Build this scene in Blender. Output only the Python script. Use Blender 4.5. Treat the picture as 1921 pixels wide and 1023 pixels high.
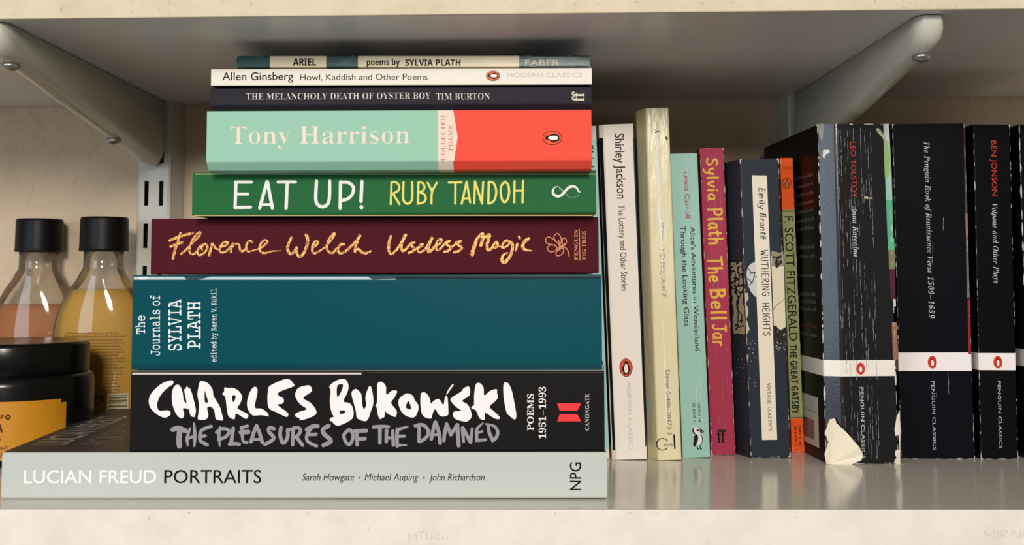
import bpy, bmesh, math, random
from mathutils import Vector, Matrix
from mathutils.geometry import tessellate_polygon

for o in list(bpy.data.objects):
    bpy.data.objects.remove(o, do_unlink=True)
SC = bpy.context.scene
COL = SC.collection
MM = 0.001

# ------------------------------------------------------------------ camera
cd = bpy.data.cameras.new('camera')
cam = bpy.data.objects.new('camera', cd)
COL.objects.link(cam)
cd.sensor_fit = 'HORIZONTAL'
cd.sensor_width = 36.0
cd.lens = 2250.0 * 36.0 / 1921.0
cd.shift_y = -(511.5 - 361.88) / 1921.0
cd.clip_start = 0.01
yaw_, pit_, rol_ = -0.00275, 0.06999, 0.00027
fwd = Vector((math.sin(yaw_) * math.cos(pit_), math.cos(yaw_) * math.cos(pit_), math.sin(pit_)))
rgt = Vector((math.cos(yaw_), -math.sin(yaw_), 0))
upv = rgt.cross(fwd)
r2_ = rgt * math.cos(rol_) + upv * math.sin(rol_)
u2_ = -rgt * math.sin(rol_) + upv * math.cos(rol_)
m = Matrix((r2_, u2_, -fwd)).transposed().to_4x4()
m.translation = Vector((0, -554.685, 105.809)) * MM
cam.matrix_world = m
SC.camera = cam

# ------------------------------------------------------------------ light
SC.view_settings.view_transform = 'Standard'
SC.view_settings.look = 'None'
SC.view_settings.gamma = 1.0
SC.view_settings.use_curve_mapping = False
SC.view_settings.exposure = -0.05
W = bpy.data.worlds.new('room_light')
SC.world = W
W.use_nodes = True
bg = W.node_tree.nodes['Background']
bg.inputs[0].default_value = (1.0, 0.93, 0.85, 1)
bg.inputs[1].default_value = 0.30


def area(name, loc, target, size, power, col, shape='RECTANGLE', size_y=None):
    l = bpy.data.lights.new(name, 'AREA')
    l.shape = shape
    l.size = size
    if size_y:
        l.size_y = size_y
    l.energy = power
    l.color = col
    o = bpy.data.objects.new(name, l)
    COL.objects.link(o)
    o.location = loc
    o.rotation_euler = (Vector(target) - Vector(loc)).to_track_quat('-Z', 'Y').to_euler()
    return o


area('room_lamp', (0.05, -2.2, 0.69), (0, 0.1, 0.1), 0.42, 36.0, (1.0, 0.93, 0.83), 'DISK')
area('side_window', (-1.55, -1.95, 0.34), (0, 0.1, 0.1), 0.9, 20.0, (0.72, 0.86, 1.0), 'RECTANGLE', 1.1)

# ------------------------------------------------------------------ materials


def lin(c):
    out = []
    for v in c[:3]:
        v = v / 255.0
        out.append(v / 12.92 if v <= 0.04045 else ((v + 0.055) / 1.055) ** 2.4)
    return tuple(out) + (1.0,)


MATS = {}
S_SPEC = 0.07


def new_mat(name):
    mt = bpy.data.materials.new(name)
    mt.use_nodes = True
    nt = mt.node_tree
    return mt, nt, nt.nodes['Principled BSDF']


def ink(col, rough=0.45):
    key = ('ink', col, rough)
    if key in MATS:
        return MATS[key]
    if col == 'gold':
        mt, nt, b = new_mat('gold_foil')
        n = nt.nodes.new('ShaderNodeTexNoise')
        n.inputs['Scale'].default_value = 900
        n.inputs['Detail'].default_value = 3
        tc = nt.nodes.new('ShaderNodeTexCoord')
        nt.links.new(tc.outputs['Object'], n.inputs['Vector'])
        r = nt.nodes.new('ShaderNodeValToRGB')
        r.color_ramp.elements[0].position = 0.36
        r.color_ramp.elements[0].color = lin((128, 66, 24))
        r.color_ramp.elements[1].position = 0.62
        r.color_ramp.elements[1].color = lin((250, 190, 104))
        nt.links.new(n.outputs['Fac'], r.inputs['Fac'])
        nt.links.new(r.outputs['Color'], b.inputs['Base Color'])
        b.inputs['Metallic'].default_value = 0.35
        b.inputs['Roughness'].default_value = 0.45
    else:
        mt, nt, b = new_mat('print_%d_%d_%d' % tuple(col))
        b.inputs['Base Color'].default_value = lin(col)
        b.inputs['Roughness'].default_value = rough
        b.inputs['Specular IOR Level'].default_value = 0.1
    MATS[key] = mt
    return mt


def plain(name, col, rough=0.5, spec=0.5, bump=0.0, scale=400.0, stretch=(1, 1, 1), metal=0.0, var=0.0, coat=0.0):
    mt, nt, b = new_mat(name)
    b.inputs['Base Color'].default_value = lin(col)
    b.inputs['Roughness'].default_value = rough
    b.inputs['Specular IOR Level'].default_value = spec
    b.inputs['Metallic'].default_value = metal
    b.inputs['Coat Weight'].default_value = coat
    b.inputs['Coat Roughness'].default_value = 0.08
    if bump or var:
        tc = nt.nodes.new('ShaderNodeTexCoord')
        mp = nt.nodes.new('ShaderNodeMapping')
        mp.inputs['Scale'].default_value = stretch
        nt.links.new(tc.outputs['Object'], mp.inputs['Vector'])
        n = nt.nodes.new('ShaderNodeTexNoise')
        n.inputs['Scale'].default_value = scale
        n.inputs['Detail'].default_value = 4
        nt.links.new(mp.outputs['Vector'], n.inputs['Vector'])
        if bump:
            bp = nt.nodes.new('ShaderNodeBump')
            bp.inputs['Strength'].default_value = 1.0
            bp.inputs['Distance'].default_value = bump * MM
            nt.links.new(n.outputs['Fac'], bp.inputs['Height'])
            nt.links.new(bp.outputs['Normal'], b.inputs['Normal'])
        if var:
            mx = nt.nodes.new('ShaderNodeMix')
            mx.data_type = 'RGBA'
            mx.blend_type = 'MULTIPLY'
            mx.inputs['Factor'].default_value = 1.0
            mr = nt.nodes.new('ShaderNodeMapRange')
            mr.inputs['From Min'].default_value = 0.3
            mr.inputs['From Max'].default_value = 0.7
            mr.inputs['To Min'].default_value = 1 - var
            mr.inputs['To Max'].default_value = 1.0
            nt.links.new(n.outputs['Fac'], mr.inputs['Value'])
            mx.inputs['A'].default_value = lin(col)
            cmb = nt.nodes.new('ShaderNodeCombineColor')
            for ch in ('Red', 'Green', 'Blue'):
                nt.links.new(mr.outputs['Result'], cmb.inputs[ch])
            nt.links.new(cmb.outputs['Color'], mx.inputs['B'])
            nt.links.new(mx.outputs['Result'], b.inputs['Base Color'])
    return mt


def cover_mat(name, col, spec, bands=None, length=1.0, axis='X', caps=None):
    """printed card cover: plain colour or colour bands across its length"""
    rough = spec.get('rough', 0.4)
    if spec.get('cloth'):
        return plain(name, col, 0.85, 0.2, 0.10, 2600, var=0.22)
    if spec.get('crinkle'):
        mt = plain(name, col, rough, 0.42, 0.30, 260, (1, 1, 0.22) if spec['kind'] == 'stand' else (0.25, 1, 1))
    else:
        mt = plain(name, col, rough, S_SPEC if 'spec' not in spec else spec['spec'], 0.03, 900)
    if bands or caps:
        nt = mt.node_tree
        b = nt.nodes['Principled BSDF']
        tc = nt.nodes.new('ShaderNodeTexCoord')
        sp = nt.nodes.new('ShaderNodeSeparateXYZ')
        nt.links.new(tc.outputs['Object'], sp.inputs[0])
        mr = nt.nodes.new('ShaderNodeMapRange')
        mr.inputs['From Min'].default_value = 0
        mr.inputs['From Max'].default_value = length * MM
        nt.links.new(sp.outputs[axis], mr.inputs['Value'])
        r = nt.nodes.new('ShaderNodeValToRGB')
        r.color_ramp.interpolation = 'CONSTANT'
        el = r.color_ramp.elements
        while len(el) > 1:
            el.remove(el[-1])
        el[0].position = 0
        el[0].color = lin(bands[0][1])
        for i in range(1, len(bands)):
            e = el.new(max(0.0, min(1.0, bands[i - 1][0] / length)))
            e.color = lin(bands[i][1])
        nt.links.new(mr.outputs['Result'], r.inputs['Fac'])
        nt.links.new(r.outputs['Color'], b.inputs['Base Color'])
    return mt


PAGES = plain('page_edges', (214, 200, 168), 0.9, 0.1, 0.06, 500, (0.02, 1, 1), var=0.25)


# ------------------------------------------------------------------ mesh helpers
def mesh_obj(name, verts, faces, mats, parent=None, fmat=None, smooth=False):
    me = bpy.data.meshes.new(name)
    me.from_pydata([Vector(v) * MM for v in verts], [], faces)
    for mt in mats:
        me.materials.append(mt)
    if fmat:
        me.polygons.foreach_set('material_index', fmat)
    if smooth:
        me.polygons.foreach_set('use_smooth', [True] * len(me.polygons))
    me.update()
    o = bpy.data.objects.new(name, me)
    COL.objects.link(o)
    if parent:
        o.parent = parent
    return o


def bm_obj(name, bm, mats, parent=None, smooth=False, recalc=True):
    if recalc:
        bmesh.ops.recalc_face_normals(bm, faces=bm.faces)
    for v in bm.verts:
        v.co *= MM
    me = bpy.data.meshes.new(name)
    bm.to_mesh(me)
    bm.free()
    for mt in (mats if isinstance(mats, (list, tuple)) else [mats]):
        me.materials.append(mt)
    if smooth:
        me.polygons.foreach_set('use_smooth', [True] * len(me.polygons))
    o = bpy.data.objects.new(name, me)
    COL.objects.link(o)
    if parent:
        o.parent = parent
    return o


def bm_box(bm, x0, x1, y0, y1, z0, z1, bevel=0.0, seg=2):
    r = bmesh.ops.create_cube(bm, size=1)
    vs = r['verts']
    for v in vs:
        v.co = Vector(((x0 + x1) / 2 + v.co.x * (x1 - x0), (y0 + y1) / 2 + v.co.y * (y1 - y0), (z0 + z1) / 2 + v.co.z * (z1 - z0)))
    if bevel:
        es = list({e for v in vs for e in v.link_edges})
        bmesh.ops.bevel(bm, geom=es, offset=bevel, segments=seg, affect='EDGES', profile=0.5)


def empty(name, loc=(0, 0, 0), label=None, cat=None, group=None):
    o = bpy.data.objects.new(name, None)
    COL.objects.link(o)
    o.location = Vector(loc) * MM
    o.empty_display_size = 0.02
    if label:
        o['label'] = label
    if cat:
        o['category'] = cat
    if group:
        o['group'] = group
    return o


def catmull(pts, n=5, closed=False):
    P = [Vector(p) for p in pts]
    if len(P) < 3:
        return P
    out = []
    N = len(P)
    rng = range(N) if closed else range(N - 1)
    for i in rng:
        p1, p2 = P[i], P[(i + 1) % N]
        p0 = P[i - 1] if (closed or i > 0) else p1 + (p1 - p2)
        p3 = P[(i + 2) % N] if (closed or i + 2 < N) else p2 + (p2 - p1)
        for k in range(n):
            t = k / n
            out.append(0.5 * ((2 * p1) + (p2 - p0) * t + (2 * p0 - 5 * p1 + 4 * p2 - p3) * t * t + (3 * p1 - p0 - 3 * p2 + p3) * t ** 3))
    if not closed:
        out.append(P[-1])
    return out


def ribbon(pts, widths, smooth=1):
    """brush stroke: a flat ribbon with round ends, as (verts2d, faces)"""
    if len(widths) == 1:
        widths = widths * len(pts)
    P3 = [Vector((p[0], p[1], w)) for p, w in zip(pts, widths)]
    Q = catmull(P3, 5) if smooth and len(P3) > 2 else P3
    V, F = [], []
    n = len(Q)
    dirs = []
    for i in range(n):
        a = Q[max(0, i - 1)].xy
        b = Q[min(n - 1, i + 1)].xy
        d = b - a
        dirs.append(d.normalized() if d.length > 1e-9 else Vector((1, 0)))
    r0, r1 = Q[0].z / 2, Q[-1].z / 2

    def cap(c, d, r, flip):
        out = []
        for k in range(1, 5):
            t = math.pi * k / 5
            nrm = Vector((-d.y, d.x))
            out.append(c + nrm * (math.cos(t) * r) + d * (math.sin(t) * r * (-1 if flip else 1)))
        return out
    for i in range(n):
        nrm = Vector((-dirs[i].y, dirs[i].x))
        r = max(0.005, Q[i].z / 2)
        u = i / max(1, n - 1)
        V.append((Q[i].xy + nrm * r).to_3d() + Vector((0, 0, u)))
        V.append((Q[i].xy - nrm * r).to_3d() + Vector((0, 0, u)))
    for i in range(n - 1):
        F.append((2 * i, 2 * i + 1, 2 * i + 3, 2 * i + 2))
    k0 = len(V)
    V += [p.to_3d() for p in cap(Q[0].xy, dirs[0], r0, True)]
    F.append(tuple([0] + list(range(k0, k0 + 4)) + [1]))
    k1 = len(V)
    V += [p.to_3d() + Vector((0, 0, 1)) for p in cap(Q[-1].xy, dirs[-1], r1, False)]
    F.append(tuple([2 * n - 1] + list(range(k1 + 3, k1 - 1, -1)) + [2 * n - 2]))
    return V, F


def polygon(pts, holes=(), smooth=0):
    loops = [pts] + list(holes)
    if smooth:
        loops = [[p.xy for p in catmull([Vector((q[0], q[1], 0)) for q in L], 3, True)] for L in loops]
    L3 = [[Vector((p[0], p[1], 0)) for p in L] for L in loops]
    tris = tessellate_polygon(L3)
    V = [p.xy for L in L3 for p in L]
    return V, [tuple(t) for t in tris]


# ------------------------------------------------------------------ lettering
HAND = {  # pen strokes of a simple hand alphabet, cap height 10: (advance, strokes)
    'S': (6.5, [[(5.6, 8.8), (3.6, 10), (1.2, 8.6), (2, 6.2), (4.6, 4.6), (5.4, 2), (3, 0), (.6, 1)]]),
    'y': (5.6, [[(.6, 6), (1.2, 2.6), (2.6, 1.8), (4.4, 3.4)], [(4.9, 6.2), (4.2, 2), (3, -2.4), (1, -3.4)]]),
    'l': (2.6, [[(1.2, 10.2), (1, 5), (1.2, 0)]]), 'v': (5, [[(.4, 6), (2.2, .2), (4.6, 6.2)]]),
    'i': (2.6, [[(1.2, 6), (1.2, 0)], [(1.4, 8.6), (1.5, 8.9)]]),
    'a': (5.6, [[(4.4, 5.4), (2.4, 6), (.8, 3.6), (1.2, .8), (3, .4), (4.4, 3)], [(4.6, 5.8), (4.3, 2.6), (5.1, .1)]]),
    'P': (6, [[(1, 10), (1, 0)], [(.4, 9.6), (3.6, 10), (5.4, 8), (4.4, 5.2), (1.2, 4.4)]]),
    't': (4, [[(1.9, 9), (1.7, 1.4), (3.4, .4)], [(.2, 6.4), (3.8, 6.6)]]),
    'h': (5.4, [[(1, 10), (.9, 0)], [(.9, 3.2), (2.6, 5.8), (4.2, 5), (4.4, 0)]]),
    'T': (6.6, [[(.2, 9.6), (6.4, 10)], [(3.2, 9.8), (3, 0)]]),
    'e': (5, [[(.9, 3), (4.2, 3.6), (3.6, 5.9), (1.6, 5.4), (.7, 2.8), (1.8, .4), (4.4, .9)]]),
    'B': (6.2, [[(1, 10), (1, 0)], [(.6, 9.8), (4, 9.6), (4.4, 6.8), (1.4, 5.4)], [(1.4, 5.4), (5, 4.4), (4.8, 1), (.8, .1)]]),
    'J': (5.6, [[(4, 9.8), (4, 2.4), (2.4, 0), (.6, 1)], [(1.6, 9.8), (6, 9.8)]]),
    'r': (4, [[(.9, 6), (.9, 0)], [(.9, 3.4), (2.2, 5.6), (3.7, 5.6)]]),
    'E': (5.8, [[(5, 9.8), (1.2, 9.6), (1, .4), (5.2, .2)], [(1.1, 5.2), (4.2, 5.4)]]),
    'm': (7.6, [[(.8, 6), (.8, 0)], [(.8, 3.6), (2.4, 5.8), (3.6, 4.8), (3.6, 0)], [(3.6, 3.6), (5.2, 5.8), (6.5, 4.8), (6.8, .2)]]),
    'o': (5, [[(2.6, 6), (.8, 4), (1, 1.2), (2.8, .1), (4.4, 2), (4, 5), (2.6, 6)]]),
    'n': (5.4, [[(.9, 6), (.9, 0)], [(.9, 3.6), (2.6, 5.8), (4.2, 5), (4.5, .2)]]),
    'ë': (5, [[(.9, 3), (4.2, 3.6), (3.6, 5.9), (1.6, 5.4), (.7, 2.8), (1.8, .4), (4.4, .9)], [(1.4, 8.2), (1.5, 8.4)], [(3.5, 8.2), (3.6, 8.4)]]),
    'W': (8.4, [[(.5, 10), (2.1, 0)], [(2.1, 0), (4.1, 7)], [(4.1, 7), (6, 0)], [(6, 0), (7.9, 10)]]),
    'U': (6.4, [[(.9, 10), (1, 2.6), (3, .1), (5.2, 2.4), (5.5, 10)]]),
    'H': (6.4, [[(1, 10), (1, 0)], [(5.4, 10), (5.4, 0)], [(1, 5), (5.4, 5.3)]]),
    'R': (6.2, [[(1, 10), (1, 0)], [(1, 9.8), (4.6, 9.4), (4.6, 6.4), (1, 5)], [(2, 5), (5.6, 0)]]),
    'I': (2.4, [[(1.2, 10), (1.2, 0)]]), 'N': (6.6, [[(1, 0), (1, 10)], [(1, 10), (5.6, 0)], [(5.6, 0), (5.6, 10)]]),
    'G': (6.6, [[(5.6, 8.8), (3.4, 10), (.9, 6.6), (1.4, 1.6), (4, .1), (5.6, 2), (5.6, 4.6)], [(3.8, 4.6), (6, 4.7)]]),
    'V': (6.2, [[(.4, 10), (3, 0)], [(3, 0), (5.8, 10)]]), 'A': (6.4, [[(.4, 0), (3.1, 10)], [(3.1, 10), (6, 0)], [(1.5, 3.4), (4.9, 3.4)]]),
    'C': (6.2, [[(5.4, 8.8), (3.2, 10), (.9, 6.6), (1.2, 1.8), (3.4, .1), (5.5, 1.4)]]),
    'L': (5.2, [[(1, 10), (1, .3)], [(1, .3), (4.9, .2)]]),
}
OUTLINES = {
    'serif': {
        '1': '559|378,718 266,718 196,666 150,634 110,613 74,599 42,589 46,559 59,535 78,520 100,515 130,522 161,544 193,577 229,619 229,118 226,87 217,67 202,57 179,53 97,53 97,0 510,0 510,53 429,53 403,57 388,70 381,91 378,118',
        '3': '559|353,713 257,724 161,715 92,687 50,646 36,597 45,557 70,530 111,513 166,508 168,546 173,583 182,615 198,641 220,657 252,663 288,655 314,632 330,595 335,547 327,487 304,441 264,410 208,400 142,400 142,338 204,338 270,329 319,301 349,259 359,207 355,156 342,118 322,91 297,73 268,63 236,60 186,68 147,92 122,132 113,188 81,183 54,168 34,144 28,110 34,80 51,52 79,27 121,7 175,-6 243,-10 294,-7 343,1 389,15 430,37 464,66 491,104 507,150 513,206 506,258 485,300 454,331 416,355 375,371 335,381 395,409 444,449 477,499 488,561 473,630 426,682',
        '5': '559|92,714 60,368 106,350 130,357 154,363 182,367 217,368 275,359 318,332 344,285 353,220 349,166 336,124 316,94 291,75 262,64 230,60 193,65 165,78 144,98 131,124 123,152 120,180 88,176 62,163 46,142 40,111 45,81 60,53 86,27 125,8 178,-6 245,-10 290,-7 336,2 380,18 421,41 455,71 483,111 500,160 506,220 489,314 436,381 355,421 250,434 219,433 188,430 160,425 140,419 156,604 364,604 384,602 397,594 405,582 410,566 418,532 475,532 470,714',
        '9': '559|333,715 264,724 198,716 142,694 96,657 62,609 42,550 35,482 49,393 90,328 153,288 231,275 277,280 316,295 348,316 373,343 332,126 232,53 188,61 154,84 130,119 112,160 90,153 75,140 66,123 63,103 67,76 79,49 100,25 131,7 173,-6 227,-10 298,-2 359,21 408,58 448,107 477,166 498,234 510,308 514,388 506,495 482,580 443,644 393,689;232,646 270,657 312,643 344,600 365,524 373,414 356,387 334,366 307,352 274,347 204,382 180,488 186,562 204,615',
        'A': '650|334,693 307,694 73,111 54,71 35,45 14,32 -13,27 -13,0 190,0 190,27 184,27 129,38 111,72 111,78 113,88 114,97 117,105 154,197 376,197 406,121 418,88 422,68 402,37 341,27 341,0 660,0 660,27 633,33 612,51 594,83 572,129;169,239 263,475 360,239',
        'B': '659|328,678 23,678 23,653 53,651 76,645 92,633 103,614 109,587 111,549 111,122 107,77 93,48 67,33 24,26 24,0 354,0 468,13 553,52 605,113 623,196 574,307 427,368 549,422 590,522 525,639;294,643 322,646 370,638 401,614 418,573 424,514 416,448 392,406 348,383 280,375 271,375 271,582 273,613 280,633;271,344 294,344 365,335 413,309 439,262 448,191 441,121 422,73 385,45 330,36 301,39 284,50 274,68 271,97',
        'C': '697|460,684 386,693 291,682 207,648 137,594 84,523 50,437 39,340 50,242 83,156 135,84 205,30 288,-5 382,-16 544,21 666,132 638,158 589,105 533,67 474,43 414,35 264,111 214,337 259,579 395,660 466,646 531,606 584,542 625,459 650,459 650,693 624,693 607,659 577,648 562,650 547,655',
        'D': '738|330,678 22,678 22,653 64,648 91,635 105,606 110,557 110,111 106,69 94,44 69,32 30,26 30,0 340,0 608,85 697,339 674,483 604,590 488,656;301,641 332,645 475,569 522,341 510,207 476,112 416,55 331,36 300,40 282,51 274,72 271,107 271,573 274,609 282,631',
        'E': '658|594,678 24,678 24,653 66,648 93,634 107,603 112,549 112,116 107,72 93,44 66,30 21,25 21,0 599,0 640,213 612,213 585,156 552,112 513,79 467,58 410,45 343,41 307,44 286,52 275,69 272,100 272,331 276,331 322,328 359,318 386,299 407,270 420,230 428,176 453,176 453,514 429,514 412,446 386,401 346,375 288,366 272,366 272,578 273,603 277,621 285,632 298,638 317,640 345,641 440,632 507,605 549,555 571,476 594,476',
        'F': '602|586,678 21,678 21,653 64,645 92,630 106,603 111,558 111,125 107,79 93,50 67,34 23,26 23,0 382,0 382,26 342,29 312,35 292,46 280,64 273,88 271,120 271,333 281,333 341,324 382,299 409,251 424,176 450,176 450,516 423,516 408,448 381,403 341,377 283,368 271,368 271,593 272,614 277,627 285,635 298,640 316,641 342,642 409,638 462,626 501,605 529,574 549,531 562,476 586,476',
        'G': '756|464,684 383,693 290,682 208,648 138,595 86,524 52,439 41,341 52,240 86,153 139,82 211,29 298,-4 399,-15 532,-1 664,43 664,191 668,230 680,254 704,266 745,271 745,295 410,295 410,271 460,266 490,254 505,229 510,190 510,106 505,68 489,41 458,24 410,19 329,39 268,101 230,201 217,339 262,580 398,660 445,654 490,635 532,604 569,564 600,515 625,458 651,458 651,693 624,693 614,673 604,660 592,652 577,649 564,651 550,656',
        'H': '779|360,678 24,678 24,653 66,646 93,631 106,605 111,564 111,120 107,75 93,47 67,32 23,26 23,0 360,0 360,26 316,32 289,47 276,75 271,120 271,329 509,329 509,120 504,73 490,46 463,32 420,26 420,0 755,0 755,26 712,33 687,49 673,77 669,120 669,564 673,606 686,632 712,646 755,653 755,678 420,678 420,653 453,649 477,643 493,633 502,618 507,595 509,564 509,373 271,373 271,564 273,595 278,618 288,633 304,643 328,649 360,653',
        'I': '388|364,678 20,678 20,653 67,648 94,637 108,614 112,576 112,112 107,73 91,48 63,34 20,26 20,0 366,0 366,26 332,31 307,39 289,50 279,66 274,87 272,115 272,576 277,614 292,637 319,648 364,653',
        'L': '635|372,678 24,678 24,653 66,647 93,633 106,606 111,564 111,120 107,75 93,47 67,32 23,26 23,0 598,0 636,230 609,230 582,167 551,119 513,83 469,59 414,46 348,41 318,42 298,47 284,55 276,70 272,92 271,123 271,564 273,597 280,620 291,636 310,646 337,651 372,653',
        'M': '944|275,678 22,678 22,653 55,650 79,644 95,634 105,619 110,598 112,569 112,118 107,74 92,47 64,32 21,26 21,0 252,0 252,26 207,31 178,44 162,72 157,119 157,579 402,0 429,0 677,594 677,124 675,90 670,66 660,48 644,37 621,30 589,26 589,0 918,0 918,26 888,29 866,35 851,46 841,64 836,90 834,127 834,563 839,604 853,630 878,645 919,653 919,678 669,678 472,212',
        'N': '735|233,678 27,678 27,653 42,650 54,645 73,626 113,578 113,117 111,85 106,62 96,45 81,35 58,29 27,26 27,0 248,0 248,26 203,32 177,46 163,73 159,117 159,521 600,-16 628,-16 628,561 632,605 645,633 671,647 714,653 714,678 493,678 493,653 526,649 549,643 565,632 575,617 580,594 582,562 582,251',
        'O': '782|466,687 395,694 321,687 254,667 193,635 141,592 99,539 67,479 48,411 41,339 47,267 67,199 98,138 141,86 192,43 251,11 317,-9 388,-16 461,-9 529,11 589,43 641,86 684,138 716,199 735,266 742,339 735,413 716,481 684,542 642,594 591,636 532,668;259,580 387,660 461,640 518,579 553,478 565,339 522,98 394,18 321,39 264,100 228,201 216,339',
        'P': '622|318,678 24,678 24,653 66,646 93,631 106,605 111,564 111,120 107,75 93,47 67,32 23,26 23,0 360,0 360,26 316,32 289,47 276,75 271,120 271,306 360,306 468,319 546,358 593,417 609,494 602,547 580,592 546,628 500,655 428,672;297,639 322,642 375,633 410,605 429,558 435,490 427,422 405,376 363,351 300,342 271,342 271,593 274,616 282,631',
        'R': '704|323,678 24,678 24,653 66,646 93,631 106,605 111,564 111,120 107,75 93,47 67,32 23,26 23,0 360,0 360,26 316,32 289,47 276,75 271,120 271,316 300,316 504,0 715,0 715,26 712,26 690,29 674,38 659,53 643,75 469,333 583,395 621,498 603,578 547,634 454,667;301,639 334,642 423,607 452,500 443,432 417,385 370,357 303,348 271,348 271,574 274,609 282,629',
        'S': '581|307,692 275,694 220,688 172,669 131,639 100,600 81,551 74,494 84,430 115,376 167,329 242,284 335,238 395,192 415,133 407,89 383,54 344,30 293,22 222,35 166,74 123,140 93,235 64,235 64,-16 91,-16 97,0 103,11 112,16 126,18 134,17 147,14 164,9 187,1 211,-7 236,-12 261,-14 286,-15 357,-8 418,12 468,43 505,86 527,138 535,198 532,242 521,280 502,315 473,347 431,377 377,406 281,451 236,476 204,501 185,530 178,566 186,604 208,635 243,655 289,662 330,656 370,639 406,610 437,573 462,528 480,475 505,475 505,694 477,694 467,670 446,662 440,662 434,664 428,665 420,667 379,679 342,687',
        'T': '630|16,678 16,473 43,473 61,546 97,601 151,634 222,645 232,645 232,120 227,75 212,46 183,31 137,26 137,0 488,0 488,26 440,31 412,45 397,73 392,120 392,645 400,645 531,602 586,472 611,472 611,678',
        'U': '733|358,678 22,678 22,653 64,646 91,631 104,605 109,564 109,231 124,120 170,43 250,-4 369,-19 485,-2 566,48 613,137 629,270 629,563 633,602 645,628 668,644 706,653 706,678 489,678 489,653 537,645 565,631 579,604 584,563 584,237 540,84 409,33 346,44 303,77 277,131 269,208 269,564 271,595 275,618 285,633 302,643 325,649 358,653',
        'Y': '634|308,678 -20,678 -20,652 -9,651 1,648 11,644 21,639 44,617 69,576 239,266 239,120 235,75 221,47 195,32 151,26 151,0 488,0 488,26 444,32 417,47 404,75 399,120 399,303 570,583 590,611 609,632 630,646 654,652 654,678 439,678 439,652 444,652 500,641 519,607 513,580 496,545 370,336 244,583 235,604 232,620 236,633 248,644 267,650 291,652 308,652',
        'a': '512|332,464 241,474 188,470 141,458 103,439 73,415 55,385 49,352 53,324 67,303 87,289 115,284 142,288 164,301 178,320 183,344 180,363 169,382 159,399 155,408 171,432 220,440 255,435 278,421 292,395 296,359 296,283 177,244 95,203 46,154 30,94 38,51 60,17 96,-5 142,-13 225,3 298,52 321,2 379,-15 438,-1 490,41 477,62 464,54 453,51 444,53 439,59 437,72 436,93 436,313 425,385 392,435;206,206 296,252 296,94 278,75 259,61 241,53 225,50 188,69 176,125',
        'f': '318|315,685 259,692 183,681 126,649 90,596 78,526 78,462 24,462 24,412 78,412 78,109 77,72 74,52 68,41 59,33 44,27 22,24 22,0 297,0 297,24 258,27 235,38 224,60 220,97 220,412 303,412 303,462 220,462 220,581 222,615 229,640 243,655 268,660 288,656 294,644 293,640 292,635 289,630 287,626 278,603 275,582 279,560 291,544 310,533 334,529 356,533 375,546 388,567 392,595 383,632 357,664',
        'i': '295|179,685 150,690 121,685 97,668 80,644 75,614 80,585 97,561 121,544 150,539 179,544 203,561 220,585 225,614 220,644 204,668;221,462 31,462 30,437 55,433 70,424 76,406 78,375 78,83 75,55 68,38 52,29 27,24 27,0 268,0 268,24 244,29 230,39 223,57 221,83',
        'n': '567|460,434 362,474 283,455 220,398 220,462 28,462 28,438 53,434 68,423 76,404 78,377 78,83 75,56 67,38 52,28 27,24 27,0 268,0 268,24 244,28 230,39 222,56 220,83 220,350 258,391 302,404 327,399 341,384 348,359 350,323 350,83 340,39 308,24 301,24 301,0 541,0 541,24 517,28 502,39 495,56 492,83 492,315',
        'o': '501|311,466 250,474 189,466 135,443 90,405 56,356 35,296 28,229 35,163 56,105 90,55 135,17 189,-7 251,-15 312,-7 366,16 410,53 444,102 465,161 472,229 465,298 444,357 410,406 365,443;214,435 251,445 286,435 309,403 323,339 327,229 326,170 324,121 319,84 311,58 287,27 251,17 215,27 191,58 183,84 178,122 175,170 174,230 178,338 191,403',
        'r': '428|384,469 347,474 313,468 279,449 245,417 217,375 217,462 31,462 30,437 55,433 69,425 76,406 78,375 78,83 75,55 68,38 52,29 27,24 27,0 294,0 294,24 258,28 237,38 226,55 222,83 222,286 227,327 241,360 261,380 281,387 296,383 308,372 319,357 331,344 346,334 369,331 394,336 414,349 427,370 431,396 426,428 410,453',
        's': '429|227,474 210,475 146,465 97,433 65,386 55,328 62,288 81,252 114,221 159,193 232,156 273,125 286,87 281,60 266,40 242,26 209,22 167,31 129,58 98,101 79,157 53,157 53,-13 76,-13 89,7 109,13 120,12 129,9 181,-9 225,-15 289,-5 340,27 372,77 383,141 377,189 360,226 329,255 285,282 218,315 191,330 172,346 160,364 156,386 160,408 173,426 194,437 222,441 259,434 293,413 320,378 340,330 363,330 363,475 343,475 332,459 317,454 312,454 307,456 301,457 296,458 270,465 247,471',
        'y': '447|241,462 -7,462 -7,437 -5,437 12,435 23,428 29,421 37,410 45,394 54,373 209,-7 201,-39 193,-66 182,-90 170,-110 147,-138 128,-147 115,-143 110,-130 110,-125 111,-121 111,-117 111,-113 107,-91 95,-73 77,-63 53,-59 27,-64 7,-79 -6,-101 -10,-125 -4,-159 15,-186 43,-203 78,-209 113,-205 142,-195 168,-174 193,-143 216,-97 241,-36 386,361 400,394 413,418 427,432 446,437 446,462 302,462 302,437 325,436 342,431 351,422 354,408 353,398 352,387 348,374 343,359 276,177 198,382 195,390 193,397 192,404 191,409 194,423 202,431 217,435 241,437',
    },
    'mono': {
        'A': '602|307,579 168,579 133,578 113,573 103,563 100,544 103,527 113,516 130,511 154,509 225,509 59,69 47,69 26,67 12,62 4,52 1,35 4,16 13,6 28,2 52,0 180,0 206,2 224,6 234,16 237,35 234,52 224,62 206,67 181,69 134,69 176,185 424,185 471,69 426,69 401,67 384,62 374,52 371,35 375,16 386,6 404,2 429,0 562,0 583,2 597,8 604,18 606,35 604,52 596,62 582,67 560,69 552,69 361,546 352,565 341,574 327,578;200,250 294,509 400,250',
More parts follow.
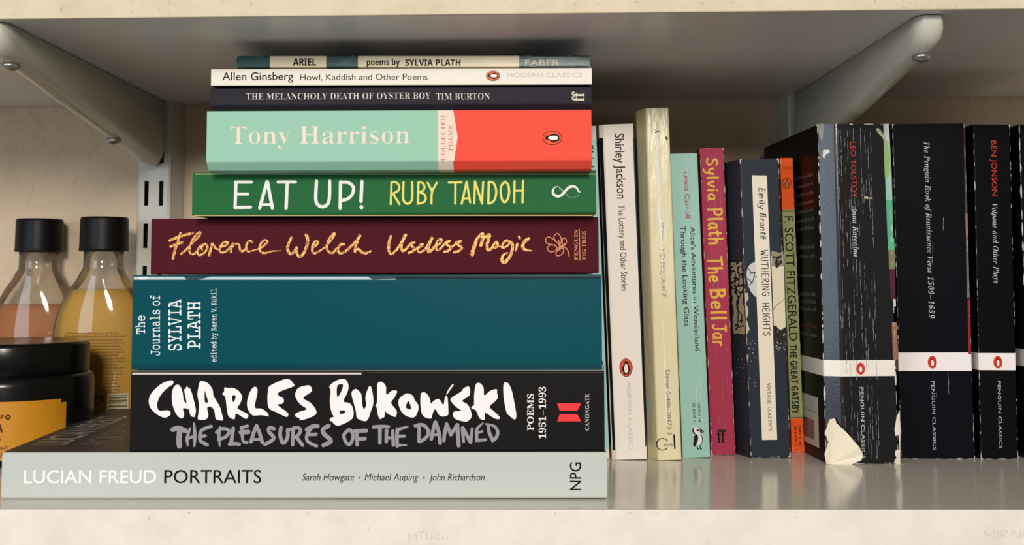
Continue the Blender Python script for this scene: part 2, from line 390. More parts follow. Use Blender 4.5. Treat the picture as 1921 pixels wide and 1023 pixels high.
        'H': '602|209,579 107,579 82,578 64,574 53,564 49,544 52,527 60,516 75,511 96,509 108,509 108,69 95,69 74,67 60,62 52,52 49,35 58,9 85,0 214,0 239,2 256,7 266,17 269,35 266,52 257,62 241,67 217,69 183,69 183,272 418,272 418,69 394,69 366,67 348,62 337,52 333,35 337,15 348,5 367,1 394,0 492,0 520,1 539,5 550,15 553,35 551,52 543,62 529,67 507,69 494,69 494,509 506,509 528,511 542,516 550,527 553,544 544,570 517,579 398,579 366,578 347,573 336,563 333,544 336,528 345,517 361,511 385,509 418,509 418,339 183,339 183,509 206,509 235,511 254,516 265,526 269,544 266,564 255,574 237,578',
        'I': '602|472,579 153,579 127,578 109,574 98,564 94,544 97,526 107,516 124,511 153,509 262,509 262,69 153,69 125,68 107,64 97,54 94,35 103,9 130,0 449,0 478,2 496,6 505,16 508,35 505,54 495,64 477,68 449,69 339,69 339,509 449,509 478,511 496,516 505,526 508,544 499,570',
        'J': '602|538,579 243,579 217,578 199,574 188,564 184,544 187,526 197,516 215,511 243,509 375,509 375,208 368,136 346,86 306,57 247,47 195,56 156,82 130,125 122,188 120,218 114,235 102,243 86,245 68,242 59,234 55,219 54,194 54,79 56,57 61,44 73,34 95,21 125,8 163,-4 205,-12 252,-15 345,-2 407,37 441,102 452,196 452,509 515,509 543,511 561,516 570,526 573,544 564,570',
        'K': '602|237,579 70,579 45,570 36,544 46,518 75,509 125,509 125,69 78,69 58,67 46,62 38,52 36,35 45,9 70,0 237,0 260,2 275,7 283,17 286,35 283,52 274,62 258,67 234,69 201,69 201,222 255,273 320,239 381,154 455,19 462,9 469,4 478,1 492,0 539,0 565,9 573,35 571,52 563,62 549,67 527,69 513,69 476,139 444,196 416,240 393,270 350,308 308,326 497,509 505,509 529,511 545,516 553,527 556,544 548,570 522,579 378,579 352,570 343,544 354,518 387,509 405,509 201,310 201,509 223,509 252,511 271,516 282,526 286,544 283,563 275,573 260,578',
        'L': '602|330,579 87,579 62,578 44,574 33,564 29,544 32,526 42,516 59,511 87,509 148,509 148,69 87,69 59,68 42,64 32,54 29,35 38,9 64,0 520,0 546,9 555,36 555,197 553,226 549,243 539,252 520,255 502,252 492,243 487,225 485,197 485,69 225,69 225,509 307,509 334,511 353,515 363,525 366,544 357,570',
        'P': '602|304,579 78,579 53,570 44,544 47,525 58,515 77,511 108,509 142,509 142,69 79,69 53,61 44,35 52,9 78,0 317,0 340,2 355,7 363,17 366,35 355,61 321,69 219,69 219,218 304,218 486,263 546,398 486,534;309,509 425,481 463,396 425,311 309,282 219,282 219,509',
        'S': '602|361,588 302,595 243,589 190,572 146,544 114,509 93,467 86,420 98,356 134,310 194,279 280,259 352,249 423,219 447,157 438,116 409,82 364,59 305,51 248,58 202,80 169,112 152,152 137,185 109,196 91,193 79,186 73,173 71,154 71,144 71,134 72,118 73,97 75,74 76,51 77,31 90,-7 119,-20 136,-18 148,-12 154,0 158,19 231,-7 302,-15 396,-2 467,36 512,93 527,166 484,275 355,326 277,336 193,366 165,424 174,467 202,500 244,522 298,529 345,524 384,508 412,482 428,449 443,421 467,412 495,421 504,448 504,453 499,534 495,573 484,587 457,592 443,591 433,587 428,579 426,567',
        'T': '602|513,579 89,579 62,571 52,545 46,363 54,335 80,325 100,328 111,337 116,354 118,382 122,509 262,509 262,69 172,69 152,67 140,62 132,52 130,35 139,9 164,0 438,0 464,9 472,35 462,61 433,69 339,69 339,509 479,509 484,382 487,354 492,337 502,328 522,325 549,334 556,361 550,545 540,571',
        'V': '602|190,579 42,579 16,570 8,544 11,526 20,516 35,511 59,509 239,49 250,26 260,9 272,-2 292,-6 319,-6 335,-2 347,9 356,26 366,49 542,509 548,509 569,511 584,516 591,527 594,544 586,570 560,579 407,579 384,578 369,573 361,563 358,544 369,518 403,509 468,509 306,83 140,509 194,509 228,518 239,544 236,563 228,573 212,578',
        'Y': '602|209,579 97,579 71,578 53,574 42,564 38,544 41,527 50,516 65,511 89,509 97,509 260,231 260,69 189,69 160,68 143,64 133,54 130,35 133,16 142,6 158,2 182,0 414,0 440,2 456,7 464,17 467,35 464,54 454,64 436,68 408,69 337,69 337,224 503,509 511,509 535,511 550,516 558,527 561,544 558,563 549,573 531,578 503,579 413,579 386,578 370,573 362,563 359,544 362,527 370,516 385,511 407,509 427,509 304,297 186,509 202,509 227,511 245,516 255,526 258,544 255,563 247,573 231,578',
        'a': '602|383,453 301,463 231,458 172,442 132,419 119,391 122,376 129,364 140,356 152,353 161,354 175,359 192,365 213,374 259,389 299,394 382,367 409,284 409,281 350,292 293,296 197,285 126,254 82,202 67,134 78,75 111,29 163,-2 229,-12 325,7 412,62 417,32 429,8 451,0 528,0 557,9 567,35 564,53 554,63 536,68 509,69 484,69 484,290 473,367 440,421;357,229 409,216 409,163 403,140 385,117 357,95 322,78 282,67 241,63 202,68 172,85 152,110 145,139 155,177 187,207 237,227 306,233',
        'b': '602|147,639 73,639 44,630 34,604 35,595 38,588 42,582 47,577 66,571 101,569 101,69 91,69 65,67 48,62 37,52 34,35 44,9 73,0 162,0 177,6 182,25 182,64 245,9 334,-9 396,-1 451,22 498,58 534,105 557,160 565,221 558,282 535,337 500,384 454,420 398,443 336,451 243,434 175,381 175,619 168,634;327,380 370,375 407,360 438,335 462,304 476,266 481,224 470,161 438,112 389,79 327,68 283,73 246,89 215,113 192,145 178,182 173,224 178,266 193,304 216,335 247,360 285,375',
        'd': '602|481,639 381,639 352,630 342,604 346,585 358,575 379,571 409,569 435,569 435,382 367,435 276,452 215,445 159,422 112,386 75,340 52,284 44,221 51,157 73,101 106,54 150,18 202,-4 261,-12 357,7 429,65 429,25 434,6 448,0 541,0 567,9 576,35 565,61 531,69 509,69 509,619 502,634;219,369 282,380 326,375 364,360 394,335 417,304 431,266 436,224 431,181 416,143 392,111 361,87 324,71 281,66 220,77 171,109 139,158 128,219 139,284 170,336',
        'e': '602|372,456 306,463 235,456 173,433 121,397 83,350 59,293 51,227 59,159 81,101 117,53 167,18 227,-5 296,-12 337,-10 379,-4 421,6 460,19 493,34 520,51 537,68 543,86 541,99 533,109 522,116 509,118 484,113 450,99 411,81 375,68 339,60 303,57 235,66 184,95 150,140 136,203 476,203 505,205 527,209 540,222 545,249 537,306 514,358 477,401 430,435;306,396 361,387 408,361 440,320 456,267 138,267 160,322 197,363 247,388',
        'f': '602|503,628 423,640 326,630 261,601 222,550 209,474 209,465 210,456 210,447 211,439 133,439 104,430 94,404 104,377 134,368 215,368 215,70 132,70 103,61 93,35 103,9 134,0 453,0 482,9 492,35 482,61 451,70 291,70 291,368 461,368 490,377 500,404 490,430 459,439 288,439 287,446 287,454 287,461 287,468 294,514 311,544 342,561 390,567 421,566 447,561 471,557 490,555 506,557 519,565 527,576 530,590',
        'h': '602|163,639 89,639 60,630 50,604 53,588 63,577 82,571 117,569 117,69 107,69 81,67 64,62 53,52 50,35 60,9 89,0 219,0 238,2 250,7 256,17 258,35 255,52 248,62 233,67 211,69 190,69 190,271 195,303 208,332 229,355 255,373 285,384 317,388 360,381 393,359 413,323 420,271 420,69 401,69 379,67 364,62 356,52 353,35 355,18 362,8 373,2 392,0 522,0 551,9 561,35 550,61 515,69 494,69 494,289 483,364 449,419 398,452 334,463 262,447 191,397 191,619 184,634',
        'i': '602|333,669 306,672 288,671 274,667 265,658 259,644 256,623 255,592 258,567 265,553 280,546 306,544 334,547 349,555 354,573 356,606 354,639 348,659;318,451 175,451 146,442 136,417 146,391 177,382 272,382 272,69 123,69 92,61 82,35 92,9 121,0 500,0 519,2 532,8 538,18 540,35 531,61 503,69 346,69 346,431 339,446',
        'k': '602|184,639 91,639 62,630 52,604 56,585 68,575 88,571 118,569 138,569 138,69 115,69 87,68 68,64 57,54 53,35 63,9 93,0 183,0 194,3 204,11 210,25 212,43 212,187 256,227 401,69 373,54 363,31 373,8 404,0 536,0 565,9 575,35 573,52 566,62 554,67 536,69 493,69 309,270 382,334 413,358 442,374 470,382 501,385 526,394 534,418 525,443 496,451 364,451 333,444 322,422 330,402 353,387 212,269 212,619 205,634',
        'l': '602|314,639 153,639 124,630 114,604 117,589 127,577 148,571 185,569 268,569 268,69 133,69 102,61 92,35 102,9 131,0 491,0 510,2 523,8 529,18 531,35 522,61 494,69 342,69 342,619 335,634',
        'n': '602|400,452 336,463 264,447 193,398 193,431 186,446 165,451 121,451 87,450 66,445 56,435 52,417 63,391 97,382 119,382 119,69 109,69 83,67 66,62 55,52 52,35 62,9 93,0 208,0 234,1 250,6 257,16 260,35 257,52 250,62 235,67 213,69 192,69 192,272 197,303 210,331 231,354 257,373 287,384 319,388 394,359 419,271 419,69 403,69 381,67 366,62 357,52 354,35 357,16 365,6 379,2 403,0 511,0 534,2 550,7 560,17 563,35 552,61 517,69 495,69 495,289 484,364 451,419',
        'o': '602|372,455 301,463 230,455 168,433 116,396 78,349 53,291 45,225 53,159 78,102 116,54 168,18 230,-4 301,-12 372,-4 434,18 485,54 524,102 548,159 556,225 548,291 524,349 485,396 434,433;254,390 301,396 349,390 391,374 425,347 451,312 467,271 472,225 467,178 451,137 425,103 391,78 349,61 301,56 255,62 213,78 178,104 152,138 136,179 130,225 136,271 152,312 178,347 213,374',
        'r': '602|499,459 458,463 350,434 253,348 253,431 246,446 226,451 115,451 86,442 76,417 88,391 122,382 180,382 180,69 94,69 63,61 53,35 63,9 93,0 412,0 431,2 444,8 450,18 452,35 443,61 415,69 253,69 253,271 346,356 427,384 451,380 475,369 497,358 512,354 527,358 542,368 552,383 555,400 549,425 530,445',
        's': '602|333,460 277,464 197,455 138,427 101,383 89,327 102,269 141,227 205,201 293,192 321,192 370,189 404,179 424,160 431,128 423,98 401,73 364,57 316,52 259,58 211,76 175,102 156,131 143,154 122,162 96,152 87,122 87,35 96,0 123,-12 143,-6 173,11 251,-5 321,-11 402,-1 463,30 500,77 512,134 506,180 488,215 457,241 414,259 358,268 292,272 259,274 231,276 209,280 192,286 171,304 164,330 171,357 191,381 223,397 266,402 346,386 409,338 433,314 451,306 476,318 484,355 484,412 476,449 451,461 441,460 432,457 423,452 411,445 407,443 401,442 397,443 394,444 390,445 386,446',
        't': '602|224,587 203,591 175,581 165,550 165,424 111,424 81,423 60,419 48,408 44,389 54,364 83,355 165,355 165,177 170,107 183,64 243,9 338,-9 367,-7 400,-2 436,6 471,18 502,31 528,46 544,62 550,79 548,92 540,104 529,111 516,114 487,108 438,88 383,69 333,62 303,65 280,73 263,87 251,111 243,145 241,192 241,355 439,355 470,364 480,389 469,415 434,424 242,424 242,523 240,555 236,576',
        'u': '602|149,451 75,451 46,442 36,417 47,391 81,382 103,382 103,162 143,33 264,-10 306,-6 343,7 379,26 416,53 416,20 423,5 444,0 518,0 547,9 557,35 546,61 512,69 490,69 490,404 489,426 485,440 475,448 456,451 352,451 323,442 313,417 322,391 349,382 416,382 416,180 412,148 399,119 378,95 352,77 321,66 287,62 238,69 204,91 184,128 177,180 177,419 176,436 172,445 164,450',
        'y': '602|204,451 68,451 39,442 29,417 32,400 42,390 59,384 85,382 264,31 184,-125 78,-125 50,-134 41,-160 43,-176 51,-187 63,-193 82,-195 306,-195 336,-186 346,-160 342,-142 332,-132 313,-127 285,-125 264,-125 521,382 543,384 559,390 567,400 570,417 560,442 531,451 410,451 389,450 375,445 367,435 364,417 367,400 378,390 396,384 423,382 442,382 306,113 175,382 193,382 220,384 237,390 247,400 250,417 247,435 240,445 225,450',
    },
    'sansb': {
        '0': '572|396,701 285,725 203,714 139,681 92,627 60,555 42,465 36,357 51,204 96,88 173,14 285,-10 368,1 432,34 479,87 511,160 529,250 535,357 520,512 474,628;285,603 333,588 363,541 380,464 385,357 380,250 363,173 333,127 285,112 237,127 207,174 191,250 186,357 191,464 207,541 237,588',
        '1': '572|413,714 289,714 59,531 132,440 214,506 229,519 245,534 258,547 266,555 265,521 264,481 262,443 262,413 262,0 413,0',
        '2': '572|358,718 293,724 234,720 184,710 141,693 104,672 70,648 38,622 120,525 162,556 202,579 242,593 282,598 318,593 346,577 363,551 369,513 365,479 354,447 335,414 307,379 268,337 219,286 40,105 40,0 539,0 539,127 228,127 228,134 320,220 378,276 428,327 467,375 496,424 513,475 519,531 512,583 492,630 458,669 414,699',
        '4': '572|469,714 330,714 17,253 17,148 322,148 322,0 469,0 469,148 555,148 555,265 469,265;324,541 328,541 327,527 326,504 324,474 323,442 322,412 322,386 322,265 150,265 281,463 294,483 305,502 315,521',
        '6': '572|416,722 393,722 311,716 242,699 185,671 139,634 103,589 76,539 56,483 44,425 37,364 35,303 44,205 70,127 111,66 164,24 227,-2 296,-10 396,6 474,56 523,134 539,238 525,334 484,405 419,449 335,464 281,458 238,440 204,413 180,381 174,381 181,443 197,498 224,542 266,576 324,597 403,604 425,603 448,602 469,598 489,594 489,715 468,718 442,721;265,344 296,348 339,341 369,318 387,282 393,236 386,180 365,142 333,119 293,111 261,116 234,132 212,156 197,185 188,216 185,249 189,273 199,296 216,317 238,334',
        '9': '572|345,714 275,722 175,706 98,656 48,578 32,474 46,378 87,307 151,263 233,248 293,254 336,272 367,299 391,331 397,331 390,269 374,215 347,170 306,137 247,115 168,108 146,109 124,111 103,114 82,118 82,-3 103,-6 129,-9 155,-10 178,-10 260,-4 330,14 387,42 433,79 469,123 496,174 515,229 527,288 534,348 536,409 527,507 501,586 460,646 407,689;238,594 278,601 311,596 338,581 359,557 374,528 383,496 386,463 383,439 372,417 355,396 334,379 307,368 275,364 232,372 202,394 184,430 178,476 185,532 206,571',
        'A': '690|252,717 0,0 163,0 215,170 475,170 527,0 690,0 437,717;339,584 345,606 351,584 358,559 366,532 374,506 380,482 386,463 439,297 253,297 304,463 309,478 316,501 323,528 332,557',
        'B': '672|90,714 90,0 357,0 466,14 549,55 602,121 619,207 615,258 602,297 582,327 556,349 525,364 491,374 491,379 538,396 573,430 594,477 601,533 583,619 528,674 438,704 312,714;241,590 321,590 377,586 416,572 439,548 446,513 440,478 421,452 385,436 329,431 241,431;241,311 335,311 396,305 435,287 455,258 462,222 455,182 435,152 398,132 340,125 241,125',
        'D': '740|90,714 90,0 292,0 456,23 580,92 656,205 682,364 671,470 637,557 582,625 509,674 419,704 314,714;241,590 322,590 409,576 473,535 512,463 525,360 470,184 306,125 241,125',
        'E': '560|90,714 90,0 501,0 501,125 241,125 241,309 483,309 483,433 241,433 241,590 501,590 501,714',
        'F': '549|90,714 90,0 239,0 239,282 481,282 481,406 239,406 239,590 499,590 499,714',
        'G': '724|488,721 431,724 320,713 228,679 155,625 102,552 69,463 58,358 80,200 144,84 249,14 390,-10 463,-7 528,1 587,14 644,31 644,401 361,401 361,275 496,275 496,126 476,122 455,119 430,117 400,116 340,124 293,147 258,183 233,231 219,289 214,355 221,424 241,484 273,532 316,568 368,590 430,598 475,595 518,587 558,575 593,559 643,680 595,698 543,712',
        'H': '765|241,714 90,714 90,0 241,0 241,308 524,308 524,0 675,0 675,714 524,714 524,434 241,434',
        'I': '389|357,714 32,714 32,628 119,588 119,126 32,86 32,0 357,0 357,86 270,126 270,588 357,628',
        'L': '565|241,714 90,714 90,0 531,0 531,125 241,125',
        'N': '813|90,714 90,0 225,0 225,336 224,387 223,438 220,489 216,540 220,540 531,0 723,0 723,714 587,714 587,376 588,327 589,278 591,229 594,179 591,179 281,714',
        'O': '796|505,714 399,725 292,714 207,680 141,625 95,552 67,463 58,359 67,255 95,165 141,91 207,36 292,2 398,-10 505,1 590,36 655,91 702,165 729,254 738,358 729,462 702,552 655,625 590,680;316,583 399,599 482,583 537,535 569,459 579,358 569,258 537,182 481,133 398,117 316,133 260,182 228,258 217,358 228,459 260,535',
        'P': '628|90,714 90,0 241,0 241,254 306,254 399,262 471,287 522,325 557,375 576,431 583,491 567,584 520,655 437,699 318,714;241,590 310,590 400,564 430,486 421,437 393,404 348,384 291,378 241,378',
        'R': '660|90,714 90,0 241,0 241,274 322,274 492,0 660,0 450,311 484,329 516,353 543,381 565,415 578,454 583,500 566,594 514,661 425,701 298,714;241,590 287,590 351,585 396,569 421,540 430,496 422,453 398,422 354,403 290,397 241,397',
        'S': '551|351,721 296,724 196,711 119,671 70,606 54,521 58,476 71,437 90,405 115,377 142,354 170,336 198,320 224,308 278,282 323,256 353,227 363,191 357,161 340,137 308,120 260,115 206,120 152,134 98,153 46,174 46,33 141,1 248,-10 360,4 443,47 494,113 511,198 506,250 490,292 465,328 431,359 388,386 337,412 278,442 236,466 211,492 202,526 208,555 225,578 253,593 291,598 332,595 371,587 413,574 459,556 508,674 454,695 403,711',
        'T': '579|559,714 20,714 20,588 214,588 214,0 365,0 365,588 559,588',
        'V': '650|153,714 0,714 242,0 407,0 650,714 497,714 362,289 358,273 351,249 343,218 336,187 329,157 325,132 321,157 314,187 306,218 299,249 292,273 287,289',
        'Y': '624|164,714 0,714 237,273 237,0 387,0 387,278 624,714 461,714 312,420',
        'b': '633|227,760 78,760 78,0 192,0 217,60 227,60 252,34 284,12 324,-5 378,-10 463,8 530,62 574,151 588,274 574,396 531,485 465,538 382,556 329,550 286,533 253,506 227,475 221,475 223,495 225,522 227,552 227,583;252,401 285,428 334,437 376,427 409,397 429,346 436,276 429,205 409,154 377,122 336,111 284,122 251,154 233,205 227,275 227,291 234,356',
        'e': '591|404,540 303,556 231,548 168,524 116,484 78,429 53,357 45,269 54,183 81,113 124,59 180,21 248,-2 325,-10 383,-8 433,-1 476,12 517,29 517,144 472,125 428,112 383,104 332,101 276,110 234,137 206,180 196,236 548,236 548,308 531,413 482,492;265,443 304,450 350,442 382,418 401,381 408,335 199,335 210,386 233,422',
        'm': '982|435,551 379,556 333,551 289,537 250,512 220,476 212,476 192,546 78,546 78,0 227,0 227,257 233,334 251,391 284,425 336,437 398,408 418,319 418,0 567,0 567,274 573,344 592,395 626,427 676,437 738,408 758,319 758,0 907,0 907,356 895,447 860,509 801,544 719,556 673,551 628,537 588,512 558,476 545,476 518,512 481,537',
        'o': '619|384,548 311,556 200,538 116,483 63,394 45,274 54,190 79,120 119,64 173,23 236,-2 308,-10 418,8 502,64 556,154 574,274 566,358 540,428 500,483 447,523;258,426 309,436 361,426 396,396 415,345 422,274 415,203 396,152 361,120 310,110 258,120 224,152 204,203 197,274 204,345 224,396',
        'p': '633|465,538 382,556 329,550 286,532 253,506 227,475 220,475 199,546 78,546 78,-240 227,-240 227,-20 225,19 219,60 227,60 252,34 284,12 325,-5 378,-10 462,8 529,62 573,152 588,274 574,396 531,485;234,356 252,401 285,428 334,437 411,397 436,276 430,205 412,154 380,122 336,111 284,122 251,154 233,205 227,275 227,291',
        's': '497|311,554 261,556 173,547 104,518 60,470 45,404 49,362 61,328 81,299 110,275 148,254 194,232 240,212 272,196 293,183 305,171 310,159 312,146 307,127 294,112 269,102 231,99 189,102 141,112 92,127 46,145 46,22 87,7 128,-3 173,-8 226,-10 328,1 401,35 444,89 459,162 454,206 441,242 418,270 388,293 351,313 307,332 265,350 235,364 214,376 202,387 195,398 193,410 210,437 259,446 296,443 332,435 369,422 408,406 453,513 405,533 358,546',
        'y': '569|163,546 0,546 217,4 208,-23 191,-60 168,-92 135,-113 93,-120 76,-120 61,-118 46,-116 34,-114 34,-232 49,-235 67,-238 87,-239 110,-240 183,-229 248,-198 300,-144 338,-70 569,546 409,546 308,239 301,217 296,194 291,169 287,144 284,144 282,169 278,194 273,217 266,239',
    },
    'serifbi': {
        '0': '559|360,713 281,724 199,713 135,679 89,625 58,552 40,463 34,359 40,255 58,165 89,91 135,36 198,2 280,-10 359,1 421,36 468,91 500,165 519,254 525,358 519,462 500,552 468,625 422,679;235,639 281,659 327,639 353,580 366,485 370,358 366,231 353,135 326,75 280,55 234,75 207,135 194,231 189,358 194,485 207,580',
        '1': '559|378,718 266,718 196,666 150,634 110,613 74,599 42,589 46,559 59,535 78,520 100,515 130,522 161,544 193,577 229,619 229,118 226,87 217,67 202,57 179,53 97,53 97,0 510,0 510,53 429,53 403,57 388,70 381,91 378,118',
        '5': '559|92,714 60,368 106,350 130,357 154,363 182,367 217,368 275,359 318,332 344,285 353,220 349,166 336,124 316,94 291,75 262,64 230,60 193,65 165,78 144,98 131,124 123,152 120,180 88,176 62,163 46,142 40,111 45,81 60,53 86,27 125,8 178,-6 245,-10 290,-7 336,2 380,18 421,41 455,71 483,111 500,160 506,220 489,314 436,381 355,421 250,434 219,433 188,430 160,425 140,419 156,604 364,604 384,602 397,594 405,582 410,566 418,532 475,532 470,714',
        '6': '559|388,720 330,724 262,716 204,694 155,657 115,610 84,552 62,485 49,410 45,330 53,224 76,139 113,73 163,27 224,-1 293,-10 393,7 466,57 509,134 524,231 510,318 470,384 406,424 324,438 277,435 240,427 209,414 186,401 199,513 227,597 268,648 321,665 345,660 362,646 374,623 382,596 386,566 387,536 443,542 480,560 500,585 507,614 503,642 490,668 467,691 434,709;259,373 287,377 325,368 355,340 373,291 379,221 373,147 357,96 330,66 296,56 254,72 219,121 195,205 186,329 203,346 230,362',
        '9': '559|333,715 264,724 198,716 142,694 96,657 62,609 42,550 35,482 49,393 90,328 153,288 231,275 277,280 316,295 348,316 373,343 332,126 232,53 188,61 154,84 130,119 112,160 90,153 75,140 66,123 63,103 67,76 79,49 100,25 131,7 173,-6 227,-10 298,-2 359,21 408,58 448,107 477,166 498,234 510,308 514,388 506,495 482,580 443,644 393,689;232,646 270,657 312,643 344,600 365,524 373,414 356,387 334,366 307,352 274,347 204,382 180,488 186,562 204,615',
        'A': '625|509,687 481,687 -19,71 -58,36 -101,25 -101,0 106,0 106,25 57,37 41,60 43,70 49,84 59,100 73,120 144,209 355,209 353,129 348,90 335,58 309,35 265,25 265,0 578,0 578,25 509,50 486,118 486,132;177,250 368,488 357,250',
        'B': '641|330,671 109,671 109,647 141,642 163,635 175,621 179,601 179,588 177,576 175,563 171,549 58,127 46,88 33,61 18,42 1,31 -22,25 -50,23 -50,0 255,0 360,7 439,30 496,64 535,107 556,156 563,208 530,299 430,357 570,420 616,525 600,591 551,636 462,662;347,630 376,638 446,614 469,542 458,471 426,417 373,381 299,369 292,369 287,370 280,370 270,371 331,604;262,338 279,338 378,309 411,222 400,145 366,85 314,46 247,33 206,41 192,66 194,86 200,111',
        'H': '756|422,671 109,671 109,647 140,644 162,635 175,621 179,601 179,588 177,576 175,563 171,549 58,127 46,88 33,61 18,42 1,31 -22,25 -50,23 -50,0 263,0 263,23 211,36 193,70 195,91 202,122 257,329 496,329 442,127 430,88 417,61 402,42 385,31 362,25 334,23 334,0 647,0 647,23 615,27 594,36 581,50 577,71 579,91 586,122 700,549 712,587 725,613 739,630 756,641 778,645 806,647 806,671 492,671 492,647 524,644 546,635 559,621 563,601 561,577 555,549 508,375 269,375 315,544 327,582 339,609 353,628 371,639 393,645 422,647',
        'K': '635|422,671 109,671 109,647 141,642 163,634 175,620 179,597 179,587 177,576 175,563 171,549 58,127 46,88 33,61 18,42 1,31 -22,25 -50,23 -50,0 263,0 263,23 231,27 210,36 197,49 193,70 195,91 202,122 254,319 257,327 260,329 265,327 268,322 362,122 379,83 384,59 381,44 374,34 359,28 335,26 319,26 319,0 600,0 600,26 573,31 555,41 540,58 526,84 380,398 579,584 611,612 639,632 660,643 676,647 684,647 684,671 477,671 477,649 518,638 531,616 512,579 454,521 277,360 268,355 266,357 266,360 315,544 327,582 339,609 353,628 371,639 393,645 422,647',
        'O': '712|545,673 445,689 342,673 246,624 187,575 135,516 90,449 57,377 35,302 28,229 44,126 93,49 168,-1 266,-17 370,-1 469,48 530,97 583,157 627,225 659,298 679,373 686,447 670,547 622,624;400,647 438,654 481,646 513,620 533,578 540,521 529,416 497,293 451,176 398,90 338,37 274,19 231,28 199,53 179,95 172,153 176,216 188,285 206,357 231,427 261,493 295,551 328,593 363,626',
        'P': '609|386,671 109,671 109,647 141,642 163,634 175,621 179,601 179,588 177,576 175,563 171,549 58,127 46,88 33,61 18,42 1,31 -22,25 -50,23 -50,0 263,0 263,23 231,27 210,36 197,49 193,70 195,91 202,122 255,320 291,320 404,326 481,344 534,374 575,414 601,462 610,515 554,632;355,634 375,637 442,613 464,540 453,462 422,403 369,366 296,354 289,354 281,355 273,355 265,356 325,584 333,611 342,627',
        'R': '639|377,671 109,671 109,647 141,642 163,634 175,620 179,597 179,587 177,576 175,563 171,549 58,127 46,88 33,61 18,42 1,31 -22,25 -50,23 -50,0 263,0 263,23 231,27 210,36 197,49 193,70 195,92 202,122 258,331 289,331 396,0 596,0 596,26 566,31 542,41 524,60 510,91 426,344 509,371 569,411 606,462 618,521 604,588 560,635 485,662;357,637 377,639 444,615 466,542 455,470 421,414 366,377 294,365 287,365 281,365 274,365 267,366 329,594 337,618 345,631',
        'T': '600|107,671 70,492 95,492 131,553 178,599 232,627 289,636 305,636 159,89 146,59 128,41 102,30 65,25 65,0 376,0 376,25 343,29 322,37 310,49 305,68 306,81 309,94 456,635 463,635 556,596 594,479 622,479 651,671',
        'V': '594|342,671 42,671 42,647 79,639 106,620 122,589 126,548 100,-16 131,-16 606,569 633,600 657,624 680,639 709,644 713,644 713,671 506,671 506,646 553,637 568,613 565,593 557,574 543,555 526,533 244,183 261,544 263,566 265,585 267,599 269,609 277,624 291,635 312,642 342,645',
        'a': '500|295,444 246,461 188,449 125,411 84,374 48,327 17,275 -8,219 -23,163 -28,109 -21,59 2,21 36,-5 79,-13 125,-5 166,18 204,57 241,112 237,94 234,78 232,63 231,51 247,3 293,-13 370,19 446,116 424,130 385,78 355,60 344,66 340,83 341,93 345,110 351,132 359,161 442,451 335,451 319,395;233,412 256,418 285,406 295,369 293,337 287,301 276,260 263,219 246,178 227,141 206,109 184,83 161,67 138,61 107,76 97,120 99,144 104,172 112,202 123,237 141,283 163,326 186,363 210,393',
        'c': '412|314,454 266,461 199,449 131,412 70,357 24,291 -4,218 -14,145 -4,78 26,28 74,-3 138,-14 242,20 331,124 304,143 244,74 183,51 154,57 131,76 116,106 111,147 114,192 125,239 140,287 160,332 183,371 208,403 233,423 257,430 275,425 281,409 279,398 271,384 264,369 262,354 266,333 278,317 295,306 318,303 344,308 365,321 378,343 382,371 374,405 351,434',
        'd': '498|353,123 510,700 456,691 404,683 353,677 305,671 305,644 331,643 349,638 359,629 362,613 362,605 361,594 358,581 354,567 317,438 283,455 244,461 180,447 116,405 77,365 43,320 15,270 -6,220 -19,170 -23,122 -16,64 5,21 38,-5 82,-14 128,-6 168,18 206,57 244,113 237,81 234,52 249,2 295,-14 332,-6 366,19 402,60 442,116 419,132 397,100 380,78 366,65 354,61 345,64 342,71 343,79 345,90 349,105;264,422 291,409 300,371 298,344 292,309 281,270 268,229 251,187 232,148 211,114 189,86 166,68 143,62 125,66 111,77 102,94 99,117 102,150 110,188 123,228 139,269 158,308 179,345 200,376 223,401 244,417',
        'e': '401|308,455 262,461 212,454 163,433 116,400 73,358 37,309 9,256 -10,200 -16,146 -6,79 24,28 71,-3 130,-14 236,20 319,124 291,142 237,75 182,53 152,58 130,74 116,99 111,131 113,158 117,185 228,214 308,259 355,312 371,369 364,407 342,436;222,415 255,428 268,425 279,418 286,405 288,387 283,351 267,316 242,283 209,255 170,233 125,218 153,309 187,375',
        'f': '288|359,695 315,700 248,685 187,638 136,560 98,451 28,451 20,410 89,410 38,155 22,73 7,4 -8,-53 -22,-97 -35,-128 -51,-153 -68,-169 -88,-174 -101,-170 -105,-159 -103,-154 -97,-145 -91,-133 -89,-117 -92,-98 -102,-84 -117,-74 -135,-71 -156,-75 -172,-87 -183,-104 -186,-126 -180,-158 -162,-184 -133,-201 -98,-207 -35,-197 16,-167 60,-115 97,-43 128,52 157,168 209,410 294,410 300,451 215,451 240,550 265,618 291,656 319,669 331,666 335,658 333,650 327,640 321,628 319,615 323,597 334,582 349,572 368,568 407,582 420,622 413,654 393,679',
        'g': '444|297,449 222,461 168,455 118,436 75,407 42,370 20,327 13,281 17,248 31,219 53,194 85,170 45,147 18,124 1,101 -4,76 9,41 49,8 -7,-14 -46,-38 -68,-65 -76,-99 -64,-142 -27,-177 34,-199 115,-207 179,-202 235,-188 282,-164 317,-134 340,-96 347,-54 341,-18 321,13 300,31 271,48 236,62 201,75 168,86 139,94 108,108 98,125 105,141 124,158 150,156 176,155 233,161 285,179 329,207 364,244 386,287 393,335 393,344 392,353 391,362 389,370 445,370 450,412 363,412;206,421 232,428 264,413 275,367 271,322 261,280 244,242 223,212 198,193 173,186 139,201 128,244 132,288 143,330 159,369 181,400;31,-46 90,-6 160,-29 206,-48 232,-69 241,-98 233,-127 210,-152 174,-168 126,-174 81,-168 44,-151 19,-124 11,-92',
